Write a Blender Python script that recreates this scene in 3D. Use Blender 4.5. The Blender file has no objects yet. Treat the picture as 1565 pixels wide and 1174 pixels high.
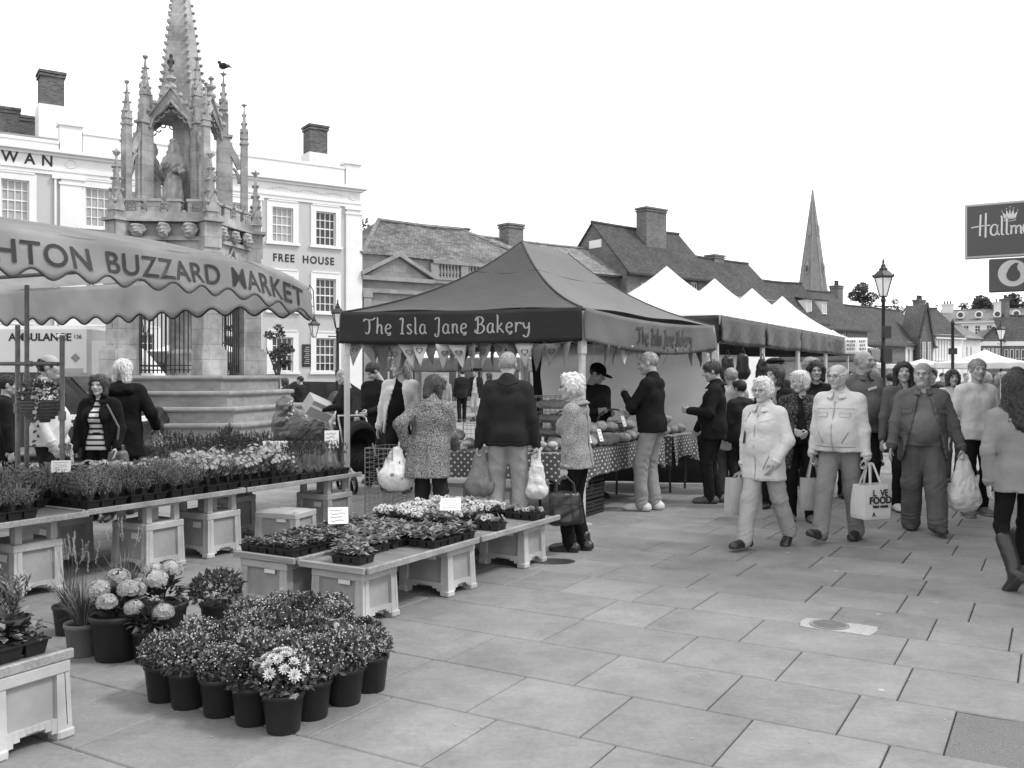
import bpy, math, random
import numpy as np
from mathutils import Vector, Matrix

# ------------------------------------------------------------------ camera, sky, sun, exposure
SC = bpy.context.scene
COL = SC.collection
random.seed(7)
R = math.radians
FPX, HOR, CAMH, CX = 1430.0, 574.0, 1.64, 782.5     # focal length and horizon in photo pixels, eye height in metres

cam_d = bpy.data.cameras.new('camera')
cam = bpy.data.objects.new('camera', cam_d)
COL.objects.link(cam)
cam.location = (0, 0, CAMH)
cam.rotation_euler = (R(90), 0, 0)
cam_d.sensor_width = 36
cam_d.lens = FPX / 1565 * 36
cam_d.shift_y = -(587 - HOR) / 1565
cam_d.clip_end = 2000
SC.camera = cam

SUN_EL, SUN_AZ = 52, 100      # overcast sun: to the right of the camera (azimuth clockwise from +Y)
world = bpy.data.worlds.new('World'); SC.world = world
world.use_nodes = True
wn, wl = world.node_tree.nodes, world.node_tree.links
wn.clear()
sky = wn.new('ShaderNodeTexSky'); sky.sky_type = 'NISHITA'; sky.sun_disc = False
sky.sun_elevation = R(SUN_EL); sky.sun_rotation = R(SUN_AZ)
bw = wn.new('ShaderNodeRGBToBW')
even = wn.new('ShaderNodeMath'); even.operation = 'MULTIPLY_ADD'      # closed white cloud cover over the sky
even.inputs[1].default_value = 0.18; even.inputs[2].default_value = 8.2
bg = wn.new('ShaderNodeBackground'); bg.inputs['Strength'].default_value = 0.115
wo = wn.new('ShaderNodeOutputWorld')
wl.new(sky.outputs[0], bw.inputs[0]); wl.new(bw.outputs[0], even.inputs[0])
wl.new(even.outputs[0], bg.inputs['Color']); wl.new(bg.outputs[0], wo.inputs['Surface'])

sun_d = bpy.data.lights.new('sun', 'SUN'); sun_d.energy = 1.5; sun_d.angle = R(11); sun_d.color = (1, 1, 1)
sun = bpy.data.objects.new('sun', sun_d); COL.objects.link(sun)
sd = Vector((math.sin(R(SUN_AZ)) * math.cos(R(SUN_EL)), math.cos(R(SUN_AZ)) * math.cos(R(SUN_EL)), math.sin(R(SUN_EL))))
sun.rotation_euler = sd.to_track_quat('Z', 'Y').to_euler()
sun.location = sd * 60

SC.view_settings.view_transform = 'Standard'
SC.view_settings.look = 'None'
SC.view_settings.exposure = 0.68
SC.view_settings.gamma = 1.0
SC.view_settings.use_curve_mapping = False
SC.cycles.max_bounces = 6
SC.cycles.use_denoising = True

# ------------------------------------------------------------------ measuring helpers
def gp(px, py, z=0.0):
    """point of the level plane at height z seen at a measured photo position"""
    d = (CAMH - z) * FPX / (py - HOR)
    return Vector(((px - CX) / FPX * d, d, z))

def at(px, py, d):
    return Vector(((px - CX) / FPX * d, d, CAMH + (HOR - py) / FPX * d))

def atx(px, d):
    return (px - CX) / FPX * d

ST = Vector((math.sin(R(30.27)), math.cos(R(30.27)), 0))       # along the street
AC = Vector((ST.y, -ST.x, 0))                                   # across the street, to the right
ORD = ['first', 'second', 'third', 'fourth', 'fifth', 'sixth', 'seventh', 'eighth', 'ninth', 'tenth', 'eleventh', 'twelfth', 'thirteenth', 'fourteenth', 'fifteenth', 'sixteenth']

# ------------------------------------------------------------------ object helpers
def tag(o, label=None, cat=None, group=None, kind=None):
    if label: o['label'] = label
    if cat: o['category'] = cat
    if group: o['group'] = group
    if kind: o['kind'] = kind
    return o

def thing(name, label, cat, loc=(0, 0, 0), rz=0.0, group=None):
    o = bpy.data.objects.new(name, None)
    o.empty_display_size = .1
    COL.objects.link(o)
    o.location = loc; o.rotation_euler = (0, 0, rz)
    return tag(o, label, cat, group)

def put(name, me, parent=None, loc=(0, 0, 0), rot=(0, 0, 0), scale=None):
    o = bpy.data.objects.new(name, me)
    COL.objects.link(o)
    o.location = loc; o.rotation_euler = rot
    if scale is not None:
        o.scale = (scale, scale, scale) if isinstance(scale, (int, float)) else scale
    if parent: o.parent = parent
    return o

def np_mesh(name, v, f, mats, smooth=True, midx=None):
    me = bpy.data.meshes.new(name)
    me.from_pydata(v.tolist() if hasattr(v, 'tolist') else v, [], f.tolist() if hasattr(f, 'tolist') else f)
    for m in (mats if isinstance(mats, (list, tuple)) else [mats]): me.materials.append(m)
    n = len(me.polygons)
    if smooth: me.polygons.foreach_set('use_smooth', np.ones(n, bool))
    if midx is not None: me.polygons.foreach_set('material_index', np.asarray(midx, dtype=np.int32))
    me.update()
    return me

class MB:
    """collects shapes into one mesh"""
    def __init__(s): s.v, s.f, s.m, s.cur = [], [], [], 0
    def add(s, vs, fs, M=None):
        b = len(s.v)
        s.v += [tuple(M @ Vector(p)) for p in vs] if M is not None else [tuple(p) for p in vs]
        for f in fs:
            s.f.append(tuple(i + b for i in f)); s.m.append(s.cur)
        return s
    def box(s, c, size, rz=0.0, M=None, taper=1.0):
        x, y, z = size[0] / 2, size[1] / 2, size[2] / 2
        t = taper
        vs = [(-x, -y, -z), (x, -y, -z), (x, y, -z), (-x, y, -z), (-x * t, -y * t, z), (x * t, -y * t, z), (x * t, y * t, z), (-x * t, y * t, z)]
        fs = [(0, 3, 2, 1), (4, 5, 6, 7), (0, 1, 5, 4), (1, 2, 6, 5), (2, 3, 7, 6), (3, 0, 4, 7)]
        T = Matrix.Translation(Vector(c)) @ Matrix.Rotation(rz, 4, 'Z')
        return s.add(vs, fs, (M @ T) if M is not None else T)
    def bbox(s, a, b):
        return s.box([(a[i] + b[i]) / 2 for i in range(3)], [abs(b[i] - a[i]) for i in range(3)])
    def rbox(s, c, size, bev, rz=0.0, M=None):
        """box with chamfered top and vertical edges"""
        x, y, z = size[0] / 2, size[1] / 2, size[2] / 2
        def ring(xx, yy, b, zz): return [(-xx + b, -yy, zz), (xx - b, -yy, zz), (xx, -yy + b, zz), (xx, yy - b, zz), (xx - b, yy, zz), (-xx + b, yy, zz), (-xx, yy - b, zz), (-xx, -yy + b, zz)]
        vs = ring(x - bev, y - bev, bev * .6, -z) + ring(x, y, bev, -z + bev) + ring(x, y, bev, z - bev) + ring(x - bev, y - bev, bev * .6, z)
        fs = [tuple(range(7, -1, -1)), tuple(range(24, 32))]
        for k in range(3):
            for i in range(8):
                j = (i + 1) % 8
                fs.append((k * 8 + i, k * 8 + j, k * 8 + 8 + j, k * 8 + 8 + i))
        T = Matrix.Translation(Vector(c)) @ Matrix.Rotation(rz, 4, 'Z')
        return s.add(vs, fs, (M @ T) if M is not None else T)
    def bar(s, p, q, w, h=None, up=(0, 0, 1)):
        p, q = Vector(p), Vector(q); h = h or w
        d = (q - p).normalized(); u = Vector(up)
        if abs(d.dot(u)) > .98: u = Vector((1, 0, 0))
        a = d.cross(u).normalized(); b = a.cross(d).normalized()
        a *= w / 2; b *= h / 2
        vs = [p - a - b, p + a - b, p + a + b, p - a + b, q - a - b, q + a - b, q + a + b, q - a + b]
        return s.add(vs, [(0, 1, 2, 3), (7, 6, 5, 4), (0, 4, 5, 1), (1, 5, 6, 2), (2, 6, 7, 3), (3, 7, 4, 0)])
    def tube(s, pts, r, n=6, cap=True):
        pts = [Vector(p) for p in pts]
        rs = r if isinstance(r, (list, tuple)) else [r] * len(pts)
        ref = Vector((0, 0, 1)); vs = []; fs = []
        d0 = (pts[-1] - pts[0])
        if abs(d0.normalized().dot(ref)) > .9 if d0.length > 1e-6 else False: ref = Vector((1, .3, 0))
        for i, p in enumerate(pts):
            d = (pts[min(i + 1, len(pts) - 1)] - pts[max(i - 1, 0)])
            d = d.normalized() if d.length > 1e-9 else Vector((0, 0, 1))
            a = d.cross(ref)
            a = a.normalized() if a.length > 1e-4 else d.orthogonal().normalized()
            b = a.cross(d)
            for k in range(n):
                t = 2 * math.pi * k / n
                vs.append(p + (a * math.cos(t) + b * math.sin(t)) * rs[i])
        for i in range(len(pts) - 1):
            for k in range(n):
                j = (k + 1) % n
                fs.append((i * n + k, i * n + j, i * n + n + j, i * n + n + k))
        if cap:
            fs.append(tuple(range(n - 1, -1, -1))); o = (len(pts) - 1) * n; fs.append(tuple(range(o, o + n)))
        return s.add(vs, fs)
    def lathe(s, prof, n=16, c=(0, 0, 0), rz=0.0, cap=True):
        vs = []; fs = []
        for (r, z) in prof:
            for k in range(n):
                t = 2 * math.pi * k / n + rz
                vs.append((c[0] + r * math.cos(t), c[1] + r * math.sin(t), c[2] + z))
        m = len(prof)
        for i in range(m - 1):
            for k in range(n):
                j = (k + 1) % n
                fs.append((i * n + k, i * n + j, i * n + n + j, i * n + n + k))
        if cap:
            fs.append(tuple(range(n - 1, -1, -1))); fs.append(tuple(range((m - 1) * n, m * n)))
        return s.add(vs, fs)
    def ext(s, pts, vec):
        """planar outline extruded by a vector"""
        pts = [Vector(p) for p in pts]; vec = Vector(vec); n = len(pts)
        vs = pts + [p + vec for p in pts]
        fs = [tuple(range(n - 1, -1, -1)), tuple(range(n, 2 * n))]
        for i in range(n):
            j = (i + 1) % n
            fs.append((i, j, n + j, n + i))
        return s.add(vs, fs)
    def quad(s, *p): return s.add(p, [tuple(range(len(p)))])
    def grid(s, fn, nu, nv):
        vs = [fn(i / nu, j / nv) for j in range(nv + 1) for i in range(nu + 1)]
        fs = [(j * (nu + 1) + i, j * (nu + 1) + i + 1, (j + 1) * (nu + 1) + i + 1, (j + 1) * (nu + 1) + i) for j in range(nv) for i in range(nu)]
        return s.add(vs, fs)
    def mesh(s, name, mats, smooth=False):
        return np_mesh(name, s.v, s.f, mats, smooth, s.m)
    def build(s, name, mats, parent=None, loc=(0, 0, 0), rz=0.0, smooth=False):
        return put(name, s.mesh(name, mats, smooth), parent, loc, (0, 0, rz))

def sheet(fn, nu, nv, th):
    """a bent sheet with thickness th along its normal"""
    mb = MB()
    P = [[Vector(fn(i / nu, j / nv)) for i in range(nu + 1)] for j in range(nv + 1)]
    N = []
    for j in range(nv + 1):
        row = []
        for i in range(nu + 1):
            a = P[j][min(i + 1, nu)] - P[j][max(i - 1, 0)]
            b = P[min(j + 1, nv)][i] - P[max(j - 1, 0)][i]
            n = a.cross(b); row.append(n.normalized() if n.length > 1e-9 else Vector((0, 0, 1)))
        N.append(row)
    w = nu + 1
    vs = [P[j][i] for j in range(nv + 1) for i in range(w)] + [P[j][i] - N[j][i] * th for j in range(nv + 1) for i in range(w)]
    o = w * (nv + 1); fs = []
    for j in range(nv):
        for i in range(nu):
            a = j * w + i
            fs.append((a, a + 1, a + w + 1, a + w)); fs.append((o + a, o + a + w, o + a + w + 1, o + a + 1))
    for i in range(nu):
        fs.append((i, o + i, o + i + 1, i + 1)); a = nv * w + i; fs.append((a, a + 1, o + a + 1, o + a))
    for j in range(nv):
        a = j * w; fs.append((a, a + w, o + a + w, o + a)); a = j * w + nu; fs.append((a, o + a, o + a + w, a + w))
    mb.add(vs, fs)
    return mb

def copy_tree(o, parent=None):
    c = o.copy(); COL.objects.link(c); c.parent = parent
    for ch in list(o.children): copy_tree(ch, c)
    return c

# ------------------------------------------------------------------ materials (a black-and-white photograph: greys only)
def base_mat(name, rough=.6, spec=.3, metal=0.0):
    m = bpy.data.materials.new(name); m.use_nodes = True
    nt = m.node_tree; b = nt.nodes['Principled BSDF']
    b.inputs['Roughness'].default_value = rough; b.inputs['Metallic'].default_value = metal
    b.inputs['Specular IOR Level'].default_value = spec
    return m, nt, b
def nd(nt, t, **k):
    n = nt.nodes.new(t)
    for a, v in k.items():
        if hasattr(n, a): setattr(n, a, v)
        else: n.inputs[a].default_value = v
    return n
def math_n(nt, op, a, b=None, clamp=False):
    n = nt.nodes.new('ShaderNodeMath'); n.operation = op; n.use_clamp = clamp
    for i, x in enumerate((a, b)):
        if x is None: continue
        if isinstance(x, (int, float)): n.inputs[i].default_value = x
        else: nt.links.new(x, n.inputs[i])
    return n.outputs[0]
def coords(nt, stretch=(1, 1, 1)):
    tc = nt.nodes.new('ShaderNodeTexCoord'); mp = nt.nodes.new('ShaderNodeMapping')
    mp.inputs['Scale'].default_value = stretch
    nt.links.new(tc.outputs['Object'], mp.inputs['Vector'])
    return mp.outputs[0]
def noise_n(nt, vec, scale, detail=4, rough=.55):
    n = nt.nodes.new('ShaderNodeTexNoise'); n.inputs['Scale'].default_value = scale
    n.inputs['Detail'].default_value = detail; n.inputs['Roughness'].default_value = rough
    nt.links.new(vec, n.inputs['Vector']); return n.outputs['Fac']
def add_bump(nt, b, h, strength, dist=.01):
    bp = nt.nodes.new('ShaderNodeBump'); bp.inputs['Strength'].default_value = strength; bp.inputs['Distance'].default_value = dist
    nt.links.new(h, bp.inputs['Height']); nt.links.new(bp.outputs[0], b.inputs['Normal'])

def M(name, v, rough=.6, var=.15, scale=6, bump=.15, bscale=60, spec=.3, metal=0.0, orand=0.0, stretch=(1, 1, 1), big=.1, bigscale=.8, trans=0.0, bdist=.01, sheen=0.0, tv=1.0):
    m, nt, b = base_mat(name, rough, spec, metal)
    vec = coords(nt, stretch)
    f = math_n(nt, 'MULTIPLY_ADD', noise_n(nt, vec, scale), 2 * var * 1.6); nt.nodes[-1].inputs[2].default_value = 1 - var * 1.6
    val = f
    if big:
        g = math_n(nt, 'MULTIPLY_ADD', noise_n(nt, vec, bigscale, 3), 2 * big * 1.8); nt.nodes[-1].inputs[2].default_value = 1 - big * 1.8
        val = math_n(nt, 'MULTIPLY', val, g)
    if orand:
        oi = nt.nodes.new('ShaderNodeObjectInfo')
        g = math_n(nt, 'MULTIPLY_ADD', oi.outputs['Random'], 2 * orand); nt.nodes[-1].inputs[2].default_value = 1 - orand
        val = math_n(nt, 'MULTIPLY', val, g)
    val = math_n(nt, 'MULTIPLY', val, v)
    nt.links.new(val, b.inputs['Base Color'])
    if bump: add_bump(nt, b, noise_n(nt, vec, bscale, 3), bump, bdist)
    if trans:
        tr = nt.nodes.new('ShaderNodeBsdfTranslucent'); nt.links.new(math_n(nt, 'MULTIPLY', val, tv) if tv != 1 else val, tr.inputs['Color'])
        mx = nt.nodes.new('ShaderNodeMixShader'); mx.inputs[0].default_value = trans
        out = nt.nodes['Material Output']
        nt.links.new(b.outputs[0], mx.inputs[1]); nt.links.new(tr.outputs[0], mx.inputs[2]); nt.links.new(mx.outputs[0], out.inputs['Surface'])
    if sheen: b.inputs['Sheen Weight'].default_value = sheen
    return m

def brick_mat(name, v, mortar, bw_, bh, ms=.012, mode='wall', var=.25, bump=.5, rough=.85, stain=.25, sscale=.5, bdist=.01):
    """brick, ashlar or roof-tile courses; wall: (x+y, z), roof: (x, z stretched)"""
    m, nt, b = base_mat(name, rough, .2)
    tc = nt.nodes.new('ShaderNodeTexCoord'); sp = nt.nodes.new('ShaderNodeSeparateXYZ'); cb = nt.nodes.new('ShaderNodeCombineXYZ')
    nt.links.new(tc.outputs['Object'], sp.inputs[0])
    nt.links.new(math_n(nt, 'ADD', sp.outputs[0], sp.outputs[1]) if mode == 'wall' else sp.outputs[0], cb.inputs[0])
    if mode == 'wall': nt.links.new(sp.outputs[2], cb.inputs[1])
    else: nt.links.new(math_n(nt, 'MULTIPLY', sp.outputs[2], 1.35), cb.inputs[1])
    br = nt.nodes.new('ShaderNodeTexBrick')
    br.inputs['Scale'].default_value = 1; br.inputs['Brick Width'].default_value = bw_; br.inputs['Row Height'].default_value = bh
    br.inputs['Mortar Size'].default_value = ms; br.inputs['Mortar Smooth'].default_value = .3
    a, c = v * (1 - var), v * (1 + var)
    br.inputs['Color1'].default_value = (a, a, a, 1); br.inputs['Color2'].default_value = (c, c, c, 1); br.inputs['Mortar'].default_value = (mortar, mortar, mortar, 1)
    nt.links.new(cb.outputs[0], br.inputs['Vector'])
    vec = tc.outputs['Object']
    st = math_n(nt, 'MULTIPLY_ADD', noise_n(nt, vec, sscale, 6, .65), 3.2 * stain); nt.nodes[-1].inputs[2].default_value = 1 - 1.6 * stain
    fn = math_n(nt, 'MULTIPLY_ADD', noise_n(nt, vec, 9, 5, .7), .5); nt.nodes[-1].inputs[2].default_value = .75
    val = math_n(nt, 'MULTIPLY', math_n(nt, 'MULTIPLY', br.outputs['Color'], st), fn)
    nt.links.new(val, b.inputs['Base Color'])
    if mode == 'roof':
        saw = math_n(nt, 'FRACT', math_n(nt, 'DIVIDE', math_n(nt, 'MULTIPLY', sp.outputs[2], 1.35), bh))
        h = math_n(nt, 'ADD', math_n(nt, 'MULTIPLY', saw, -.8), math_n(nt, 'MULTIPLY', br.outputs['Fac'], -.4))
    else:
        h = math_n(nt, 'MULTIPLY', br.outputs['Fac'], -1.0)
    add_bump(nt, b, h, bump, bdist)
    return m

def glass_mat(name, v, var=.5):
    m, nt, b = base_mat(name, .08, .5)
    vec = coords(nt)
    f = math_n(nt, 'MULTIPLY_ADD', noise_n(nt, vec, 1.5, 2), 2 * var * v); nt.nodes[-1].inputs[2].default_value = v * (1 - var)
    nt.links.new(f, b.inputs['Base Color'])
    return m

SLAB = None
def slab_mat():
    m, nt, b = base_mat('paving_stone', .8, .25)
    tc = nt.nodes.new('ShaderNodeTexCoord'); g = nt.nodes.new('ShaderNodeNewGeometry'); oi = nt.nodes.new('ShaderNodeObjectInfo')
    P = g.outputs['Position']
    a = math_n(nt, 'MULTIPLY_ADD', noise_n(nt, P, 1.6, 8, .68), 1.1); nt.nodes[-1].inputs[2].default_value = .45
    c = math_n(nt, 'MULTIPLY_ADD', noise_n(nt, P, 30, 8, .85), .9); nt.nodes[-1].inputs[2].default_value = .55
    r = math_n(nt, 'MULTIPLY_ADD', oi.outputs['Random'], .2); nt.nodes[-1].inputs[2].default_value = .90
    # riven grain lines
    mp = nt.nodes.new('ShaderNodeMapping'); mp.inputs['Rotation'].default_value = (0, 0, R(28)); mp.inputs['Scale'].default_value = (1, 7, 1)
    nt.links.new(P, mp.inputs['Vector'])
    gr = math_n(nt, 'MULTIPLY_ADD', noise_n(nt, mp.outputs[0], 5, 4, .6), .2); nt.nodes[-1].inputs[2].default_value = .9
    # chewing-gum spots
    vo = nt.nodes.new('ShaderNodeTexVoronoi'); vo.inputs['Scale'].default_value = 2.6; nt.links.new(P, vo.inputs['Vector'])
    spot = math_n(nt, 'LESS_THAN', vo.outputs['Distance'], .045)
    keep = math_n(nt, 'GREATER_THAN', noise_n(nt, P, .9, 2), .49)
    sp = math_n(nt, 'MULTIPLY', spot, keep)
    vo2 = nt.nodes.new('ShaderNodeTexVoronoi'); vo2.inputs['Scale'].default_value = 7.3; nt.links.new(P, vo2.inputs['Vector'])
    dk = math_n(nt, 'MULTIPLY', math_n(nt, 'LESS_THAN', vo2.outputs['Distance'], .05), math_n(nt, 'GREATER_THAN', noise_n(nt, P, 1.7, 2), .5))
    val = math_n(nt, 'MULTIPLY', math_n(nt, 'MULTIPLY', a, c), math_n(nt, 'MULTIPLY', r, gr))
    bl = nt.nodes.new('ShaderNodeMapRange'); bl.inputs['From Min'].default_value = .5; bl.inputs['From Max'].default_value = .66; bl.inputs['To Min'].default_value = 1.0; bl.inputs['To Max'].default_value = .82
    nt.links.new(noise_n(nt, P, 2.3, 9, .7), bl.inputs['Value']); val = math_n(nt, 'MULTIPLY', val, bl.outputs[0])
    val = math_n(nt, 'MULTIPLY', val, .218)
    val = math_n(nt, 'ADD', val, math_n(nt, 'MULTIPLY', sp, .16))
    val = math_n(nt, 'SUBTRACT', val, math_n(nt, 'MULTIPLY', dk, .05))
    nt.links.new(val, b.inputs['Base Color'])
    h = math_n(nt, 'ADD', math_n(nt, 'MULTIPLY', noise_n(nt, P, 40, 8, .75), .5), noise_n(nt, mp.outputs[0], 6, 4))
    add_bump(nt, b, h, .22, .01)
    return m

def dots_mat(name, v, dv, step, rad):
    """printed polka dots on cloth, in metres of the cloth's own axes"""
    m, nt, b = base_mat(name, .75, .25)
    tc = nt.nodes.new('ShaderNodeTexCoord'); sp = nt.nodes.new('ShaderNodeSeparateXYZ')
    nt.links.new(tc.outputs['Object'], sp.inputs[0])
    u = math_n(nt, 'ADD', sp.outputs[0], sp.outputs[1]); w = sp.outputs[2]
    p = math_n(nt, 'ADD', u, w); q = math_n(nt, 'SUBTRACT', u, w)
    def cell(x): return math_n(nt, 'SUBTRACT', math_n(nt, 'FRACT', math_n(nt, 'DIVIDE', x, step)), .5)
    a, c = cell(p), cell(q)
    d = math_n(nt, 'SQRT', math_n(nt, 'ADD', math_n(nt, 'MULTIPLY', a, a), math_n(nt, 'MULTIPLY', c, c)))
    dot = math_n(nt, 'LESS_THAN', d, rad / step)
    val = math_n(nt, 'MULTIPLY_ADD', dot, dv - v); nt.nodes[-1].inputs[2].default_value = v
    nt.links.new(val, b.inputs['Base Color'])
    return m

def weave_mat(name, a, c, scale, rough=.9, thr=.5, soft=.08, bump=.3, stretch=(1, 1, 1), detail=3):
    """two-tone fleck, print or tweed"""
    m, nt, b = base_mat(name, rough, .2)
    vec = coords(nt, stretch)
    n = noise_n(nt, vec, scale, detail, .6)
    mr = nt.nodes.new('ShaderNodeMapRange'); mr.inputs['From Min'].default_value = thr - soft; mr.inputs['From Max'].default_value = thr + soft
    mr.inputs['To Min'].default_value = a; mr.inputs['To Max'].default_value = c
    nt.links.new(n, mr.inputs['Value']); nt.links.new(mr.outputs[0], b.inputs['Base Color'])
    if bump: add_bump(nt, b, n, bump)
    return m

def stripe_mat(name, a, c, period, duty=.5, axis=2):
    m, nt, b = base_mat(name, .85, .2)
    tc = nt.nodes.new('ShaderNodeTexCoord'); sp = nt.nodes.new('ShaderNodeSeparateXYZ')
    nt.links.new(tc.outputs['Object'], sp.inputs[0])
    f = math_n(nt, 'FRACT', math_n(nt, 'DIVIDE', sp.outputs[axis], period))
    s = math_n(nt, 'LESS_THAN', f, duty)
    val = math_n(nt, 'MULTIPLY_ADD', s, c - a); nt.nodes[-1].inputs[2].default_value = a
    nt.links.new(val, b.inputs['Base Color'])
    return m

m_slab = slab_mat()
m_joint = M('joint_sand', .05, .95, .3, 20, .4)
m_tarmac = M('tarmac_patch', .16, .95, .6, 160, 1.0, 170, bdist=.006)
m_road = M('far_paving', .19, .9, .2, 3, .2, 30)
m_stone = brick_mat('weathered_stone', .31, .18, .7, .33, .006, 'wall', .10, .25, .9, .8, 1.2)
m_stone_plain = M('carved_stone', .31, .9, .45, 6, .8, 30, big=.4, bigscale=1.6, bdist=.02)
m_step = M('step_stone', .24, .9, .25, 5, .4, 40, big=.28, bigscale=.9, stretch=(1, 1, 2.2))
m_stone2 = brick_mat('ashlar_stone', .24, .15, .8, .36, .008, 'wall', .12, .3, .9, .42, .45)
m_stone2p = M('moulded_stone', .25, .9, .25, 3, .3, 20, big=.25)
m_brick = brick_mat('red_brick', .11, .22, .23, .076, .012, 'wall', .3, .4, .9, .3, .6)
m_brick_dk = brick_mat('chimney_brick', .10, .15, .23, .076, .012, 'wall', .35, .4, .9, .3, 1.0)
m_roof = brick_mat('clay_tiles', .072, .05, .17, .11, .01, 'roof', .3, .8, .9, .3, .5, .03)
m_roof_lt = brick_mat('pale_old_tiles', .2, .10, .2, .13, .012, 'roof', .3, .8, .9, .55, .35, .03)
m_roof_md = brick_mat('mossy_tiles', .15, .08, .2, .13, .012, 'roof', .35, .8, .9, .6, .55, .03)
m_slate = brick_mat('slate_roof', .18, .09, .3, .2, .01, 'roof', .15, .5, .7, .3, .4, .02)
m_white = M('white_paint', .70, .5, .04, 3, .05, 30, big=.05)
m_stucco = M('pale_stucco', .45, .7, .06, 3, .1, 40, big=.10, bigscale=.5, stretch=(1, 1, .25))
m_cream = M('cream_render', .62, .7, .06, 2, .1, 40, big=.08)
m_black = M('black_paint', .02, .4, .2, 8, .1, 60, spec=.4)
m_iron = M('black_iron', .018, .5, .3, 20, .3, 80, spec=.4)
m_letter = M('black_lettering', .025, .5, .1, 8, 0)
m_glass_dk = glass_mat('dark_pane', .035)
m_glass_lt = glass_mat('curtained_pane', .33, .25)
m_lampglass = M('lantern_glass', .75, .2, .05, 4, 0)
m_tent_front = M('shaded_canopy_cloth', .075, .7, .06, 4, .4, 7, big=.14, bigscale=1.2, trans=.1, bdist=.03)  # gazebo roof panels turned from the sun; shade put into the colour
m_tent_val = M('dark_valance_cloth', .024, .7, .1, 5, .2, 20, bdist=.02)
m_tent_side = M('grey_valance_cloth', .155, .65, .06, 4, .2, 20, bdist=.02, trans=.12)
m_tent_text = M('silver_lettering', .36, .5, .15, 12, 0)
m_tent_text2 = M('dim_lettering', .05, .6, .15, 12, 0)
m_pvc = M('white_tent_sheet', .82, .5, .03, 2, .1, 8, trans=.3, bdist=.02, tv=1.15)
m_backsheet = M('white_back_sheet', .74, .4, .04, 2, .35, 5, trans=.45, tv=1.25, bdist=.03)
m_shiny = M('crinkled_shiny_valance', .04, .42, .05, 3, .3, 3.5, spec=.22, big=.0, bdist=.04)
m_tarp = M('shiny_dark_tarp', .075, .22, .35, 3, .9, 9, spec=.6, bdist=.05)
m_stall = M('market_awning_cloth', .36, .7, .08, 3, .25, 9, big=.14, bigscale=1.5, trans=.62, tv=2.0, bdist=.03)
m_trim = M('dark_scallop_trim', .05, .7, .1, 8, .1)
m_alu = M('aluminium_pole', .62, .35, .1, 10, .05, metal=.3)
m_galv = M('galvanised_pole', .22, .5, .3, 14, .2, 60, metal=.3)
m_crate_p = M('grey_plastic_panel', .30, .55, .12, 5, .12, 60, big=.25, bigscale=3.5)
m_crate = M('pale_grey_plastic', .42, .55, .16, 5, .12, 60, big=.32, bigscale=3.0)
m_board = M('weathered_table_board', .17, .7, .25, 7, .3, 50, big=.3, bigscale=2, stretch=(1, 3, 1))
m_batten = M('pale_wood_edge', .27, .7, .35, 10, .3, 60, big=.3, stretch=(.3, 6, 6))
m_tray = M('black_tray_plastic', .018, .4, .25, 12, .15, 60, spec=.4)
m_pot = M('black_pot_plastic', .016, .42, .2, 10, .12, 40, spec=.4, orand=.15)
m_pot_lt = M('brown_pot_plastic', .13, .5, .15, 10, .12, 40)
m_soil = M('potting_soil', .02, .95, .5, 60, 1, 90)
m_leaf = M('green_leaf', .08, .55, .35, 60, 0, trans=.25, orand=.12, big=.25, bigscale=9)
m_leaf_lt = M('pale_leaf', .28, .55, .3, 60, 0, trans=.25, orand=.12, big=.2, bigscale=9)
m_leaf_dk = M('dark_leaf', .055, .45, .4, 60, 0, trans=.2, orand=.15, big=.25, bigscale=9)
m_stem = M('stem', .07, .6, .3, 30, 0)
m_petal = M('white_petal', .62, .6, .08, 40, 0, trans=.2)
m_petal_md = M('mid_petal', .36, .6, .2, 40, 0, trans=.2)
m_petal_lt = M('pale_petal', .42, .6, .15, 40, 0, trans=.2)
m_petal_dk = M('dark_petal', .03, .6, .3, 40, 0)
m_bud = M('pale_bud', .42, .6, .2, 40, 0)
m_card = M('white_card', .85, .6, .02, 10, 0)
m_ink = M('black_ink', .03, .6, .1, 10, 0)
m_dots = dots_mat('polka_dot_oilcloth', .105, .7, .085, .016)
m_bread = M('crusty_bread', .25, .6, .35, 14, .3, 40, orand=.25, big=.2, bigscale=6)
m_bun = M('floured_bun', .45, .7, .25, 18, .2, 40, orand=.2)
m_wicker = M('wicker', .12, .7, .5, 50, .9, 60)
m_wire = M('wire', .25, .4, .2, 20, 0, metal=.5)
m_skin = M('skin', .42, .5, .06, 18, .08, 90, big=.06, bigscale=9)
m_skin_dk = M('ruddy_skin', .34, .5, .08, 18, .1, 90, big=.08, bigscale=9)
m_eye = M('eye', .025, .3, .1, 10, 0)
m_lip = M('lip', .30, .5, .1, 20, 0)
m_brow = M('brow', .18, .8, .2, 60, 0)
def hair_mat(n, v): return M(n, v, .55, .4, 45, .5, 70, stretch=(2.2, 2.2, .35), spec=.4, big=.15, bigscale=6)
m_hair_w = hair_mat('white_hair', .62); m_hair_g = hair_mat('grey_hair', .33); m_hair_b = hair_mat('dark_hair', .022)
m_hair_br = hair_mat('brown_hair', .05); m_hair_f = hair_mat('fair_hair', .28); m_hair_s = hair_mat('sandy_hair', .2)
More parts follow.
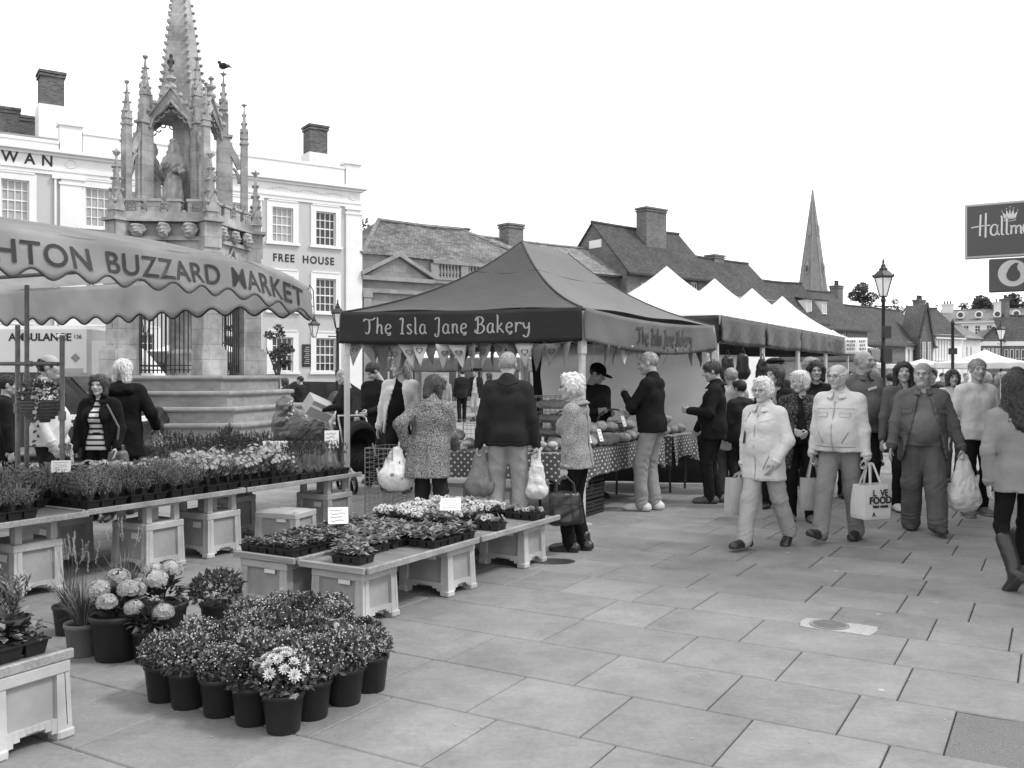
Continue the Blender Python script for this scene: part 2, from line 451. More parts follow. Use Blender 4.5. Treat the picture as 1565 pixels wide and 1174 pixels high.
def cloth(n, v, rough=.85, bump=.12, bscale=45, var=.07, **k):
    m = M(n, v, rough, var, 9, 0, bscale, spec=.15, **k); nt = m.node_tree; b = nt.nodes['Principled BSDF']; vec = coords(nt, (1, 1, .8))
    crease = math_n(nt, 'ABSOLUTE', math_n(nt, 'SUBTRACT', noise_n(nt, vec, 8, 2, .5), .5))
    h = math_n(nt, 'ADD', math_n(nt, 'MULTIPLY', math_n(nt, 'POWER', crease, .6), .9), math_n(nt, 'MULTIPLY', noise_n(nt, vec, bscale * 3, 2), bump))
    add_bump(nt, b, h, .38, .03); return m
m_shoe = M('black_leather', .02, .35, .2, 10, .15, 60, spec=.5)
m_shoe_gr = M('grey_trainer', .13, .6, .4, 22, .2, 60)
m_shoe_w = M('white_trainer', .60, .6, .12, 20, .1, 60)
m_bag_w = M('white_carrier_bag', .80, .35, .05, 6, .8, 14, spec=.5, trans=.25, bdist=.03)
# ------------------------------------------------------------------ smooth solid modelling (distance fields turned into meshes)
def cap(a, b, ra, rb=None, sq=None):
    return ('c', np.array(a, float), np.array(b, float), ra, ra if rb is None else rb, sq)
def ell(c, r):
    return ('e', np.array(c, float), np.array(r, float))

def _dist(pr, X, Y, Z):
    if pr[0] == 'e':
        c, r = pr[1], pr[2]
        x, y, z = X - c[0], Y - c[1], Z - c[2]
        k0 = np.sqrt((x / r[0]) ** 2 + (y / r[1]) ** 2 + (z / r[2]) ** 2)
        k1 = np.sqrt((x / r[0] ** 2) ** 2 + (y / r[1] ** 2) ** 2 + (z / r[2] ** 2) ** 2)
        return np.where(k1 > 1e-6, k0 * (k0 - 1) / np.maximum(k1, 1e-6), -r.min())
    _, a, b, ra, rb, sq = pr
    x, y, z = X - a[0], Y - a[1], Z - a[2]
    d = (b - a).copy()
    if sq is not None:
        x, y, z = x * sq[0], y * sq[1], z * sq[2]; d = d * np.array(sq)
    L2 = max(float(d @ d), 1e-9)
    t = np.clip((x * d[0] + y * d[1] + z * d[2]) / L2, 0, 1)
    x, y, z = x - t * d[0], y - t * d[1], z - t * d[2]
    return np.sqrt(x * x + y * y + z * z) - (ra + (rb - ra) * t)

def _bound(pr, pad):
    if pr[0] == 'e': return pr[1] - pr[2] - pad, pr[1] + pr[2] + pad
    r = max(pr[3], pr[4]) / (min(min(pr[5]), 1) if pr[5] is not None else 1)
    return np.minimum(pr[1], pr[2]) - r - pad, np.maximum(pr[1], pr[2]) + r + pad

def sdf_mesh(prims, vox, k=.03, sub=(), post=None, ksub=.008, inflate=0.0):
    """smooth union of prims minus sub, then post(F, X, Y, Z); returns verts, quads"""
    pad = k * .6 + vox * 2.5 + inflate
    lo = np.min([_bound(p, pad)[0] for p in prims], axis=0); hi = np.max([_bound(p, pad)[1] for p in prims], axis=0)
    n = np.ceil((hi - lo) / vox).astype(int) + 1
    ax = [lo[i] + vox * np.arange(n[i]) for i in range(3)]
    F = np.full(n, 10.0)
    for p in prims:
        a, b = _bound(p, pad)
        i0 = np.maximum(np.floor((a - lo) / vox).astype(int), 0); i1 = np.minimum(np.ceil((b - lo) / vox).astype(int) + 1, n)
        sl = tuple(slice(i0[q], i1[q]) for q in range(3))
        X, Y, Z = ax[0][sl[0], None, None], ax[1][None, sl[1], None], ax[2][None, None, sl[2]]
        d = _dist(p, X, Y, Z) - inflate
        A = F[sl]
        h = np.maximum(k - np.abs(A - d), 0) / k
        F[sl] = np.minimum(A, d) - h * h * k * .25
    X, Y, Z = ax[0][:, None, None], ax[1][None, :, None], ax[2][None, None, :]
    for p in sub:
        a, b = _bound(p, ksub + vox)
        i0 = np.maximum(np.floor((a - lo) / vox).astype(int), 0); i1 = np.minimum(np.ceil((b - lo) / vox).astype(int) + 1, n)
        if (i1 <= i0).any(): continue
        sl = tuple(slice(i0[q], i1[q]) for q in range(3))
        d = -_dist(p, X[sl[0]], Y[:, sl[1]], Z[:, :, sl[2]])
        A = F[sl]; h = np.maximum(ksub - np.abs(A - d), 0) / ksub
        F[sl] = np.maximum(A, d) + h * h * ksub * .25
    if post is not None: F = post(F, X, Y, Z)
    F[0] = F[-1] = 5; F[:, 0] = F[:, -1] = 5; F[:, :, 0] = F[:, :, -1] = 5
    return surface_nets(F, lo, vox)

def surface_nets(F, lo, vox):
    S = F < 0
    nx, ny, nz = F.shape
    c = np.zeros((nx - 1, ny - 1, nz - 1), np.int8)
    for dx in (0, 1):
        for dy in (0, 1):
            for dz in (0, 1): c += S[dx:nx - 1 + dx, dy:ny - 1 + dy, dz:nz - 1 + dz]
    act = (c > 0) & (c < 8)
    I, J, K = np.nonzero(act)
    if len(I) == 0: return np.zeros((0, 3)), np.zeros((0, 4), int)
    idx = np.full(act.shape, -1, np.int64); idx[I, J, K] = np.arange(len(I))
    acc = np.zeros((len(I), 3)); cnt = np.zeros(len(I))
    co = [(0, 0, 0), (1, 0, 0), (0, 1, 0), (1, 1, 0), (0, 0, 1), (1, 0, 1), (0, 1, 1), (1, 1, 1)]
    V = [F[I + a, J + b, K + d] for a, b, d in co]
    for p, q in [(0, 1), (2, 3), (4, 5), (6, 7), (0, 2), (1, 3), (4, 6), (5, 7), (0, 4), (1, 5), (2, 6), (3, 7)]:
        m = (V[p] < 0) != (V[q] < 0)
        t = np.where(m, V[p] / np.where(m, V[p] - V[q], 1), 0)
        for ax in range(3): acc[:, ax] += np.where(m, co[p][ax] + t * (co[q][ax] - co[p][ax]), 0)
        cnt += m
    P = acc / cnt[:, None] + np.stack([I, J, K], 1)
    P = P * vox + lo
    quads = []
    for ax in range(3):
        A = S[:-1, :, :] if ax == 0 else S[:, :-1, :] if ax == 1 else S[:, :, :-1]
        B = S[1:, :, :] if ax == 0 else S[:, 1:, :] if ax == 1 else S[:, :, 1:]
        e = np.argwhere(A != B)
        o = [a for a in range(3) if a != ax]
        ok = (e[:, o[0]] > 0) & (e[:, o[1]] > 0) & (e[:, o[0]] < F.shape[o[0]] - 1) & (e[:, o[1]] < F.shape[o[1]] - 1)
        e = e[ok]
        if len(e) == 0: continue
        flip = A[e[:, 0], e[:, 1], e[:, 2]]
        q = []
        for da, db in ((-1, -1), (0, -1), (0, 0), (-1, 0)):
            r = e.copy(); r[:, o[0]] += da; r[:, o[1]] += db
            q.append(idx[r[:, 0], r[:, 1], r[:, 2]])
        q = np.stack(q, 1)
        if ax == 1: flip = ~flip
        q[~flip] = q[~flip][:, ::-1]
        quads.append(q)
    return P, np.concatenate(quads)

_wv = np.random.RandomState(3)
def ripple(X, Y, Z, wl, seed=0, n=4, zs=1.0):
    """soft numpy noise: crossed sines, about -1..1"""
    rs = np.random.RandomState(seed); out = 0.0
    for i in range(n):
        d = rs.normal(size=3); d[2] *= zs; d *= 2 * np.pi / wl / np.linalg.norm(d) * rs.uniform(.7, 1.4)
        e = rs.normal(size=3); e *= 2 * np.pi / (wl * 2.2) / np.linalg.norm(e)
        out = out + np.sin(d[0] * X + d[1] * Y + d[2] * Z + rs.uniform(0, 6.3) + 1.6 * np.sin(e[0] * X + e[1] * Y + e[2] * Z + rs.uniform(0, 6)))
    return out / n * 1.6

# ------------------------------------------------------------------ lettering
def text_mesh(txt, size=1.0, bold=0.0, ext=.004, sx=1.0, align='CENTER', space=1.0):
    cu = bpy.data.curves.new('lettering', 'FONT'); cu.body = txt; cu.size = size; cu.offset = bold; cu.extrude = ext
    cu.align_x = align; cu.resolution_u = 4; cu.space_character = space
    ob = bpy.data.objects.new('lettering', cu)
    COL.objects.link(ob)
    me = bpy.data.meshes.new_from_object(ob)
    vs = [Vector((v.co.x * sx, v.co.y, v.co.z)) for v in me.vertices]; fs = [tuple(p.vertices) for p in me.polygons]
    bpy.data.objects.remove(ob); bpy.data.curves.remove(cu); bpy.data.meshes.remove(me)
    return vs, fs
def text_on(name, txt, mat, parent, size, fn, **k):
    """lettering laid on a surface: fn(u, v, w) maps the text plane (w = out of the surface)"""
    vs, fs = text_mesh(txt, size, **k)
    return np_mesh_put(name, [tuple(fn(v.x, v.y, v.z)) for v in vs], fs, mat, parent)
def np_mesh_put(name, v, f, mat, parent):
    return put(name, np_mesh(name, v, f, mat, False), parent)

GLY = {
 'T': (.78, [[(0, .82), (.08, .98), (.3, .93), (.6, .95), (.76, 1.08)], [(.36, .94), (.40, .5), (.38, .12), (.26, -.02), (.14, .08)]]),
 'h': (.48, [[(.0, 1.08), (.05, 1.02), (.05, .5), (.04, .0)], [(.05, .38), (.17, .6), (.32, .52), (.33, .2), (.36, .02), (.44, .0)]]),
 'e': (.48, [[(.06, .3), (.34, .38), (.36, .54), (.2, .63), (.05, .45), (.05, .15), (.2, .0), (.36, .06), (.3, -.1), (.16, -.1)]]),
 'I': (.36, [[(.0, .92), (.1, 1.03), (.2, .95), (.17, .5), (.16, .02), (.28, .0)], [(.02, .0), (.16, .02)]]),
 's': (.40, [[(.3, .52), (.18, .63), (.05, .5), (.18, .33), (.31, .15), (.17, -.01), (.02, .08)]]),
 'l': (.26, [[(.02, 1.08), (.08, 1.0), (.08, .5), (.08, .05), (.2, .0)]]),
 'a': (.52, [[(.36, .54), (.2, .62), (.05, .42), (.05, .12), (.2, .0), (.34, .16), (.37, .6), (.36, .15), (.48, .0)]]),
 'J': (.42, [[(.0, .92), (.15, 1.04), (.28, .97), (.27, .4), (.22, -.1), (.08, -.2), (.0, -.08), (.08, .0)]]),
 'n': (.48, [[(.0, .58), (.05, .56), (.05, .0)], [(.05, .38), (.18, .61), (.32, .52), (.33, .15), (.44, .0)]]),
 'B': (.62, [[(.12, .95), (.14, .4), (.1, .0)], [(-.03, .8), (.06, 1.0), (.32, 1.03), (.46, .82), (.32, .58), (.14, .53)], [(.14, .53), (.4, .52), (.54, .28), (.38, .02), (.12, -.02), (-.04, .1), (.04, .2)]]),
 'k': (.50, [[(.0, 1.1), (.06, 1.04), (.06, .0)], [(.34, .62), (.2, .42), (.07, .33), (.22, .25), (.44, -.02)]]),
 'r': (.40, [[(.0, .6), (.05, .56), (.05, .0)], [(.05, .36), (.16, .58), (.34, .6), (.34, .5)]]),
 'y': (.46, [[(.0, .62), (.06, .35), (.18, .24), (.33, .36)], [(.36, .62), (.36, .1), (.28, -.26), (.1, -.3), (.02, -.18)]]),
 'm': (.62, [[(.0, .45), (.06, .45), (.05, .0)], [(.05, .3), (.17, .47), (.28, .4), (.28, .0)], [(.28, .3), (.4, .47), (.51, .4), (.52, .05), (.6, .0)]]),
 'H': (.9, [[(.42, 1.25), (.38, .0)], [(.68, 1.32), (.66, -.1)], [(-.05, .52), (.4, .58), (.9, .60)]]),
 ' ': (.34, []),
}
def strokes(txt, gap=.09):
    x = 0; out = []
    for ch in txt:
        w, st = GLY[ch]
        for s in st: out.append([(x + p[0], p[1]) for p in s])
        x += w + gap
    return out, x
def smooth_line(pts, n=5):
    P = [Vector((p[0], p[1], 0)) for p in pts]
    if len(P) < 3: return P
    Q = []
    for i in range(len(P) - 1):
        a, b, c, d = P[max(i - 1, 0)], P[i], P[i + 1], P[min(i + 2, len(P) - 1)]
        for j in range(n):
            t = j / n
            Q.append(.5 * ((2 * b) + (c - a) * t + (2 * a - 5 * b + 4 * c - d) * t * t + (3 * b - a - 3 * c + d) * t ** 3))
    Q.append(P[-1]); return Q
def script_text(name, txt, mat, parent, width, wdt, fn, th=.003, hscale=1.0, gap=.09):
    """hand-drawn lettering as flat ribbons on a surface; fn(u, v, w), u from 0 to width"""
    st, L = strokes(txt, gap); k = width / L; mb = MB()
    for s in st:
        Q = smooth_line(s); vs = []; fs = []
        for i, p in enumerate(Q):
            d = (Q[min(i + 1, len(Q) - 1)] - Q[max(i - 1, 0)]).normalized(); nrm = Vector((-d.y, d.x, 0))
            ww = wdt * (.75 + .5 * abs(d.y))
            for sgn in (-1, 1):
                q = p * k + nrm * sgn * ww / 2
                vs.append(fn(q.x, q.y * hscale, th))
        for i in range(len(Q) - 1): fs.append((2 * i, 2 * i + 1, 2 * i + 3, 2 * i + 2))
        mb.add(vs, fs)
    return mb.build(name, mat, parent)

# ------------------------------------------------------------------ setting: ground and paving
g = MB()
g.quad((-400, -60, -.03), (500, -60, -.03), (500, 900, -.03), (-400, 900, -.03))
tag(g.build('ground', m_road), kind='structure')
pav = thing('pavement', 'grey stone slab pavement of the market place', None, (0, 0, 0))
del pav['label']; pav['kind'] = 'structure'
ang = math.atan2(AC.y, AC.x)
bed = MB(); bed.box((0, 22, -.021), (46, 60, .012))
bed.build('bedding', m_joint, pav, (0, 0, 0), ang)
U0, UH = 3.82 - .62 * 8, .62
known = {8: [-2.5, -1.88, -1.26, -.647, .2, 1.0], 9: [-3.05, -2.22, -1.493, -.88, -.43, .35], 10: [-3.4, -2.76, -1.957, -1.317, -.706, -.05, .7]}
rs = random.Random(11)
slabs = []
PATCH = (9, -.43, 1.7)
for k in range(0, 78):
    u0 = U0 + k * UH
    js = list(known.get(k, []))
    if not js: js = [rs.uniform(-3, -2.2)]
    x = js[-1]
    while x < 26: x += rs.choice((.45, .62, .62, .75, .9)); js.append(x)
    x = js[0]
    while x > -22: x -= rs.choice((.45, .62, .62, .75, .9)); js.insert(0, x)
    for a, b in zip(js[:-1], js[1:]):
        c = AC * ((a + b) / 2) + ST * (u0 + UH / 2)
        if c.y < 2.2 or c.y > 60: continue
        px = CX + FPX * c.x / c.y
        if px < -350 or px > 1930: continue
        if k == PATCH[0] and a >= PATCH[1] - .01 and a < PATCH[2]: continue
        slabs.append((c.length, a, b, u0))
slabs.sort()
def slab_shape(a, b, u0, z, mb):
    j = .004
    x0, x1, y0, y1, bv = a + j, b - j, u0 + j, u0 + UH - j, .006
    vs = [(x0, y0, -.03), (x1, y0, -.03), (x1, y1, -.03), (x0, y1, -.03), (x0, y0, z - bv), (x1, y0, z - bv), (x1, y1, z - bv), (x0, y1, z - bv),
          (x0 + bv, y0 + bv, z), (x1 - bv, y0 + bv, z), (x1 - bv, y1 - bv, z), (x0 + bv, y1 - bv, z)]
    fs = [(0, 1, 5, 4), (1, 2, 6, 5), (2, 3, 7, 6), (3, 0, 4, 7), (4, 5, 9, 8), (5, 6, 10, 9), (6, 7, 11, 10), (7, 4, 8, 11), (8, 9, 10, 11)]
    mb.add(vs, fs)
rest = MB()
for i, (d, a, b, u0) in enumerate(slabs):
    z = rs.uniform(-.0022, .0)
    if i < 300:
        mb = MB(); slab_shape(a, b, u0, z, mb); mb.build('paving_slab', m_slab, pav, (0, 0, 0), ang)
    else: slab_shape(a, b, u0, z, rest)
tag(rest.build('paving_slabs', m_slab, pav, (0, 0, 0), ang), kind='stuff')
mb = MB(); u0 = U0 + 9 * UH
mb.grid(lambda s, t: (-.425 + s * 2.1, u0 + .005 + t * (UH - .01), -.008 + .003 * math.sin(s * 31) * math.sin(t * 17)), 24, 8)
mb.build('tarmac_patch', m_tarmac, pav, (0, 0, 0), ang)

# drain cover in a patch of pale concrete
c = gp(1282, 958)
dr = thing('drain_cover', 'small round iron drain grate set in pale concrete among the paving slabs', 'drain cover', (c.x, c.y, 0), ang)
mb = MB(); rs2 = random.Random(4)
pts = [(-.22, -.12), (-.05, -.135), (.1, -.125), (.21, -.13), (.235, .02), (.22, .11), (.09, .125), (-.02, .10), (-.12, .13), (-.23, .115), (-.245, 0)]
mb.ext([(x, y, -.02) for x, y in pts], (0, 0, .024)); mb.build('concrete_patch', M('pale_concrete', .36, .9, .2, 30, .5, 80), dr)
mb = MB(); prof = [(.125, .002), (.125, .009), (.105, .009), (.105, .003)]
mb.lathe(prof, 24, (-.06, 0, 0), cap=False); mb.build('rim', m_galv, dr)
for q in range(-4, 5):
    y = q * .023; hw = math.sqrt(max(.105 ** 2 - y * y, .0004))
    mb = MB(); mb.box((-.06, y, .0055), (2 * hw, .012, .006)); mb.build('grate_bar', m_galv, dr)
mb = MB(); mb.lathe([(.104, 0), (.104, .0045)], 24, (-.06, 0, 0)); mb.build('well', m_black, dr)
# wet patch is part of the paving
mb = MB(); mb.lathe([(.17, .0005), (.16, .0012)], 20, (0, 0, 0)); o = mb.build('damp_stain', M('damp_stone', .05, .3, .2, 20, .1, 50, spec=.5), pav); p = gp(847, 858); o.location = (p.x, p.y, .0006); o.scale = (1.1, .8, 1)
# ------------------------------------------------------------------ building helpers (local x along the front, y into the depth, z up)
def wall_holes(mb, x0, x1, z0, z1, holes, y=0.0, rev=.14):
    xs = sorted({x0, x1} | {h[0] for h in holes} | {h[1] for h in holes}); zs = sorted({z0, z1} | {h[2] for h in holes} | {h[3] for h in holes})
    for a, b in zip(xs[:-1], xs[1:]):
        for c, d in zip(zs[:-1], zs[1:]):
            mx, mz = (a + b) / 2, (c + d) / 2
            if any(h[0] < mx < h[1] and h[2] < mz < h[3] for h in holes): continue
            mb.quad((a, y, c), (b, y, c), (b, y, d), (a, y, d))
    for a, b, c, d in holes:
        mb.quad((a, y, c), (a, y, d), (a, y + rev, d), (a, y + rev, c)); mb.quad((b, y, c), (b, y + rev, c), (b, y + rev, d), (b, y, d))
        mb.quad((a, y, d), (b, y, d), (b, y + rev, d), (a, y + rev, d)); mb.quad((a, y, c), (a, y + rev, c), (b, y + rev, c), (b, y, c))
def window(parent, h, nx, nz, glass, y=0.0, rev=.14, surround=0.0, sill=True, bar=.035, mat=None):
    a, b, c, d = h; mat = mat or m_white
    mb = MB(); fw = .055
    mb.bbox((a, y + rev - .05, c), (a + fw, y + rev - .004, d)); mb.bbox((b - fw, y + rev - .05, c), (b, y + rev - .004, d))
    mb.bbox((a + fw, y + rev - .05, c), (b - fw, y + rev - .004, c + fw)); mb.bbox((a + fw, y + rev - .05, d - fw), (b - fw, y + rev - .004, d))
    for i in range(1, nx):
        x = a + (b - a) * i / nx; mb.bbox((x - bar / 2, y + rev - .04, c + fw), (x + bar / 2, y + rev - .008, d - fw))
    for i in range(1, nz):
        z = c + (d - c) * i / nz; w = bar * (1.6 if i * 2 == nz else 1)
        mb.bbox((a + fw, y + rev - .045, z - w / 2), (b - fw, y + rev - .006, z + w / 2))
    f = mb.build('window', mat, parent)
    mb = MB(); mb.quad((a, y + rev, c), (b, y + rev, c), (b, y + rev, d), (a, y + rev, d)); mb.build('pane', glass, f)
    if surround:
        s = surround; mb = MB(); p = .05
        mb.bbox((a - s, y - p, c - .002), (a - .003, y + .02, d + s)); mb.bbox((b + .003, y - p, c - .002), (b + s, y + .02, d + s)); mb.bbox((a - .003, y - p, d + .003), (b + .003, y + .02, d + s))
        mb.bbox((a - s * .75, y - p - .03, d + s + .002), (b + s * .75, y + .02, d + s + .07))
        mb.build('surround', m_white, f)
    if sill:
        mb = MB(); s = surround + .06; mb.bbox((a - s, y - .12, c - .13), (b + s, y + .03, c - .006)); mb.build('sill', m_white if surround else mat, f)
    return f
def chimney(parent, c, w, d, z0, z1, mat=None, pots=0, base=None, rz=0.0):
    mb = MB(); h = z1 - z0
    mb.box((c[0], c[1], z0 + h / 2), (w, d, h), rz)
    mb.box((c[0], c[1], z1 - .22), (w + .12, d + .12, .1), rz); mb.box((c[0], c[1], z1 - .06), (w + .18, d + .18, .12), rz)
    o = mb.build('chimney', mat or m_brick_dk, parent)
    for i in range(pots):
        mb = MB(); x = c[0] + (i - (pots - 1) / 2) * w / max(pots, 1) * .8
        mb.lathe([(.12, 0), (.1, .12), (.09, .38), (.115, .4), (.115, .46), (.08, .46)], 10, (x, c[1], z1)); mb.build('chimney_pot', m_roof, o)
    return o
def bld(name, label, A, B, cat='building'):
    A, B = Vector(A), Vector(B); d = B - A
    t = thing(name, label, cat, (A.x, A.y, 0), math.atan2(d.y, d.x)); t['L'] = d.length
    return t, d.length
def gp_d(px, d): return (atx(px, d), d)
def house(label, A, B, eave, ridge, depth, wall, roof, holes=(), over=.3, gl=None, gr=None, rl=0.0, rr=0.0, nxz=(2, 3), glass=None, name='house', trim=None):
    """gabled or hipped house: rl / rr move the ridge ends in (hip)"""
    t, L = bld(name, label, A, B)
    mb = MB(); wall_holes(mb, 0, L, 0, eave, holes)
    m = depth / 2
    if rl == 0: mb.quad((0, 0, 0), (0, 0, eave), (0, m, ridge - .05), (0, depth, eave), (0, depth, 0))
    else: mb.quad((0, 0, 0), (0, 0, eave), (0, depth, eave), (0, depth, 0))
    if rr == 0: mb.quad((L, 0, 0), (L, depth, 0), (L, depth, eave), (L, m, ridge - .05), (L, 0, eave))
    else: mb.quad((L, 0, 0), (L, depth, 0), (L, depth, eave), (L, 0, eave))
    mb.quad((0, depth, 0), (0, depth, eave), (L, depth, eave), (L, depth, 0))
    mb.build('wall', wall, t)
    sl = (ridge - eave) / m; th = .12
    e = over; ex0 = -.12 if rl == 0 else -over; ex1 = L + (.12 if rr == 0 else over)
    mb = MB(); a, b = (ex0 if rl == 0 else rl), (ex1 if rr == 0 else L - rr)
    ze = eave - sl * e
    def slope(p, up): mb.ext(p, (0, 0, up))
    # gentle sag of an old ridge
    n = 8
    def rp(i): x = a + (b - a) * i / n; return Vector((x, m, ridge - .06 * math.sin(math.pi * i / n)))
    def ep(i, y): x = ex0 + (ex1 - ex0) * i / n; return Vector((x, y, ze - .03 * math.sin(math.pi * i / n)))
    for i in range(n):
        for y in (-e, depth + e):
            p = [ep(i, y), ep(i + 1, y), rp(i + 1), rp(i)]
            if y > 0: p = p[::-1]
            mb.add([*p, *[q - Vector((0, 0, th)) for q in p]], [(0, 1, 2, 3), (7, 6, 5, 4), (0, 4, 5, 1), (1, 5, 6, 2), (2, 6, 7, 3), (3, 7, 4, 0)])
    if rl: mb.quad(ep(0, -e), rp(0), ep(0, depth + e))
    if rr: mb.quad(ep(n, -e), ep(n, depth + e), rp(n))
    ro = mb.build('roof', roof, t)
    mb = MB()
    for i in range(n): mb.tube([rp(i) + Vector((0, 0, .02)), rp(i + 1) + Vector((0, 0, .02))], .11, 6)
    if rl:
        for y in (-e, depth + e): mb.tube([ep(0, y), rp(0)], .1, 6)
    if rr:
        for y in (-e, depth + e): mb.tube([ep(n, y), rp(n)], .1, 6)
    mb.build('ridge_tiles', roof, ro)
    mb = MB(); mb.bbox((ex0, -e - .06, ze - .16), (ex1, -e + .02, ze - .03)); mb.build('gutter', m_black if trim is None else trim, t)
    for i, h in enumerate(holes):
        window(t, h, nxz[0], nxz[1], glass or m_glass_dk, surround=0, bar=.05)
    return t, L

# ------------------------------------------------------------------ white hotel on the left
SW = Vector((-7.48, 46, 0)); SWD = Vector((.829, .5595, 0)).normalized(); SWA = math.atan2(SWD.y, SWD.x)
sw = thing('hotel', 'white stuccoed three storey hotel with FREE HOUSE lettering and sash windows', 'building', SW, SWA)
wins = []
for t in (1.78, 3.93, 6.1, 8.2, 10.2, 11.95, 15.05, 17.4):
    for zi, (z0, z1) in enumerate(((7.88, 9.5), (4.69, 6.29), (1.83, 3.43))):
        wins.append((-t - .5, -t + .5, z0, z1, t, zi))
mb = MB(); wall_holes(mb, -22, 0, 0, 9.86, [w[:4] for w in wins])
mb.quad((0, 0, 0), (0, 9, 0), (0, 9, 11), (0, 0, 11)); mb.quad((-22, 0, 0), (-22, 0, 11), (-22, 9, 11), (-22, 9, 0)); mb.quad((0, 9, 0), (-22, 9, 0), (-22, 9, 11), (0, 9, 11))
mb.build('wall', m_stucco, sw)
for w in wins:
    dark = (w[4] < 2 or w[5] == 2)
    window(sw, w[:4], 4, 4, m_glass_dk if dark else m_glass_lt, surround=.27)
mb = MB()
mb.bbox((-22, -.06, 9.862), (.06, .3, 10.02)); mb.bbox((-22, -.1, 10.022), (.1, .3, 10.16)); mb.bbox((-22, -.03, 10.162), (.03, .3, 10.62)); mb.bbox((-22, -.14, 10.622), (.14, .3, 10.74)); mb.bbox((-22, -.32, 10.742), (.32, .3, 10.88))
mb.build('cornice', m_white, sw)
mb = MB(); mb.bbox((-12.55, .0, 10.882), (-.8, .35, 11.68)); mb.bbox((-12.55, -.04, 11.682), (-.8, .4, 11.8)); mb.bbox((-22, .0, 10.882), (-13.45, .35, 11.15)); mb.bbox((-22, -.05, 11.152), (-13.45, .4, 11.27))
mb.build('parapet', m_white, sw)
for x0, x1 in ((-.76, .0), (-13.42, -12.6)):
    mb = MB(); mb.bbox((x0, -.09, .0), (x1 + (.09 if x1 == 0 else 0), .05, 9.5)); mb.bbox((x0 - .05, -.13, 9.502), (x1 + .13, .05, 9.6)); mb.bbox((x0 + .04, -.09, 9.602), (x1, .05, 9.72)); mb.bbox((x0 - .07, -.15, 9.722), (x1 + .15, .05, 9.858))
    p = mb.build('pilaster', m_white, sw)
    mb = MB(); mb.bbox((x0, -.06, 10.884), (x1 + .02, .5, 11.95)); mb.bbox((x0 - .07, -.13, 11.952), (x1 + .09, .57, 12.1)); mb.build('parapet_pier', m_white, p)
    mb = MB(); mb.tube([((x0 + x1) / 2 + .2 * math.cos(a), -.05, 10.39 + .17 * math.sin(a)) for a in np.linspace(0, 6.283, 17)], .03, 5); mb.build('roundel', m_white, p)
mb = MB()
for i in range(22):                                  # swag of leaves on the frieze
    x = -2 - i * .17 + 1.2; mb.lathe([(.02, -.05), (.06, 0), (.02, .05)], 5, (x - .2, -.05, 10.4 + .05 * math.sin(i * .8)))
mb.build('frieze_ornament', m_white, sw)
text_on('lettering', 'FREE  HOUSE', m_letter, sw, .50, lambda u, v, w: (-2.88 + u, -.006 - w, 6.98 + v), bold=.012, ext=.01, sx=.88, space=1.22)
text_on('lettering', 'S W A N', m_letter, sw, .62, lambda u, v, w: (-14.85 + u, -.035 - w, 10.2 + v), bold=.012, ext=.012, sx=.92, space=1.12)
text_on('lettering', 'E', m_letter, sw, .62, lambda u, v, w: (-5.75 + u, -.035 - w, 9.98 + v), bold=.012, ext=.012)
def sw_loc(px, py, d): return Matrix.Rotation(-SWA, 3, 'Z') @ (at(px, py, d) - SW)
ro = MB(); ro.ext([(-22, .5, 10.9), (-22, 8.6, 10.9), (-22, 4.5, 12.4)], (21.4, 0, 0)); rf = ro.build('roof', m_slate, sw)
for px, pt, pb, d, w, base in ((482, 194, 237, 51, 1.0, 1), (78, 113, 165, 44, 1.0, 1), (12, 167, 212, 44, .85, 0), (42, 180, 212, 46, .8, 0)):
    a = sw_loc(px, pt, d); b = sw_loc(px, pb, d)
    chimney(rf, (a.x, a.y), w, w, b.z - (0 if base else 2.2), a.z)
    if base:
        mb = MB(); mb.box((a.x, a.y, (b.z + 10.95) / 2), (w + .2, w + .25, b.z - 10.96)); mb.build('chimney_base', m_white, rf)
mb = MB(); mb.bbox((-2.98, -.05, 2.06), (-2.55, .0, 3.12)); nb = mb.build('menu_board', m_black, sw)
mb = MB()
for i in range(9): mb.bbox((-2.9 + .04 * (i % 3), -.056, 2.2 + i * .095), (-2.62 - .03 * (i % 2), -.0505, 2.235 + i * .095))
mb.build('menu_text', m_petal_lt, nb)
for x in (-5.0, -13.6): mb = MB(); mb.tube([(x, -.09, 0), (x, -.09, 9.7)], .05, 8); mb.bbox((x - .12, -.16, 9.7), (x + .12, -.02, 9.85)); mb.build('downpipe', m_white, sw)
mb = MB(); mb.bbox((-9.9, -.05, 0), (-8.85, .03, 2.7)); mb.build('door', m_black, sw)

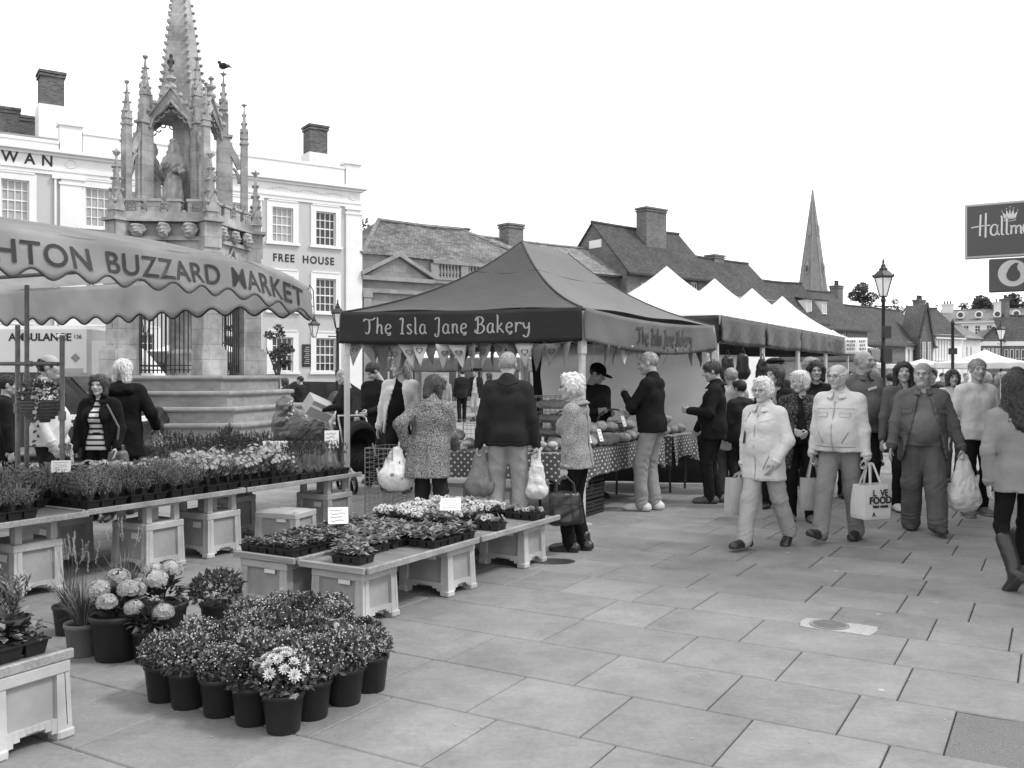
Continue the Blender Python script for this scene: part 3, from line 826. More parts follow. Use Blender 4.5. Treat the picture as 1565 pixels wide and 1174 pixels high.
# lanterns -------------------------------------------------------
def lantern_parts(root, z, k=1.0, hang=False):
    """four-sided street lantern whose base sits at height z"""
    mb = MB(); n = 4; q = math.pi / 4
    mb.lathe([(.07 * k, 0), (.10 * k, .03 * k)], n, (0, 0, z), q)
    for i in range(4):
        a = q + i * math.pi / 2
        mb.bar((.085 * k * math.cos(a), .085 * k * math.sin(a), z + .03 * k), (.2 * k * math.cos(a), .2 * k * math.sin(a), z + .48 * k), .022 * k)
    mb.lathe([(.215 * k, .48 * k), (.255 * k, .5 * k), (.25 * k, .53 * k), (.13 * k, .65 * k), (.1 * k, .66 * k), (.1 * k, .71 * k), (.06 * k, .74 * k), (.05 * k, .8 * k), (.025 * k, .83 * k), (.03 * k, .88 * k), (.004, .96 * k)], n if True else 8, (0, 0, z), q)
    for i in range(4):
        a = q + i * math.pi / 2; mb.lathe([(.012 * k, 0), (.02 * k, .04 * k), (.002, .08 * k)], 5, (.24 * k * math.cos(a), .24 * k * math.sin(a), z + .51 * k))
    o = mb.build('lantern_frame', m_iron, root)
    mb = MB(); mb.lathe([(.08 * k, .035 * k), (.19 * k, .475 * k)], 4, (0, 0, z), q); mb.build('lantern_glass', m_lampglass, o)
def lamp_post(px, d, ztop, label, k=1.0, twin=False):
    x = atx(px, d); t = thing('street_lamp', label, 'street lamp', (x, d, 0), .35)
    zb = ztop - .96 * k
    mb = MB(); mb.lathe([(.17, 0), (.17, .12), (.13, .16), (.12, .75), (.14, .8), (.09, .88), (.065, 1.0), (.055, zb * .55), (.075, zb * .55 + .04), (.075, zb * .55 + .12), (.05, zb * .55 + .16), (.042, zb - .12), (.06, zb - .1), (.06, zb - .04), (.035, zb)], 12)
    mb.build('post', m_iron, t, smooth=True)
    mb = MB(); mb.bar((-.24, 0, zb - .22), (.24, 0, zb - .22), .03); mb.lathe([(.0, -.03), (.03, 0), (.0, .03)], 6, (-.25, 0, zb - .22)); mb.lathe([(.0, -.03), (.03, 0), (.0, .03)], 6, (.25, 0, zb - .22)); mb.build('ladder_bar', m_iron, t)
    lantern_parts(t, zb, k); return t
lp = lamp_post(1350, 23, 4.52, 'tall black street lamp with lantern beside the church spire, nearest of the street', 1.0)
mb = MB(); mb.bbox((-.13, -.16, 1.95), (.13, -.05, 2.3)); mb.build('control_box', m_iron, lp); mb = MB(); mb.bbox((-.1, -.165, 2.55), (.1, -.06, 2.85)); mb.build('control_box', m_iron, lp)
lamp_post(1530, 50, 4.6, 'distant street lamp with lantern before the gabled shop at the far right', 1.1)
lamp_post(516, 27, 3.85, 'street lamp lantern just left of the bakery canopy corner', .9)
t = thing('signal_post', 'plain thin black post behind the smiling man', 'post', (atx(1456, 38), 38, 0))
mb = MB(); mb.lathe([(.09, 0), (.09, .9), (.065, .95), (.06, 3.7), (.08, 3.72), (.08, 3.8), (.0, 3.95)], 10); mb.build('pole', m_iron, t, smooth=True)
mb = MB(); mb.bbox((-.13, -.12, 2.5), (.13, .1, 2.75)); mb.build('box', m_iron, t)
for px, py, d, k, lab in ((480, 516, 43.3, 1.15, 'lantern hanging from a scrolled bracket on the white hotel front'), (222, 510, 38.5, 1.2, 'hotel lantern seen through the iron railings of the market cross')):
    p = at(px, py, d); t = thing('wall_lantern', lab, 'lantern', (p.x, p.y, p.z), SWA)
    lantern_parts(t, 0, k)
    mb = MB(); pl = Matrix.Rotation(-SWA, 3, 'Z') @ (p - SW); dep = -pl.y
    mb.tube([(0, 0, .96 * k), (0, 0, 1.2 * k), (0, .1, 1.9 * k), (0, .5, 2.15 * k), (0, .8, 1.9 * k), (0, dep - .01, 1.8 * k)], .022, 6)
    mb.tube([(0, dep - .01, 1.3 * k), (0, .5, 1.35 * k), (0, .1, 1.25 * k)], .02, 6)
    mb.tube([(0, .5 + .2 * math.cos(a), 1.65 * k + .2 * math.sin(a)) for a in np.linspace(0, 6.28, 13)], .014, 5); mb.build('bracket', m_iron, t)

# ------------------------------------------------------------------ stone town hall with pediment and balustrade
th_ = thing('stone_hall', 'weathered stone hall with pediment, balustrade and mossy hipped tile roof', 'building', SW + SWD * .12, SWA)
mb = MB(); wall_holes(mb, 0, 11.5, 0, 6.5, [(.9, 3.0, .3, 4.6), (5.0, 7.0, .3, 4.6), (8.4, 10.2, .3, 4.6)], .1)
mb.quad((11.5, .1, 0), (11.5, 8, 0), (11.5, 8, 7.7), (11.5, .1, 7.7)); mb.quad((0, .1, 6.5), (11.5, .1, 6.5), (11.5, .1, 7.7), (0, .1, 7.7)); mb.quad((0, .1, 0), (0, .1, 7.7), (0, 8, 7.7), (0, 8, 0)); mb.quad((0, 8, 0), (11.5, 8, 0), (11.5, 8, 7.7), (0, 8, 7.7))
mb.build('wall', m_stone2, th_)
mb = MB()
for x0, x1 in ((.9, 3.0), (5.0, 7.0), (8.4, 10.2)): mb.quad((x0, .24, .3), (x1, .24, .3), (x1, .24, 4.6), (x0, .24, 4.6))
mb.build('window_glass', m_glass_dk, th_)
mb = MB(); mb.bbox((-.05, -.25, 6.36), (3.95, .09, 6.56)); mb.bbox((0, -.1, 5.75), (3.9, .09, 5.95)); mb.bbox((3.95, -.08, 6.42), (11.5, .09, 6.6))
for s0, s1 in (((-.1, 6.56), (1.95, 7.62)), ((1.95, 7.62), (4.0, 6.56))):
    mb.ext([(s0[0], -.28, s0[1]), (s1[0], -.28, s1[1]), (s1[0], -.28, s1[1] + .2), (s0[0], -.28, s0[1] + .2)], (0, .36, 0))
mb.build('cornice', m_stone2p, th_)
mb = MB(); mb.ext([(.15, -.04, 6.565), (3.75, -.04, 6.565), (1.95, -.04, 7.6)], (0, .13, 0)); mb.build('pediment', m_stone2, th_)
mb = MB()
for x in (.25, 3.45): mb.bbox((x - .2, -.12, 0), (x + .2, .09, 5.748)); mb.bbox((x - .26, -.16, 5.5), (x + .26, .09, 5.745))
mb.build('pilaster', m_stone2p, th_)
bal = MB(); bal.lathe([(.09, 0), (.09, .05), (.05, .1), (.1, .3), (.055, .5), (.05, .6), (.09, .65), (.09, .7)], 8); bme = bal.mesh('baluster', m_stone2p, True)
for (x0, x1) in ((4.2, 5.55), (6.1, 7.5), (8.05, 9.45)):
    for i in range(7): put('baluster', bme, th_, (x0 + (x1 - x0) * (i + .5) / 7, .0, 6.72))
mb = MB(); mb.bbox((3.95, -.13, 6.6), (11.5, .085, 6.718)); mb.bbox((3.95, -.15, 7.422), (11.5, .085, 7.6))
for x in (4.05, 5.85, 7.78, 9.75): mb.bbox((x - .22, -.1, 6.72), (x + .22, .083, 7.42))
mb.build('balustrade_rail', m_stone2p, th_)
mb = MB(); e = -.1
rA, rB = Vector((2.8, 4, 10.05)), Vector((8.2, 4, 10.0)); c0, c1, c2, c3 = Vector((-.1, e, 7.64)), Vector((11.7, e, 7.64)), Vector((11.7, 8.2, 7.64)), Vector((-.1, 8.2, 7.64))
def sub_quad(a, b, c, d, n=10, m_=5):
    for i in range(n):
        for j in range(m_):
            f = lambda u, v: (a.lerp(b, u)).lerp(d.lerp(c, u), v) + Vector((0, 0, .04 * math.sin(u * 9 + v * 5) - .05 * math.sin(math.pi * u)))
            mb.quad(f(i / n, j / m_), f((i + 1) / n, j / m_), f((i + 1) / n, (j + 1) / m_), f(i / n, (j + 1) / m_))
sub_quad(c0, c1, rB, rA); mb.quad(c1, c2, rB); mb.quad(c2, c3, rA, rB); mb.quad(c3, c0, rA)
rf = mb.build('roof', m_roof_md, th_)
mb = MB(); mb.tube([rA + Vector((0, 0, .05)), (rA + rB) / 2, rB + Vector((0, 0, .05))], .13, 6); mb.tube([c0, rA], .12, 6); mb.tube([c1, rB], .12, 6); mb.build('ridge_tiles', m_roof_lt, rf)
chimney(rf, (9.2, 5.5), .35, .35, 8.6, 10.4, m_roof, 0)

# ------------------------------------------------------------------ the row of old houses down the street
h3, L = house('low house with pale tiled roof and brick chimney right of the stone hall', gp_d(742, 51), gp_d(957, 58), 7.95, 9.75, 6, m_brick, m_roof_lt, [(6.9, 7.5, 6.6, 7.4)], name='terraced_house')
p = Matrix.Rotation(-h3.rotation_euler.z, 3, 'Z') @ (at(798, 340, 55) - h3.location); chimney(h3, (p.x, 2.8), 1.15, .9, 8.8, p.z, m_brick, 0)
h4, L = house('tall brick house with broad chimney and steep dark tiled gable roof', gp_d(958, 57), gp_d(1088, 62), 8.25, 11.35, 6, m_brick, m_roof, [(5.9, 6.6, 6.5, 7.7), (1.2, 1.9, 6.4, 7.4)], name='gabled_house', nxz=(3, 3))
mb = MB(); mb.bbox((-.03, 2.2, 9.7), (.0, 3.3, 10.2)); mb.build('gable_vent', m_white, h4)
p = Matrix.Rotation(-h4.rotation_euler.z, 3, 'Z') @ (at(1008, 317, 61) - h4.location); chimney(h4, (p.x, 2.2), 1.9, .9, 9.4, p.z, m_brick, 0)
h5, L = house('tiled house with small chimney and white end behind the white tent peaks', gp_d(1092, 64), gp_d(1195, 70), 7.2, 10.25, 6, m_cream, m_roof, [(5.5, 6.2, 5.4, 6.4)], name='terraced_house')
p = Matrix.Rotation(-h5.rotation_euler.z, 3, 'Z') @ (at(1131, 386, 68) - h5.location); chimney(h5, (p.x, 3.2), 1.2, .8, 9.2, p.z, m_brick, 0)
h6, L = house('brick house with two white dormers below the church spire', gp_d(1238, 74), gp_d(1326, 80), 5.75, 8.95, 7, m_brick, m_roof, [(1.6, 2.3, 4.2, 5.4), (3.2, 3.9, 4.2, 5.4), (4.9, 5.6, 4.2, 5.4)], name='dormer_house')
for x in (1.0, 3.3):
    mb = MB(); mb.bbox((x, .9, 6.7), (x + .75, 2.6, 7.75)); do = mb.build('dormer', m_white, h6)
    mb = MB(); mb.ext([(x - .1, .75, 7.752), (x - .1, 3.2, 8.15), (x - .1, 3.2, 8.25), (x - .1, .75, 7.85)], (.95, 0, 0)); mb.build('dormer_roof', m_roof, do)
    mb = MB(); mb.bbox((x + .1, .885, 6.8), (x + .34, .899, 7.65)); mb.bbox((x + .41, .885, 6.8), (x + .65, .899, 7.65)); mb.build('pane', m_glass_lt, do)
g6, L = house('old brick gable with parapet just left of the dormer house', gp_d(1196, 73), gp_d(1262, 76), 6.2, 9.3, 5, m_brick, m_roof, (), name='gabled_house')
mb = MB(); mb.box((.3, 3.5, 9.6), (.35, .35, 1.4)); mb.build('flue', m_white, g6)
h7, L = house('low roofed house with dark tiles just right of the dormer house', gp_d(1318, 83), gp_d(1384, 89), 4.8, 8.3, 7, m_brick, m_roof, [(1.0, 1.8, 2.8, 4.2), (2.6, 3.4, 2.8, 4.2)], name='terraced_house')
chimney(h7, (2.2, 3.6), 1.0, .8, 7.6, 10.0, m_brick, 2)
h8, L = house('house with dark gable end and white timbered front beyond the tall lamp', gp_d(1384, 90), gp_d(1428, 96), 4.9, 8.4, 7, m_cream, m_roof, [(.6, 1.2, 2.2, 4.2), (2.0, 2.6, 2.2, 4.2), (3.4, 4.0, 2.2, 4.2), (4.8, 5.4, 2.2, 4.2)], name='terraced_house')
g8 = thing('gabled_shop', 'narrow dark gabled shop front with tall windows beside the white building', 'building', (atx(1406, 91), 91, 0), .25)
mb = MB(); mb.ext([(0, 0, 0), (1.45, 0, 0), (1.45, 0, 4.6), (.75, 0, 8.6), (0, 0, 5.4)], (0, 3, 0)); mb.build('wall', m_brick, g8)
for x in (.25, .85): window(g8, (x, x + .35, 2.4, 4.9), 1, 3, m_glass_lt, -.16)
mb = MB(); mb.bar((-.1, -.1, 5.3), (.75, -.1, 8.75), .2, .14); mb.bar((.75, -.1, 8.75), (1.6, -.1, 4.3), .2, .14); mb.build('bargeboard', m_roof, g8)
h9, L = house('white rendered building with row of tall dark windows far down the street', gp_d(1427, 96), gp_d(1471, 99), 5.9, 8.9, 6, m_white, m_roof, [(.25 + i * .52, .5 + i * .52, 3.3, 5.4) for i in range(6)], name='rendered_house', nxz=(1, 3), trim=m_white)
chimney(h9, (2.2, 3), 1.2, .7, 8.5, 9.7, m_brick, 3)
h10, L = house('small plain white house between the white building and the gabled shop', gp_d(1472, 102), gp_d(1499, 104), 5.9, 7.4, 5, m_cream, m_roof_lt, [(.6, .9, 2.8, 4.8), (1.4, 1.7, 2.8, 4.8)], name='rendered_house', nxz=(1, 2))
h12 = thing('gabled_shop', 'gabled shop with white fascia and dark upper windows at the end of the street', 'building', (atx(1499, 106), 106, 0), -.1)
mb = MB(); mb.ext([(0, 0, 0), (2.4, 0, 0), (2.4, 0, 5.4), (1.35, 0, 6.9), (0, 0, 5.4)], (0, 4, 0)); mb.bbox((2.4, .4, 0), (5.6, 5, 5.2)); mb.build('wall', m_brick, h12)
mb = MB(); mb.bbox((-.1, -.12, 5.0), (2.5, -.002, 5.5)); mb.bbox((2.5, .25, 5.0), (5.6, .398, 5.5)); mb.build('fascia', m_white, h12)
mb = MB(); mb.ext([(2.4, .3, 5.5), (5.7, .3, 5.5), (5.7, 2.6, 8.4), (2.4, 2.6, 8.4)], (0, .1, -.1)); mb.bar((-.2, -.1, 5.4), (1.35, -.1, 7.1), .3, .2); mb.bar((1.35, -.1, 7.1), (2.6, -.1, 5.4), .3, .2); mb.build('roof', m_roof, h12)
for x in (.25, .7, 1.15, 1.6, 2.0): window(h12, (x, x + .26, 2.6, 4.7), 1, 2, m_glass_lt, -.15, bar=.03)
for x in (2.7, 3.3, 3.9, 4.5): window(h12, (x, x + .4, 2.6, 4.6), 1, 2, m_glass_dk, .25, bar=.03)
h11, L = house('long pale far building with round dormer windows in its slate mansard roof', gp_d(1438, 138), gp_d(1600, 132), 9.6, 11.5, 9, m_cream, m_slate, [(3 + i * 1.5, 3.7 + i * 1.5, 7.6, 8.9) for i in range(8)], name='mansard_building', trim=m_white)
for i in range(5):
    x = 2.6 + i * 2.4; mb = MB(); mb.lathe([(.55, 0), (.55, .9), (.4, .92)], 14, (0, 0, 0)); o = mb.build('round_dormer', m_white, h11); o.location = (x, 1.0, 10.5); o.rotation_euler = (R(90), 0, 0)
    mb = MB(); mb.lathe([(.36, .921), (.36, .93)], 14); mb.build('pane', m_glass_dk, o)
for x, z in ((.8, 13.0), (7.8, 13.1), (12.6, 13.9)): chimney(h11, (x, 4), 1.6, 1, 10.8, z - .6, m_cream, 3)
h13, L = house('dark tiled house at the far right edge below the round signs', gp_d(1552, 112), gp_d(1600, 113), 5.2, 9.0, 4, m_brick, m_roof, [(1, 1.6, 2.6, 3.8)], name='terraced_house')
chimney(h13, (.3, 2), .6, .7, 8.4, 11.0, m_brick, 2)

# ------------------------------------------------------------------ church spire
sp = thing('church_spire', 'tall pointed stone church spire rising above the rooftops', 'church', (atx(1242, 290), 290, 0))
mb = MB(); mb.box((0, 0, 13.5), (8.6, 8.6, 27)); mb.bbox((-4.6, -4.6, 26.6), (4.6, 4.6, 27.4)); mb.build('tower', m_stone2, sp)
mb = MB(); mb.lathe([(4.4, 27), (3.6, 33), (.12, 58.7)], 8, (0, 0, 0), math.pi / 8)
for a in range(4):
    q = math.pi / 4 + a * math.pi / 2; mb.lathe([(1.6, 27), (.9, 29.5), (.0, 33)], 4, (3.6 * math.cos(q), 3.6 * math.sin(q), 0), q)
mb.build('spire', M('spire_stone', .19, .9, .15, 1.0, .2, 4, big=.15, bigscale=.2), sp)
mb = MB()
for a in range(8):
    q = math.pi / 8 + a * math.pi / 4; mb.bar((4.4 * math.cos(q), 4.4 * math.sin(q), 27), (.1 * math.cos(q), .1 * math.sin(q), 58.8), .22)
mb.lathe([(.0, 58.6), (.3, 58.9), (.0, 59.4)], 6); mb.build('rib', m_stone2p, sp)
for z, r in ((34.5, 3.3), (46, 1.75)):
    for a in range(4):
        if (z > 40) != (a % 2 == 1): continue
        q = -math.pi / 2 + math.pi / 4 * (1 if z < 40 else 0) + a * math.pi / 2
    for q in (-math.pi * .25, -math.pi * .75):
        mb = MB(); c = Vector((r * math.cos(q), r * math.sin(q), z)); mb.box((c.x, c.y, z), (.8, .8, 2.6), q); mb.lathe([(.6, 0), (.0, 1.2)], 4, (c.x, c.y, z + 1.3), q + math.pi / 4); lu = mb.build('lucarne', m_stone2p, sp)
        mb = MB(); mb.box((c.x * 1.13, c.y * 1.13, z), (.3, .45, 1.8), q); mb.build('louvre', m_black, lu)

# ------------------------------------------------------------------ trees behind the roofs
def leaf_cloud(n, blobs, size, seed, mats=None, flat=.5):
    """leaf-sized folded faces spread through a set of ellipsoid clumps"""
    r = np.random.RandomState(seed); V = []; Fc = []; mi = []
    w = np.array([b[3] ** 3 for b in blobs]); w = w / w.sum()
    for i in range(n):
        b = blobs[r.choice(len(blobs), p=w)]
        d = r.normal(size=3); d /= np.linalg.norm(d); rad = b[3] * r.uniform(.45, 1.08) ** .6
        c = np.array(b[:3]) + d * rad * np.array([1, 1, .8])
        u = r.normal(size=3); u /= np.linalg.norm(u); q = np.cross(u, d * flat + r.normal(size=3) * .6); q /= np.linalg.norm(q) + 1e-6
        s = size * r.uniform(.6, 1.4); o = len(V)
        V += [c - u * s, c + q * s * .5, c + u * s, c - q * s * .5 + np.cross(u, q) * s * .25]; Fc.append((o, o + 1, o + 2, o + 3))
    return V, Fc
def tree(name, label, px, d, ztop, w, seed, n=1600, trunk_h=None, size=None, mat=None):
    x = atx(px, d); t = thing(name, label, 'tree', (x, d, 0)); r = random.Random(seed)
    mb = MB(); th = trunk_h or ztop * .45
    mb.tube([(0, 0, -.03), (w * .02, 0, th * .5), (0, w * .02, th), (w * .05, 0, ztop * .85)], [w * .07, w * .055, w * .045, w * .01], 8)
    for i in range(6):
        a = i * 1.05 + r.random(); z = th * r.uniform(.75, 1.05)
        mb.tube([(0, 0, z), (math.cos(a) * w * .18, math.sin(a) * w * .18, z + (ztop - z) * .3), (math.cos(a) * w * .38, math.sin(a) * w * .38, z + (ztop - z) * r.uniform(.4, .7))], [w * .03, w * .018, w * .006], 6)
    mb.build('trunk', m_stem, t)
    bl = []
    for i in range(13):
        a = r.uniform(0, 6.28); rr = w * .36 * math.sqrt(r.random()); z = th + (ztop - th) * r.uniform(.15, .82)
        bl.append((rr * math.cos(a), rr * math.sin(a), z, w * r.uniform(.1, .2)))
    bl.append((0, 0, ztop - w * .17, w * .15))
    v, f = leaf_cloud(n, bl, size or w * .035, seed); put('crown', np_mesh('crown', v, f, mat or m_leaf_dk, False), t)
    return t
tree('broadleaf_tree', 'dark leafy tree behind the roofs right of the church spire', 1318, 150, 16.9, 6.2, 1, 2600)
tree('broadleaf_tree', 'smaller leafy tree just right of the tall street lamp', 1368, 155, 14.6, 4.2, 2, 1500)
tree('broadleaf_tree', 'dark rounded tree behind the far pale building', 1500, 175, 17.2, 8.5, 3, 3000)
tree('broadleaf_tree', 'dark tree behind the far chimneys at the right edge', 1550, 170, 17.0, 7.5, 4, 2600)
tree('broadleaf_tree', 'thin pale tree top left of the far chimney', 1432, 150, 13.2, 2.6, 5, 700)
tree('broadleaf_tree', 'leafy tree top showing behind the white hotel corner', 556, 62, 12.2, 3.4, 6, 1200)
def tub_tree(px, d, label, seed):
    t = tree('bay_tree', label, px, d, 3.75, 1.25, seed, 900, 1.7, .07)
    mb = MB(); mb.lathe([(.22, 0), (.28, .5), (.31, .52), (.31, .58), (.25, .58)], 12); mb.build('tub', m_black, t)
tub_tree(425, 37, 'clipped bay tree in a tub before the hotel, right of the market cross', 8)
tub_tree(352, 37.5, 'clipped bay tree in a tub seen through the market cross railings', 9)
# ------------------------------------------------------------------ the medieval market cross (five-sided)
XC = Vector((-7.62, 21.5, 0))
_c = Vector((-XC.x, -XC.y, 0)).normalized(); _r = Vector((-_c.y, _c.x, 0))
mc = thing('market_cross', 'five sided medieval stone market cross with statues, pinnacles and stepped base', 'monument', XC)
TH = [R(21.6 + 72 * i) for i in range(5)]
def pv(i, rad, z): a = TH[i % 5]; return (_c * math.cos(a) + _r * math.sin(a)) * rad + Vector((0, 0, z))
def pent(mb, prof):
    """stack of pentagon rings (radius, z)"""
    vs = [pv(i, r, z) for r, z in prof for i in range(5)]; fs = []
    for k in range(len(prof) - 1):
        for i in range(5):
            j = (i + 1) % 5; fs.append((k * 5 + i, k * 5 + j, k * 5 + 5 + j, k * 5 + 5 + i))
    fs += [tuple(range(4, -1, -1)), tuple(range(len(vs) - 5, len(vs)))]
    return mb.add(vs, fs)
sh = .328
for k in range(5):
    r = 2.25 + .3 * (4 - k); z = k * sh
    mb = MB(); pent(mb, [(r - .04, z - .02), (r - .04, z + sh - .12), (r - .015, z + sh - .10), (r + .03, z + sh - .085), (r + .045, z + sh - .05), (r + .03, z + sh - .012), (r + .01, z + sh)])
    mb.build('step', m_step, mc)
ZP = 5 * sh
def frame(i):
    """local frame at a corner: outward axis"""
    o = pv(i, 1, 0).normalized(); return o, Vector((-o.y, o.x, 0))
def pier(mb, i, rad, z0, z1, w, dpt):
    o, s = frame(i); rz = math.atan2(o.y, o.x); c = o * rad
    mb.box((c.x, c.y, (z0 + z1) / 2), (dpt, w, z1 - z0), rz)
mb_c = MB(); mb_c.lathe([(.34, 0), (.34, .5), (.28, .56), (.24, .6), (.24, 2.6), (.3, 2.7), (.34, 2.9)], 8, (0, 0, ZP)); mb_c.build('central_pillar', m_stone_plain, mc)
for i in range(5):
    mb = MB(); pier(mb, i, 1.62, ZP, ZP + .55, .56, .56); pier(mb, i, 1.60, ZP + .55, ZP + .62, .50, .50); pier(mb, i, 1.58, ZP + .62, 4.4, .42, .42); pier(mb, i, 1.6, 3.55, 3.62, .46, .47); pier(mb, i, 1.62, 4.4, 4.95, .38, .40)
    pier(mb, i, 1.68, 4.95, 5.02, .46, .42)
    mb.build('pier', m_stone, mc)
# arched faces, railings, frieze with carved heads, battlements
def face_map(i, rad):
    a, b = pv(i, rad, 0), pv(i + 1, rad, 0); L = (b - a).length; d = (b - a) / L; n = Vector((d.y, -d.x, 0))
    if n.dot(a + b) < 0: n = -n
    return a, d, n, L
head_pr = [ell((0, 0, 0), (.115, .1, .14)), ell((0, .06, -.05), (.075, .06, .075)), cap((0, .1, .02), (0, .135, -.03), .018, .028), ell((.05, .08, -.03), (.03, .025, .03)), ell((-.05, .08, -.03), (.03, .025, .03)), cap((-.05, .09, .045), (.05, .09, .045), .02), ell((.12, 0, .05), (.04, .04, .06)), ell((-.12, 0, .05), (.04, .04, .06)), ell((0, .0, .13), (.13, .09, .05))]
hv, hf = sdf_mesh(head_pr, .016, .03, sub=[ell((.045, .105, .02), (.018, .014, .012)), ell((-.045, .105, .02), (.018, .014, .012)), ell((0, .115, -.085), (.022, .014, .012))], post=lambda F, X, Y, Z: F + .012 * ripple(X, Y, Z, .09, 5))
head_me = np_mesh('carved_head', hv, hf, m_stone_plain)
for i in range(5):
    a, d, n, L = face_map(i, 1.56); th = .3
    mb = MB(); m0, m1 = .28, L - .28; zs, zt, za = 3.3, 4.56, 4.22
    N = 9; pts = []
    for q in range(2 * N + 1):
        s = q / (2 * N); x = m0 + (m1 - m0) * s; t = abs(2 * s - 1)
        z = zs + (za - zs) * (math.sqrt(max(1 - t ** 2.2, 0)) * .86 + .14 * (1 - t))
        pts.append((x, z))
    pts[0] = (m0, zs); pts[-1] = (m1, zs)
    P = lambda x, z, o=0.0: a + d * x + n * o + Vector((0, 0, z))
    for (x0, z0), (x1, z1) in zip(pts[:-1], pts[1:]):
        for o in (0.02, -th):
            mb.quad(P(x0, z0, o), P(x1, z1, o), P(x1, zt, o), P(x0, zt, o))
        mb.quad(P(x0, z0, .02), P(x0, z0, -th), P(x1, z1, -th), P(x1, z1, .02))
    for x0, x1 in ((0.15, m0), (m1, L - .15)): mb.box((P((x0 + x1) / 2, (zs + zt) / 2, -th / 2 + .01)), (x1 - x0, th + .02, zt - zs), math.atan2(d.y, d.x))
    for x0 in (m0, m1): mb.box(P(x0, (ZP + zs) / 2, -.1), (.14, .26, zs - ZP), math.atan2(d.y, d.x))
    mb.build('arch', m_stone, mc)
    mb = MB(); mb.tube([P(x, z + .07, .05) for x, z in pts], .045, 5); mb.tube([P(x, z + .0, .03) for x, z in pts], .03, 5)
    mb.tube([P(L / 2 - .28, za + .03, .05), P(L / 2 - .1, za + .13, .06), P(L / 2, za + .3, .07)], .035, 5); mb.tube([P(L / 2 + .28, za + .03, .05), P(L / 2 + .1, za + .13, .06), P(L / 2, za + .3, .07)], .035, 5)
    mb.build('arch_moulding', m_stone_plain, mc)
    rl = MB(); nb = 12
    for q in range(nb + 1):
        x = m0 + .08 + (m1 - m0 - .16) * q / nb; rl.tube([P(x, ZP + .05, -.1), P(x, 3.75, -.1)], .013, 5)
    for z in (ZP + .12, ZP + .22, 3.2): rl.bar(P(m0 + .06, z, -.1), P(m1 - .06, z, -.1), .03, .02)
    rl.build('railing', m_iron, mc)
    for q in (.2, .5, .8):
        o = put('carved_head', head_me, mc, P(L * q, 4.74, .13)); o.rotation_euler = (0, .0, math.atan2(-n.x, n.y)); o.scale = (1.05 + .15 * math.sin(i * 3 + q * 9), 1, 1.0 + .12 * math.cos(i * 2 + q * 7))
    # battlement band
    a2, d2, n2, L2 = face_map(i, 1.66)
    Q = lambda x, z, o=0.0: a2 + d2 * x + n2 * o + Vector((0, 0, z)); rz = math.atan2(d2.y, d2.x)
    mb = MB(); mb.box(Q(L2 / 2, 5.06, -.12), (L2 - .12, .26, .22), rz)
    segs = ((.12, .48, 5.42), (.62, .88, 5.42), (1.06, 1.32, 5.42), (1.47, 1.85, 5.42)); lows = ((.48, .62), (.88, 1.06), (1.32, 1.47))
    for x0, x1, z in segs: mb.box(Q((x0 + x1) / 2, 5.28, -.12), (x1 - x0, .2, .24), rz); mb.box(Q((x0 + x1) / 2, 5.425, -.12), (x1 - x0 + .05, .27, .055), rz)
    for x0, x1 in lows: mb.box(Q((x0 + x1) / 2, 5.185, -.12), (x1 - x0 - .06, .27, .04), rz)
    mb.box(Q(L2 / 2, 4.985, -.1), (L2 + .02, .36, .06), rz); mb.box(Q(L2 / 2, 4.6, -.12), (L2 - .2, .28, .08), rz)
    mb.build('battlement', m_stone, mc)
    for x in (.3, .98, 1.66):
        mb = MB()
        for q in range(4):
            e = math.pi / 4 + q * math.pi / 2; cx, cz = x + .045 * math.cos(e), 5.27 + .045 * math.sin(e)
            mb.tube([Q(cx + .04 * math.cos(w), cz + .04 * math.sin(w), -.012) for w in np.linspace(0, 6.28, 9)], .012, 4)
        for sx in (-.1, .1): mb.bar(Q(x + sx, 5.17, -.01), Q(x + sx, 5.37, -.01), .02)
        for sz in (5.17, 5.37): mb.bar(Q(x - .1, sz, -.01), Q(x + .1, sz, -.01), .02)
        mb.build('quatrefoil', m_stone_plain, mc)
mb = MB(); pent(mb, [(1.5, 4.56), (1.5, 5.0), (1.6, 5.01), (1.6, 5.12)]); mb.build('vault', m_stone, mc)

def pinnacle_mesh(name, w, h, crock, shaft=0.0):
    """square shaft with little gables and a crocketed spirelet"""
    mb = MB(); z = 0
    if shaft: mb.box((0, 0, shaft / 2), (w, w, shaft)); z = shaft
    for q in range(4):
        e = q * math.pi / 2; T = Matrix.Rotation(e, 4, 'Z')
        mb.add([(-w * .62, -w * .58, z - w * .1), (w * .62, -w * .58, z - w * .1), (0, -w * .6, z + w * 1.5), (-w * .62, 0, z - w * .1), (w * .62, 0, z - w * .1), (0, 0, z + w * 1.5)], [(0, 1, 2), (0, 2, 5, 3), (1, 4, 5, 2), (0, 3, 4, 1)], T)
    hh = h - shaft
    mb.lathe([(w * .62, 0), (w * .10, hh * .86), (w * .3, hh * .9), (w * .28, hh * .94), (w * .1, hh * .97), (.004, hh)], 4, (0, 0, z), math.pi / 4)
    for k in range(crock):
        t = (k + .7) / (crock + .6); rr = w * (.62 - .5 * t) * .9; zz = z + hh * .86 * t
        s = w * (.34 - .1 * t)
        for q in range(4):
            e = math.pi / 4 + q * math.pi / 2
            c = (math.cos(e) * (rr + s * .45), math.sin(e) * (rr + s * .45), zz)
            mb.lathe([(s * .15, -s * .6), (s * .55, -s * .1), (s * .62, s * .2), (s * .2, s * .6)], 5, c, e)
    s = w * .32
    for q in range(4):
        e = q * math.pi / 2; mb.lathe([(s * .2, -s * .4), (s * .5, 0), (s * .2, s * .5)], 5, (math.cos(e) * w * .3, math.sin(e) * w * .3, z + hh * .93), e)
    return mb.mesh(name, m_stone_plain)
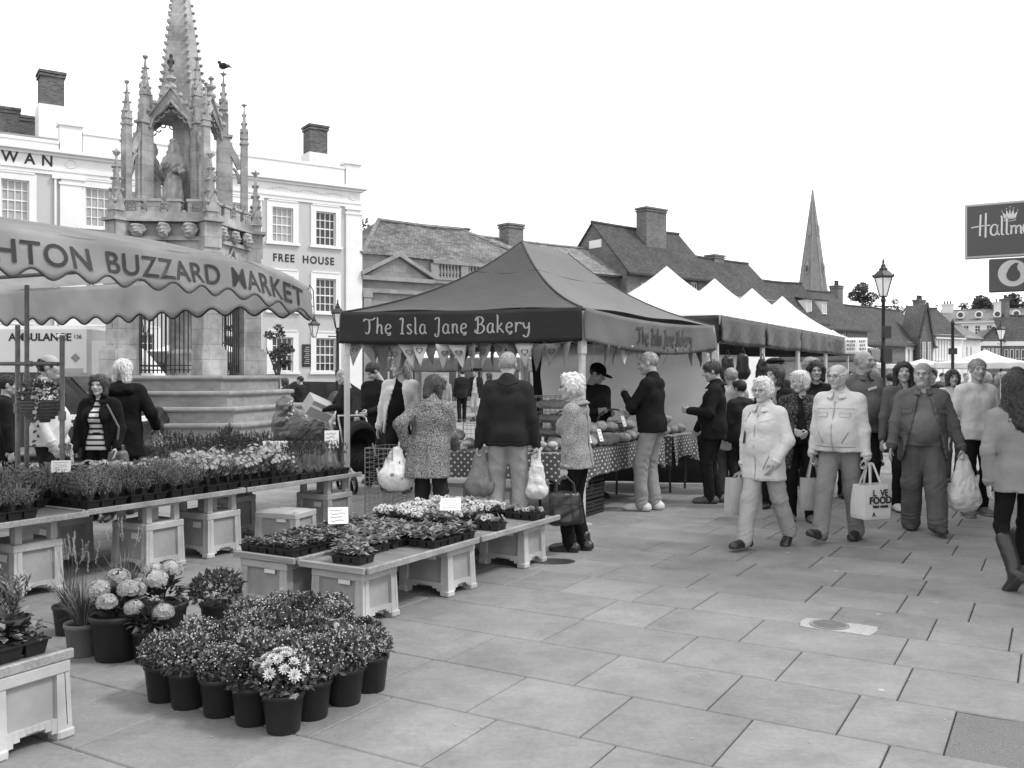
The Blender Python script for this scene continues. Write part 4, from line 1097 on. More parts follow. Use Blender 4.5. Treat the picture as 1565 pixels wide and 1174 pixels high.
fin = pinnacle_mesh('corner_finial', .23, 1.62, 4, .3); shf = pinnacle_mesh('buttress_shaft', .155, 2.95, 3, 2.1); inn = pinnacle_mesh('inner_pinnacle', .17, 1.15, 3, .25)
ZU = 5.12
statue_pr = [ell((0, 0, 1.47), (.1, .115, .135)), ell((0, .09, 1.36), (.055, .05, .09)), cap((-.15, 0, 1.2), (.15, 0, 1.2), .09), cap((0, 0, .35), (0, 0, 1.15), .23, .19, (1, 1.3, 1)), cap((0, 0, .1), (0, 0, .4), .25, .23, (1, 1.25, 1)),
             cap((-.2, .02, 1.18), (-.26, .08, .92), .075, .06), cap((-.26, .08, .92), (-.1, .22, .9), .06, .05), cap((.2, .02, 1.18), (.26, .1, .95), .075, .06), cap((.26, .1, .95), (.12, .24, 1.02), .06, .05), ell((.1, .25, 1.05), (.07, .06, .06)),
             cap((-.1, .12, .05), (-.1, .2, .05), .06), cap((.1, .12, .05), (.1, .2, .05), .06), ell((0, .02, 1.6), (.1, .1, .06)), cap((-.09, -.02, 1.5), (-.1, -.02, 1.3), .05), cap((.09, -.02, 1.5), (.1, -.02, 1.3), .05)]
def st_post(F, X, Y, Z):
    fold = .018 * np.sin(X * 38 + 2 * np.sin(Z * 3)) * (Z < .95) + .02 * np.sin((Z * 1.0 + X * .7) * 42) * ((Z > .75) & (Z < 1.1))
    return F + fold
sv, sf = sdf_mesh(statue_pr, .022, .04, post=st_post, sub=[ell((.04, .125, 1.49), (.02, .015, .012)), ell((-.04, .125, 1.49), (.02, .015, .012))])
sv[:, 0] *= .84; st_me = np_mesh('statue', sv, sf, M('statue_stone', .36, .9, .3, 7, .6, 30, big=.3, bigscale=1.6, bdist=.02))
for i in range(5):
    o, s = frame(i); rz = math.atan2(o.y, o.x)
    c = pv(i, 1.68, 4.9); put('corner_finial', fin, mc, c, (0, 0, rz))
    c = pv(i, 1.42, ZU); put('buttress_shaft', shf, mc, c, (0, 0, rz))
    mb = MB(); pier(mb, i, 1.42, ZU + 1.95, ZU + 2.0, .2, .2); pier(mb, i, 1.42, ZU, ZU + .14, .22, .22)
    mb.build('shaft_band', m_stone_plain, mc); mb = MB()
    # flying buttress
    A, B = pv(i, 1.33, 6.5), pv(i, .98, 7.0)
    for q in range(6):
        t0, t1 = q / 6, (q + 1) / 6
        f = lambda t: A.lerp(B, t) + Vector((0, 0, .22 * math.sin(t * math.pi / 2) - .1 * t))
        mb.bar(f(t0), f(t1), .13, .14)
    mb.build('flying_buttress', m_stone_plain, mc); mb = MB(); mb.tube([pv(i, 1.3 - .16 * (1 - math.cos(w)), 6.15 + .35 * math.sin(w)) for w in np.linspace(0, 2.2, 8)], .035, 5)
    mb.build('buttress_tracery', m_stone_plain, mc)
    mb = MB(); pier(mb, i, .95, ZU, 7.2, .19, .30); pier(mb, i, .97, 7.2, 7.26, .25, .36); pier(mb, i, .95, ZU, ZU + .2, .26, .38); pier(mb, i, .95, 7.26, 7.75, .17, .22); pier(mb, i, 1.12, ZU + .2, 7.1, .07, .07)
    mb.build('inner_pier', m_stone, mc)
    put('inner_pinnacle', inn, mc, pv(i, .95, 7.6), (0, 0, rz))
    a, d, n, L = face_map(i, .93); P = lambda x, z, q=0.0: a + d * x + n * q + Vector((0, 0, z))
    mb = MB(); pts = []; x0, x1 = .1, L - .1
    for q in range(17):
        sx = q / 16; t = abs(2 * sx - 1); z = 7.12 + .42 * math.sqrt(max(1 - t ** 2, 0)) * .9 + .22 * max(0, 1 - t * 1.6) ** 1.6
        pts.append((x0 + (x1 - x0) * sx, z))
    top = lambda x: 7.30 + .72 * (1 - abs(2 * x / L - 1))
    for (u0, z0), (u1, z1) in zip(pts[:-1], pts[1:]):
        for q in (.02, -.16): mb.quad(P(u0, z0, q), P(u1, z1, q), P(u1, max(top(u1), z1), q), P(u0, max(top(u0), z0), q))
        mb.quad(P(u0, z0, .02), P(u0, z0, -.16), P(u1, z1, -.16), P(u1, z1, .02))
        mb.quad(P(u0, top(u0), .02), P(u1, top(u1), .02), P(u1, top(u1), -.16), P(u0, top(u0), -.16))
    mb.tube([P(x, z, .05) for x, z in pts], .035, 5)
    for q in range(1, 8):                                        # cusps hanging in the arch
        x, z = pts[q * 2]; r0 = .07
        mb.tube([P(x + r0 * math.cos(w), z - .05 + r0 * math.sin(w), .02) for w in np.linspace(math.pi, 2 * math.pi, 6)], .018, 4)
    mb.bar(P(.0, 7.31, .03), P(L / 2, 8.05, .05), .06); mb.bar(P(L, 7.31, .03), P(L / 2, 8.05, .05), .06)
    for q in range(4):                                           # crockets on the gable
        for sg in (0, 1):
            t = (q + .5) / 4; x = t * L / 2 if sg == 0 else L - t * L / 2; mb.lathe([(.02, -.05), (.065, .0), (.05, .05), (.01, .08)], 5, P(x, 7.38 + .72 * t, .06))
    c = P(L / 2, 8.0, .03); mb.lathe([(.05, 0), (.04, .14), (.12, .2), (.11, .25), (.04, .28), (.035, .36), (.08, .4), (.02, .47)], 6, c)
    mb.build('canopy', m_stone_plain, mc)
    c = P(L / 2, ZU, -.16); stt = put('statue', st_me, mc, (c.x, c.y, ZU + .12), (0, 0, math.atan2(-n.x, n.y)), 1.02)
    mb = MB(); mb.box((c.x, c.y, ZU + .06), (.62, .5, .13), math.atan2(d.y, d.x)); mb.build('plinth', m_stone, mc)
mb = MB(); pent(mb, [(.2, ZU), (.2, 7.5)]); pent(mb, [(.80, 7.5), (.78, 7.6), (.62, 7.8)]); mb.build('core', m_stone, mc)
mb = MB(); pent(mb, [(.66, 7.7), (.58, 7.95), (.50, 8.3), (.02, 11.7)]); mb.build('spire', m_stone, mc)
for i in range(5):
    mb = MB()
    for k in range(20):
        t = k / 20; p = pv(i, (.50 * (1 - t) + .02 * t) + .025, 8.3 + 3.4 * t); s = .055 - .02 * t
        mb.lathe([(s * .2, -s), (s * .8, -s * .2), (s, s * .3), (s * .3, s * .8)], 5, p)
    tag(mb.build('crocket_row', m_stone_plain, mc), kind='stuff')
mb = MB(); mb.lathe([(.02, 11.6), (.12, 11.75), (.04, 11.9), (.02, 12.1)], 6); mb.build('top_finial', m_stone_plain, mc)
# platform paving slabs of the base corners are in the step stones
# pigeons
def bird(label, p, rz, tilt=0.0):
    t = thing('pigeon', label, 'bird', p, rz)
    pr = [ell((0, 0, .12), (.065, .12, .07)), cap((0, .07, .14), (0, .12, .22), .045, .035), ell((0, .13, .235), (.034, .04, .034)), cap((0, -.1, .11), (0, -.24, .06), .04, .02, (.6, 1, 1.6))]
    v, f = sdf_mesh(pr, .012, .03); b = put('body', np_mesh('body', v, f, M('pigeon_feather', .035, .7, .3, 20, .2)), t); b.rotation_euler = (tilt, 0, 0)
    mb = MB()
    mb.tube([(0, .16, .235), (0, .195, .225)], [.01, .002], 5); mb.build('beak', m_stone_plain, b)
    for s in (-1, 1):
        v, f = sdf_mesh([ell((s * .062, -.03, .13), (.016, .12, .05))], .012, .01); put('wing', np_mesh('wing', v, f, M('wing_feather', .025, .7, .3, 20, .2)), b)
        mb = MB(); mb.tube([(s * .025, .0, .06), (s * .025, .01, 0)], .006, 5); mb.tube([(s * .025, -.01, .003), (s * .025, .04, .003)], .005, 4); mb.build('leg', m_stone_plain, b)
    return t
tops = at(332, 98, 20.6)
q = max(range(5), key=lambda i: pv(i, .92, 0).dot(_r) - 9 * abs(CX + FPX * (XC + pv(i, .92, 0)).x / (XC + pv(i, .92, 0)).y - 318) / 100)
c = XC + pv(q, .95, 8.75); bird('dark pigeon standing on a pinnacle tip right of the cross spire', c, 1.1)
_b = [i for i in range(5)]; _fa = [face_map(i, .93) for i in _b]; _fi = min(_b, key=lambda i: abs(CX + FPX * (XC + _fa[i][0] + _fa[i][1] * _fa[i][3] / 2).x / (XC + _fa[i][0] + _fa[i][1] * _fa[i][3] / 2).y - 262) + (500 if _fa[i][2].dot(_c) < 0 else 0)); _m = _fa[_fi]; c = XC + _m[0] + _m[1] * _m[3] / 2 + _m[2] * .03 + Vector((0, 0, 8.46)); bird('dark pigeon perched on a gable finial left of the cross spire', c, .3, .5)
# ------------------------------------------------------------------ bakery stall canopy
bN, bF, bL = Vector((.77, 10.2, 0)), Vector((2.99, 13.9, 0)), Vector((-2.0, 11.0, 0)); bB = bL + bF - bN
P1, P2 = Vector((.12, 11.75, 3.32)), Vector((.77, 12.9, 3.32)); ZE = 2.38
bk = thing('bakery_gazebo', 'large grey pitched gazebo with The Isla Jane Bakery lettering on its valance', 'gazebo', (0, 0, 0))
def hip(P, C, t, sag=.2):
    q = P.lerp(Vector((C.x, C.y, ZE)), t); q.z -= sag * 4 * t * (1 - t) * (1 - .35 * t); return q
def roof_panel(Pa, Ca, Pb, Cb, mat, seed):
    def fn(u, t):
        t = t * .999 + .001
        q = hip(Pa, Ca, t).lerp(hip(Pb, Cb, t), u)
        q.z -= .05 * math.sin(math.pi * u) * math.sin(math.pi * t) + .012 * math.sin(u * 13 + seed) * t
        return q
    sheet(fn, 20, 20, .004).build('roof_panel', mat, bk, smooth=True)
roof_panel(P1, bL, P1, bN, m_tent_front, 1); roof_panel(P1, bN, P2, bF, m_tent_side, 2); roof_panel(P2, bF, P2, bB, m_tent_side, 3); roof_panel(P2, bB, P1, bL, m_tent_front, 4)  # one canopy: sunlit street side lighter, front darker, painted into the cloth
def val_fn(C0, C1, h, sag, seed):
    d = Vector((C1.x - C0.x, C1.y - C0.y, 0)); n = Vector((d.y, -d.x, 0)).normalized()
    if n.y > 0 and abs(n.x) < .9: pass
    L = d.length
    def fn(u, v, w=0.0):
        """u metres along, v metres up from the hem, w out"""
        s = u / L; top = ZE + .004 - .05 * math.sin(math.pi * s) * sag
        z = top - h * (1 - v / h) + .0 - sag * .035 * math.sin(math.pi * s) * (1 - v / h)
        wave = .022 * math.sin(s * 11 + seed) * (1 - v / h) + .004 * math.sin(s * 41 + v * 9 + seed * 2) + .010 * sag * math.sin(s * 9 - v * 9)
        return C0 + d * s + n * (.03 + wave + w) + Vector((0, 0, z))
    return fn, L
h_v = .365
vF, LF = val_fn(bL, bN, h_v, .25, 1.0); vR, LR = val_fn(bN, bF, h_v, 1.3, 2.2)
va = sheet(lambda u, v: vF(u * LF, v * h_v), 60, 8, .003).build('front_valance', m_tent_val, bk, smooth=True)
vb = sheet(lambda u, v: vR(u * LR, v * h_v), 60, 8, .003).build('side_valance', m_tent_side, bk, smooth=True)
for C0, C1, sd_ in ((bF, bB, 3), (bB, bL, 4)):
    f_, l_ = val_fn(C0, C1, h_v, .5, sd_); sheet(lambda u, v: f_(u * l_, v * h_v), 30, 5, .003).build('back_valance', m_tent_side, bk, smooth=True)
script_text('lettering', 'The Isla Jane Bakery', m_tent_text, va, 2.02, .016, lambda u, v, w: vF(.30 + u, .115 + v, w + .003), hscale=.92)
script_text('lettering', 'The Isla Jane Bakery', m_tent_text2, vb, 2.0, .024, lambda u, v, w: vR(1.38 + u, .11 + v, w + .010), hscale=.92)
for Pp, C in ((P1, bN), (P1, bL), (P2, bF)): mb = MB(); mb.tube([hip(Pp, C, t / 12) + Vector((0, 0, .006)) for t in range(13)], .008, 5); mb.build('hip_seam', m_tent_text2, bk)
for C, off in ((bN, (.0, .06)), (bL, (.05, .06)), (bF, (-.03, -.06)), (bB, (0, -.05))):
    mb = MB(); mb.box((C.x + off[0], C.y + off[1], 1.17), (.055, .055, 2.36), .5); mb.box((C.x + off[0], C.y + off[1], 1.95), (.075, .075, .14), .5); mb.box((C.x + off[0], C.y + off[1], .012), (.16, .16, .02), .5); mb.build('leg', m_alu, bk)
def inset(C, k=.06): return C + ((bN + bF + bL + bB) / 4 - C).normalized() * k
for a, b in ((bN, bL), (bN, bF), (bF, bB), (bB, bL)):
    mb = MB(); n = 6; A, B = inset(a), inset(b)
    for i in range(n):
        p, q = A.lerp(B, i / n), A.lerp(B, (i + 1) / n); z0, z1 = (2.3, 2.06) if i % 2 == 0 else (2.06, 2.3)
        mb.bar((p.x, p.y, z0), (q.x, q.y, z1), .03, .018); mb.bar((p.x, p.y, z1), (q.x, q.y, z0), .03, .018)
    mb.build('truss', m_alu, bk)
t = thing('gazebo_centre_pole', 'pale pole with black knob inside the bakery stall', 'pole', (.14, 11.9, 0))
mb = MB(); mb.lathe([(.03, 0), (.03, 2.9), (.02, 2.92)], 8); mb.build('shaft', m_alu, t); mb = MB(); mb.lathe([(.06, 2.02), (.08, 2.06), (.08, 2.14), (.05, 2.18)], 8); mb.build('knob', m_black, t)

for Pa, Ca, Pb, Cb in ((P1, bL, P1, bN), (P1, bN, P2, bF)):
    mb = MB(); mb.tube([hip(Pa, Ca, .27).lerp(hip(Pb, Cb, .27), u / 14) - Vector((0, 0, .05 * math.sin(math.pi * u / 14) * .75 - .004)) for u in range(15)], .005, 4); mb.build('cloth_seam', m_tent_text2, bk)
# bunting with hearts
def heart(mb, c, u, w, s, solid):
    P = []
    for k in range(20):
        a = 2 * math.pi * k / 20; x = 16 * math.sin(a) ** 3 / 17; y = (13 * math.cos(a) - 5 * math.cos(2 * a) - 2 * math.cos(3 * a) - math.cos(4 * a)) / 17
        P.append((x * s, y * s))
    for i in range(20):
        a, b = P[i], P[(i + 1) % 20]; k = .72
        mb.quad(c + u * a[0] + w * a[1], c + u * b[0] + w * b[1], c + u * b[0] * k + w * b[1] * k, c + u * a[0] * k + w * a[1] * k)
    if solid:
        for q in (-.35, 0, .35): mb.quad(c + u * (q - .1) * s + w * -.4 * s, c + u * (q + .02) * s + w * -.4 * s, c + u * (q + .2) * s + w * .4 * s, c + u * (q + .08) * s + w * .4 * s)
m_flag = [M('flag_white', .72, .8, .05, 10, .2, 20, trans=.3), M('flag_grey', .36, .8, .15, 30, .2, 20, trans=.3), M('flag_print', .17, .8, .3, 60, .2, 20, trans=.3)]
m_heart = M('heart_print', .07, .8, .4, 50, 0)
def bunting(label, A, B, n, seed, size=.26):
    r = random.Random(seed); t = thing('bunting', label, 'bunting', (0, 0, 0)); mb = MB()
    d = Vector((B.x - A.x, B.y - A.y, 0)); L = d.length; d /= L; nn = Vector((d.y, -d.x, 0))
    z = lambda s: A.z - .05 * abs(math.sin(s * 9)) - .03
    mb.tube([A + d * L * q / 24 + Vector((0, 0, z(q / 24) - A.z)) for q in range(25)], .006, 4); mb.build('tape', m_flag[1], t)
    for i in range(n):
        s = (i + .5) / n; p = A + d * L * s; p.z = z(s); k = r.choice((0, 1, 0, 2, 1)); tw = r.uniform(-.9, .9); sw = r.uniform(-.25, .25)
        u = (d * math.cos(tw) + nn * math.sin(tw)); w = (Vector((0, 0, -1)) + d * sw + nn * r.uniform(-.25, .1)).normalized(); hw = size * .42; hh = size * r.uniform(.95, 1.2)
        def fl(a, b): return p + u * (a - .5) * 2 * hw * (1 - b) + w * b * hh + nn * (.02 * math.sin(b * 4 + i))
        f = sheet(lambda a, b: fl(a, min(b, .985)), 4, 5, .003).build('flag', m_flag[k], t, smooth=True)
        if k < 2 and abs(tw) < .75:
            mh = MB(); q = (u.cross(w)).normalized(); q = q if q.dot(nn) > 0 else -q
            heart(mh, p + w * hh * .33 + q * .022, u, -w, hw * .42, r.random() < .6); mh.build('heart', m_heart, f)
    return t
zv = ZE - h_v
bunting('heart bunting strung under the dark front valance of the bakery gazebo', bL + Vector((.1, .05, zv + .05)), bN + Vector((-.1, .05, zv + .05)), 17, 3)
bunting('bunting strung under the side valance of the bakery gazebo', bN + Vector((.05, .1, zv + .05)), bF + Vector((-.05, -.1, zv + .04)), 13, 5, .22)
bunting('bunting along the far inner edge of the bakery gazebo', bL + Vector((.25, .6, zv + .06)), bB + Vector((-.15, -.1, zv + .06)), 13, 8, .24)

# back sheet (hung along the far end and the left of the stall)
def hang_sheet(label, A, B, z0, z1, mat, seed, cat='sheet'):
    d = B - A; L = d.length; d /= L; n = Vector((d.y, -d.x, 0))
    fn = lambda u, v: A + d * L * u + n * (.03 * math.sin(u * 14 + seed + 2 * v) * (.3 + v) + .02 * math.sin(v * 11 + u * 5 + seed)) + Vector((0, 0, z0 + (z1 - z0) * (1 - v)))
    o = sheet(fn, 40, 18, .003).build('hanging_sheet', mat, None, smooth=True); return tag(o, label, cat)
hang_sheet('white plastic sheet hung as the back wall of the bakery stall', Vector((.42, 14.55, 0)), Vector((2.95, 13.98, 0)), .75, 2.12, m_backsheet, 1)
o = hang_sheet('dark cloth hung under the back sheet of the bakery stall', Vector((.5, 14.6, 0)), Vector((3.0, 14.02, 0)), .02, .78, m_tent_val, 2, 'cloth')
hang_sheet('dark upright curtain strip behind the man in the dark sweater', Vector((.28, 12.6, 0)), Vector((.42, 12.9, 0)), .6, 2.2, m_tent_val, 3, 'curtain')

# ------------------------------------------------------------------ bakery tables
def cloth_table(label, org, rz, lx, ly, z, drop, corner=0.0):
    """table with polka-dot oilcloth, folding legs; local x along the front, y into the stall"""
    t = thing('bakery_table', label, 'table', org, rz)
    mb = MB(); mb.rbox((lx / 2, ly / 2, z - .02), (lx, ly, .04), .008); mb.build('table_top', m_board, t)
    for x in (.12, lx - .12):
        for y in (.1, ly - .1):
            mb = MB(); mb.tube([(x, y, z - .04), (x + (.06 if x < lx / 2 else -.06), y, 0)], .016, 6); mb.build('leg', m_black, t)
    e = .012
    mb = MB(); nx = max(int(lx / .05), 8)
    def skirt(P, Q, n_, dd, ph):
        P, Q, n_ = Vector(P), Vector(Q), Vector(n_)
        L = (Q - P).length; k = max(int(L / .04), 6); rows = 6
        def fn(u, v):
            edge = min(u, 1 - u); cd = corner * max(0, 1 - edge * L / .28)
            w = .018 * v * math.sin(u * L * 21 + ph) + .03 * v * (1 if edge * L < .1 else .5)
            return P.lerp(Q, u) + n_ * (e + w) + Vector((0, 0, z + .006 - v * (dd + cd)))
        mb.grid(fn, k, rows)
    skirt((0, 0, 0), (lx, 0, 0), (0, -1, 0), drop, 1); skirt((lx, 0, 0), (lx, ly, 0), (1, 0, 0), drop, 2); skirt((0, ly, 0), (0, 0, 0), (-1, 0, 0), drop, 3)
    mb.quad((-e, -e, z + .006), (lx + e, -e, z + .006), (lx + e, ly, z + .006), (-e, ly, z + .006))
    mb.build('tablecloth', m_dots, t, smooth=True)
    return t
c = gp(914, 699, .76)
fdir = (bN - bL).normalized(); frz = math.atan2(fdir.y, fdir.x)
T1 = Vector((.72, 10.42, 0)); 
tb1 = cloth_table('polka dot table along the front of the bakery stall', T1 - fdir * 2.05, frz, 2.05, .7, .76, .30, .12)
srz = math.atan2(ST.y, ST.x)
tb2 = cloth_table('polka dot table along the street side of the bakery stall', T1 + Vector((.06, .12, 0)), srz, 2.55, .72, .78, .30, .12)
tb3 = cloth_table('small polka dot table at the far street corner of the bakery stall', T1 + ST * 2.72 + Vector((.12, .12, 0)), srz, .95, .7, .80, .30, .12)
def on_table(tb, x, y, z): return Matrix.Translation(tb.location) @ Matrix.Rotation(tb.rotation_euler.z, 4, 'Z') @ Vector((x, y, z))
rb = random.Random(5)
def loaf_mesh(kind, seed):
    if kind == 'loaf': pr = [ell((0, 0, .055), (.17, .085, .07)), ell((.05, 0, .07), (.1, .075, .062)), ell((-.06, 0, .07), (.09, .075, .06))]
    elif kind == 'cob': pr = [ell((0, 0, .06), (.12, .12, .075))]
    elif kind == 'bloomer': pr = [ell((0, 0, .05), (.2, .075, .06)), ell((.09, 0, .055), (.07, .07, .055)), ell((-.1, 0, .055), (.07, .07, .055)), ell((0, 0, .06), (.07, .075, .06))]
    else: pr = [ell((0, 0, .03), (.055, .055, .036))]
    post = lambda F, X, Y, Z: np.maximum(F + .006 * ripple(X, Y, Z, .07, seed) + (.006 * (np.abs(np.sin(X * 45)) < .25) if kind in ('bloomer', 'loaf') else 0), -Z)
    v, f = sdf_mesh(pr, .014 if kind != 'bun' else .011, .02, post=post)
    return np_mesh(kind, v, f, m_bun if kind == 'bun' else m_bread)
bm = {k: [loaf_mesh(k, s) for s in range(2)] for k in ('loaf', 'cob', 'bloomer', 'bun')}
def bake(kind, tb, x, y, z, label, grp, name=None):
    o = put({'bun': 'bread_roll', 'cob': 'round_loaf', 'loaf': 'bread_loaf', 'bloomer': 'bloomer_loaf'}[kind], rb.choice(bm[kind]), None, on_table(tb, x, y, z), (rb.uniform(-.12, .12), rb.uniform(-.12, .12), rb.uniform(0, 6.28)), rb.uniform(.9, 1.1))
    return tag(o, label, 'bread', grp)
for i in range(44):
    x = rb.uniform(.12, .78) if i < 16 else rb.uniform(1.2, 1.95); y = rb.uniform(.1, .42); zz = .77 + (.05 if i % 3 == 0 else 0)
    bake('bun', tb1, x, y, zz, 'floury bread roll in the pile left of the man in dark sweater' if i < 16 else 'floury bread roll in the pile between dark sweater and tweed jacket', 'rolls left of the dark sweater' if i < 16 else 'rolls right of the dark sweater')
for i, (x, y, z) in enumerate(((.3, .5, .77), (.62, .52, .77), (.45, .55, .86))): bake('bloomer', tb1, x, y, z, 'long bloomer loaf at the back of the front bakery table, %s' % ('left', 'right', 'on top')[i], 'bloomers on the front table')
k = 0
for i in range(13):
    x = .22 + (i % 7) * .31 + rb.uniform(-.03, .03); y = .18 + (i // 7) * .26; bake(rb.choice(('loaf', 'cob', 'loaf')), tb2, x, y, .79, 'wrapped loaf on the street side bakery table, %s along the %s row' % (ORD[i % 7], ('front', 'back')[i // 7]), 'loaves on the street side table')
for i in range(7):
    x = .3 + i * .3; bake(rb.choice(('loaf', 'cob')), tb2, x, .3 + rb.uniform(-.05, .05), .92 + .02 * (i % 2), 'upper loaf piled on the street side bakery table, %s along' % ORD[i], 'upper loaves on the street side table')
for i in range(6): bake('cob', tb3, .15 + (i % 3) * .3, .2 + (i // 3) * .25, .81 + (0 if i < 4 else .08), 'round loaf on the small far corner bakery table, %s one from the corner' % ORD[i], 'round loaves on the far corner table')
bake('cob', tb3, .45, .3, .95, 'round loaf topping the far corner bakery pile', None)
# baskets and price cards
def card(label, p, rz, w=.11, h=.15, tilt=-.35, lines=3, seed=0, cat='price card', mat=None):
    t = thing('price_card', label, cat, p, rz); mb = MB(); T = Matrix.Rotation(tilt, 4, 'X')
    mb.box((0, 0, h / 2), (w, .003, h), M=T); o = mb.build('board', m_card, t)
    r = random.Random(seed); mb = MB()
    for i in range(lines):
        z = h * (.8 - .62 * i / max(lines - 1, 1)); x = -w * .38; pts = []
        while x < w * r.uniform(.25, .4): pts.append((x, z + r.uniform(-1, 1) * h * .05)); x += w * .06
        for a, b in zip(pts[:-1], pts[1:]): mb.add([Vector((a[0], -.0032, a[1])), Vector((b[0], -.0032, b[1])), Vector((b[0], -.0032, b[1] + h * .028)), Vector((a[0], -.0032, a[1] + h * .028))], [(0, 1, 2, 3)], T)
    mb.build('handwriting', m_ink, o)
    if True:
        mb = MB(); mb.tube([T @ Vector((0, .004, h * .5)), (0, .004, -.12)], .004, 4); mb.build('stick', m_batten, t)
    return t
for x, y, lab in ((.28, .02, 'white price card low at the near end of the street side bread'), (.62, .03, 'white price card beside the dark flat loaves on the street side table'), (1.35, .05, 'white price card high on the bread right before the tall man'), ):
    p = on_table(tb2, x, y, .86 if x < 1 else 1.0); card(lab, p, srz, .1, .15, -.3, 3, int(x * 10))
p = on_table(tb1, 1.15, .1, .82); card('narrow white price card by the rolls right of the dark sweater', p, frz, .06, .16, -.1, 2, 9)
def wire_panel(label, org, rz, w, h, step, z0=0.0, cat='wire rack', name='wire_panel', depth=0.0):
    t = thing(name, label, cat, org, rz); mb = MB()
    for yy in ((0,) if not depth else (0, depth)):
        for i in range(int(w / step) + 1): mb.bar((i * step, yy, z0), (i * step, yy, z0 + h), .004)
        for i in range(int(h / step) + 1): mb.bar((0, yy, z0 + i * step), (w, yy, z0 + i * step), .004)
    if depth:
        for x in (0, w):
            for i in range(int(h / step) + 1): mb.bar((x, 0, z0 + i * step), (x, depth, z0 + i * step), .004)
    mb.build('mesh', m_wire, t); mb = MB()
    for x in (0, w): mb.bar((x, 0, z0), (x, 0, z0 + h), .009)
    mb.bar((0, 0, z0 + h), (w, 0, z0 + h), .009); mb.bar((0, 0, z0), (w, 0, z0), .009); mb.build('rim', m_wire, t); return t
p = gp(590, 790); wire_panel('wire mesh stand left of the patterned coat', Vector((-1.5, 9.55, 0)), frz, .30, .9, .05, depth=.5)
p = on_table(tb1, .5, .62, .78); wire_panel('wire tray rack at the back of the front bakery table', p, frz, .75, .28, .05)
p = on_table(tb1, 1.35, .62, .78); wire_panel('tall wire bread rack behind the tweed jacket', p, frz, .5, .62, .06, depth=.3)
for i in range(3):
    p = on_table(tb1, 1.6, .76, .9 + i * .17); o = put('bread_loaf', bm['bloomer'][0], None, p, (0, 0, frz), (1.1, 1.3, .95)); tag(o, 'dark loaf on the tall wire rack, %s shelf up' % ORD[i], 'bread', 'loaves on the tall wire rack')
def basket(label, p, rz, rx=.22, ry=.16, h=.14):
    t = thing('wicker_basket', label, 'basket', p, rz); mb = MB()
    for i in range(6): mb.tube([(rx * (.85 + .03 * i) * math.cos(a), ry * (.85 + .03 * i) * math.sin(a), .012 + h * i / 6) for a in np.linspace(0, 6.283, 21)], .013, 5)
    mb.build('weave', m_wicker, t); mb = MB(); mb.tube([(rx * math.cos(a), 0, h + .16 * math.sin(a)) for a in np.linspace(0, math.pi, 11)], .012, 5); mb.build('handle', m_wicker, t)
    mb = MB(); mb.lathe([(rx * .8, 0), (rx * .8, .01)], 14); o = mb.build('base', m_wicker, t); o.scale = (1, ry / rx, 1); return t
basket('round wicker basket with hoop handle among the loaves', on_table(tb2, .55, .42, .93), 0)
basket('shallow wicker basket behind the tall man', on_table(tb2, 1.75, .4, .9), .4)
# crates under the bakery tables
def slat_crate(label, p, rz, w, d, h, mat, name='bread_crate'):
    t = thing(name, label, 'crate', p, rz)
    for i in range(4):
        for y in (-d / 2, d / 2): mb = MB(); mb.box((0, y, h * (i + .5) / 4), (w, .012, h / 4 * .72)); mb.build('slat', mat, t)
        for x in (-w / 2, w / 2): mb = MB(); mb.box((x, 0, h * (i + .5) / 4), (.012, d - .014, h / 4 * .72)); mb.build('slat', mat, t)
    for x in (-w / 2 + .02, w / 2 - .02):
        for y in (-d / 2 + .02, d / 2 - .02): mb = MB(); mb.box((x, y, h / 2), (.03, .03, h)); mb.build('corner_post', mat, t)
    mb = MB(); mb.box((0, 0, .01), (w - .02, d - .02, .02)); mb.build('floor', mat, t); return t
m_dcrate = M('dark_bread_crate', .03, .6, .2, 10, .1)
for i in range(3): slat_crate('dark bread crate under the street side table, %s from the bottom' % ORD[i], on_table(tb2, .5, .3, i * .19), srz, .6, .42, .18, m_dcrate)
m_box = M('white_cardboard', .5, .8, .08, 5, .1)
def carton(label, p, rz, w, d, h, mat=None):
    t = thing('cardboard_box', label, 'box', p, rz); mb = MB(); mb.rbox((0, 0, h / 2), (w, d, h), .006); mb.build('carton', mat or m_box, t)
    mb = MB(); mb.box((0, -d / 2 - .0015, h * .62), (w * .98, .002, .04)); mb.build('tape', m_card, t); return t
carton('pale cardboard box under the front bakery table', on_table(tb1, .42, .3, 0), frz, .5, .36, .34)
carton('second pale cardboard box under the front bakery table, nearer the corner', on_table(tb1, 1.0, .32, 0), frz + .1, .42, .36, .3)

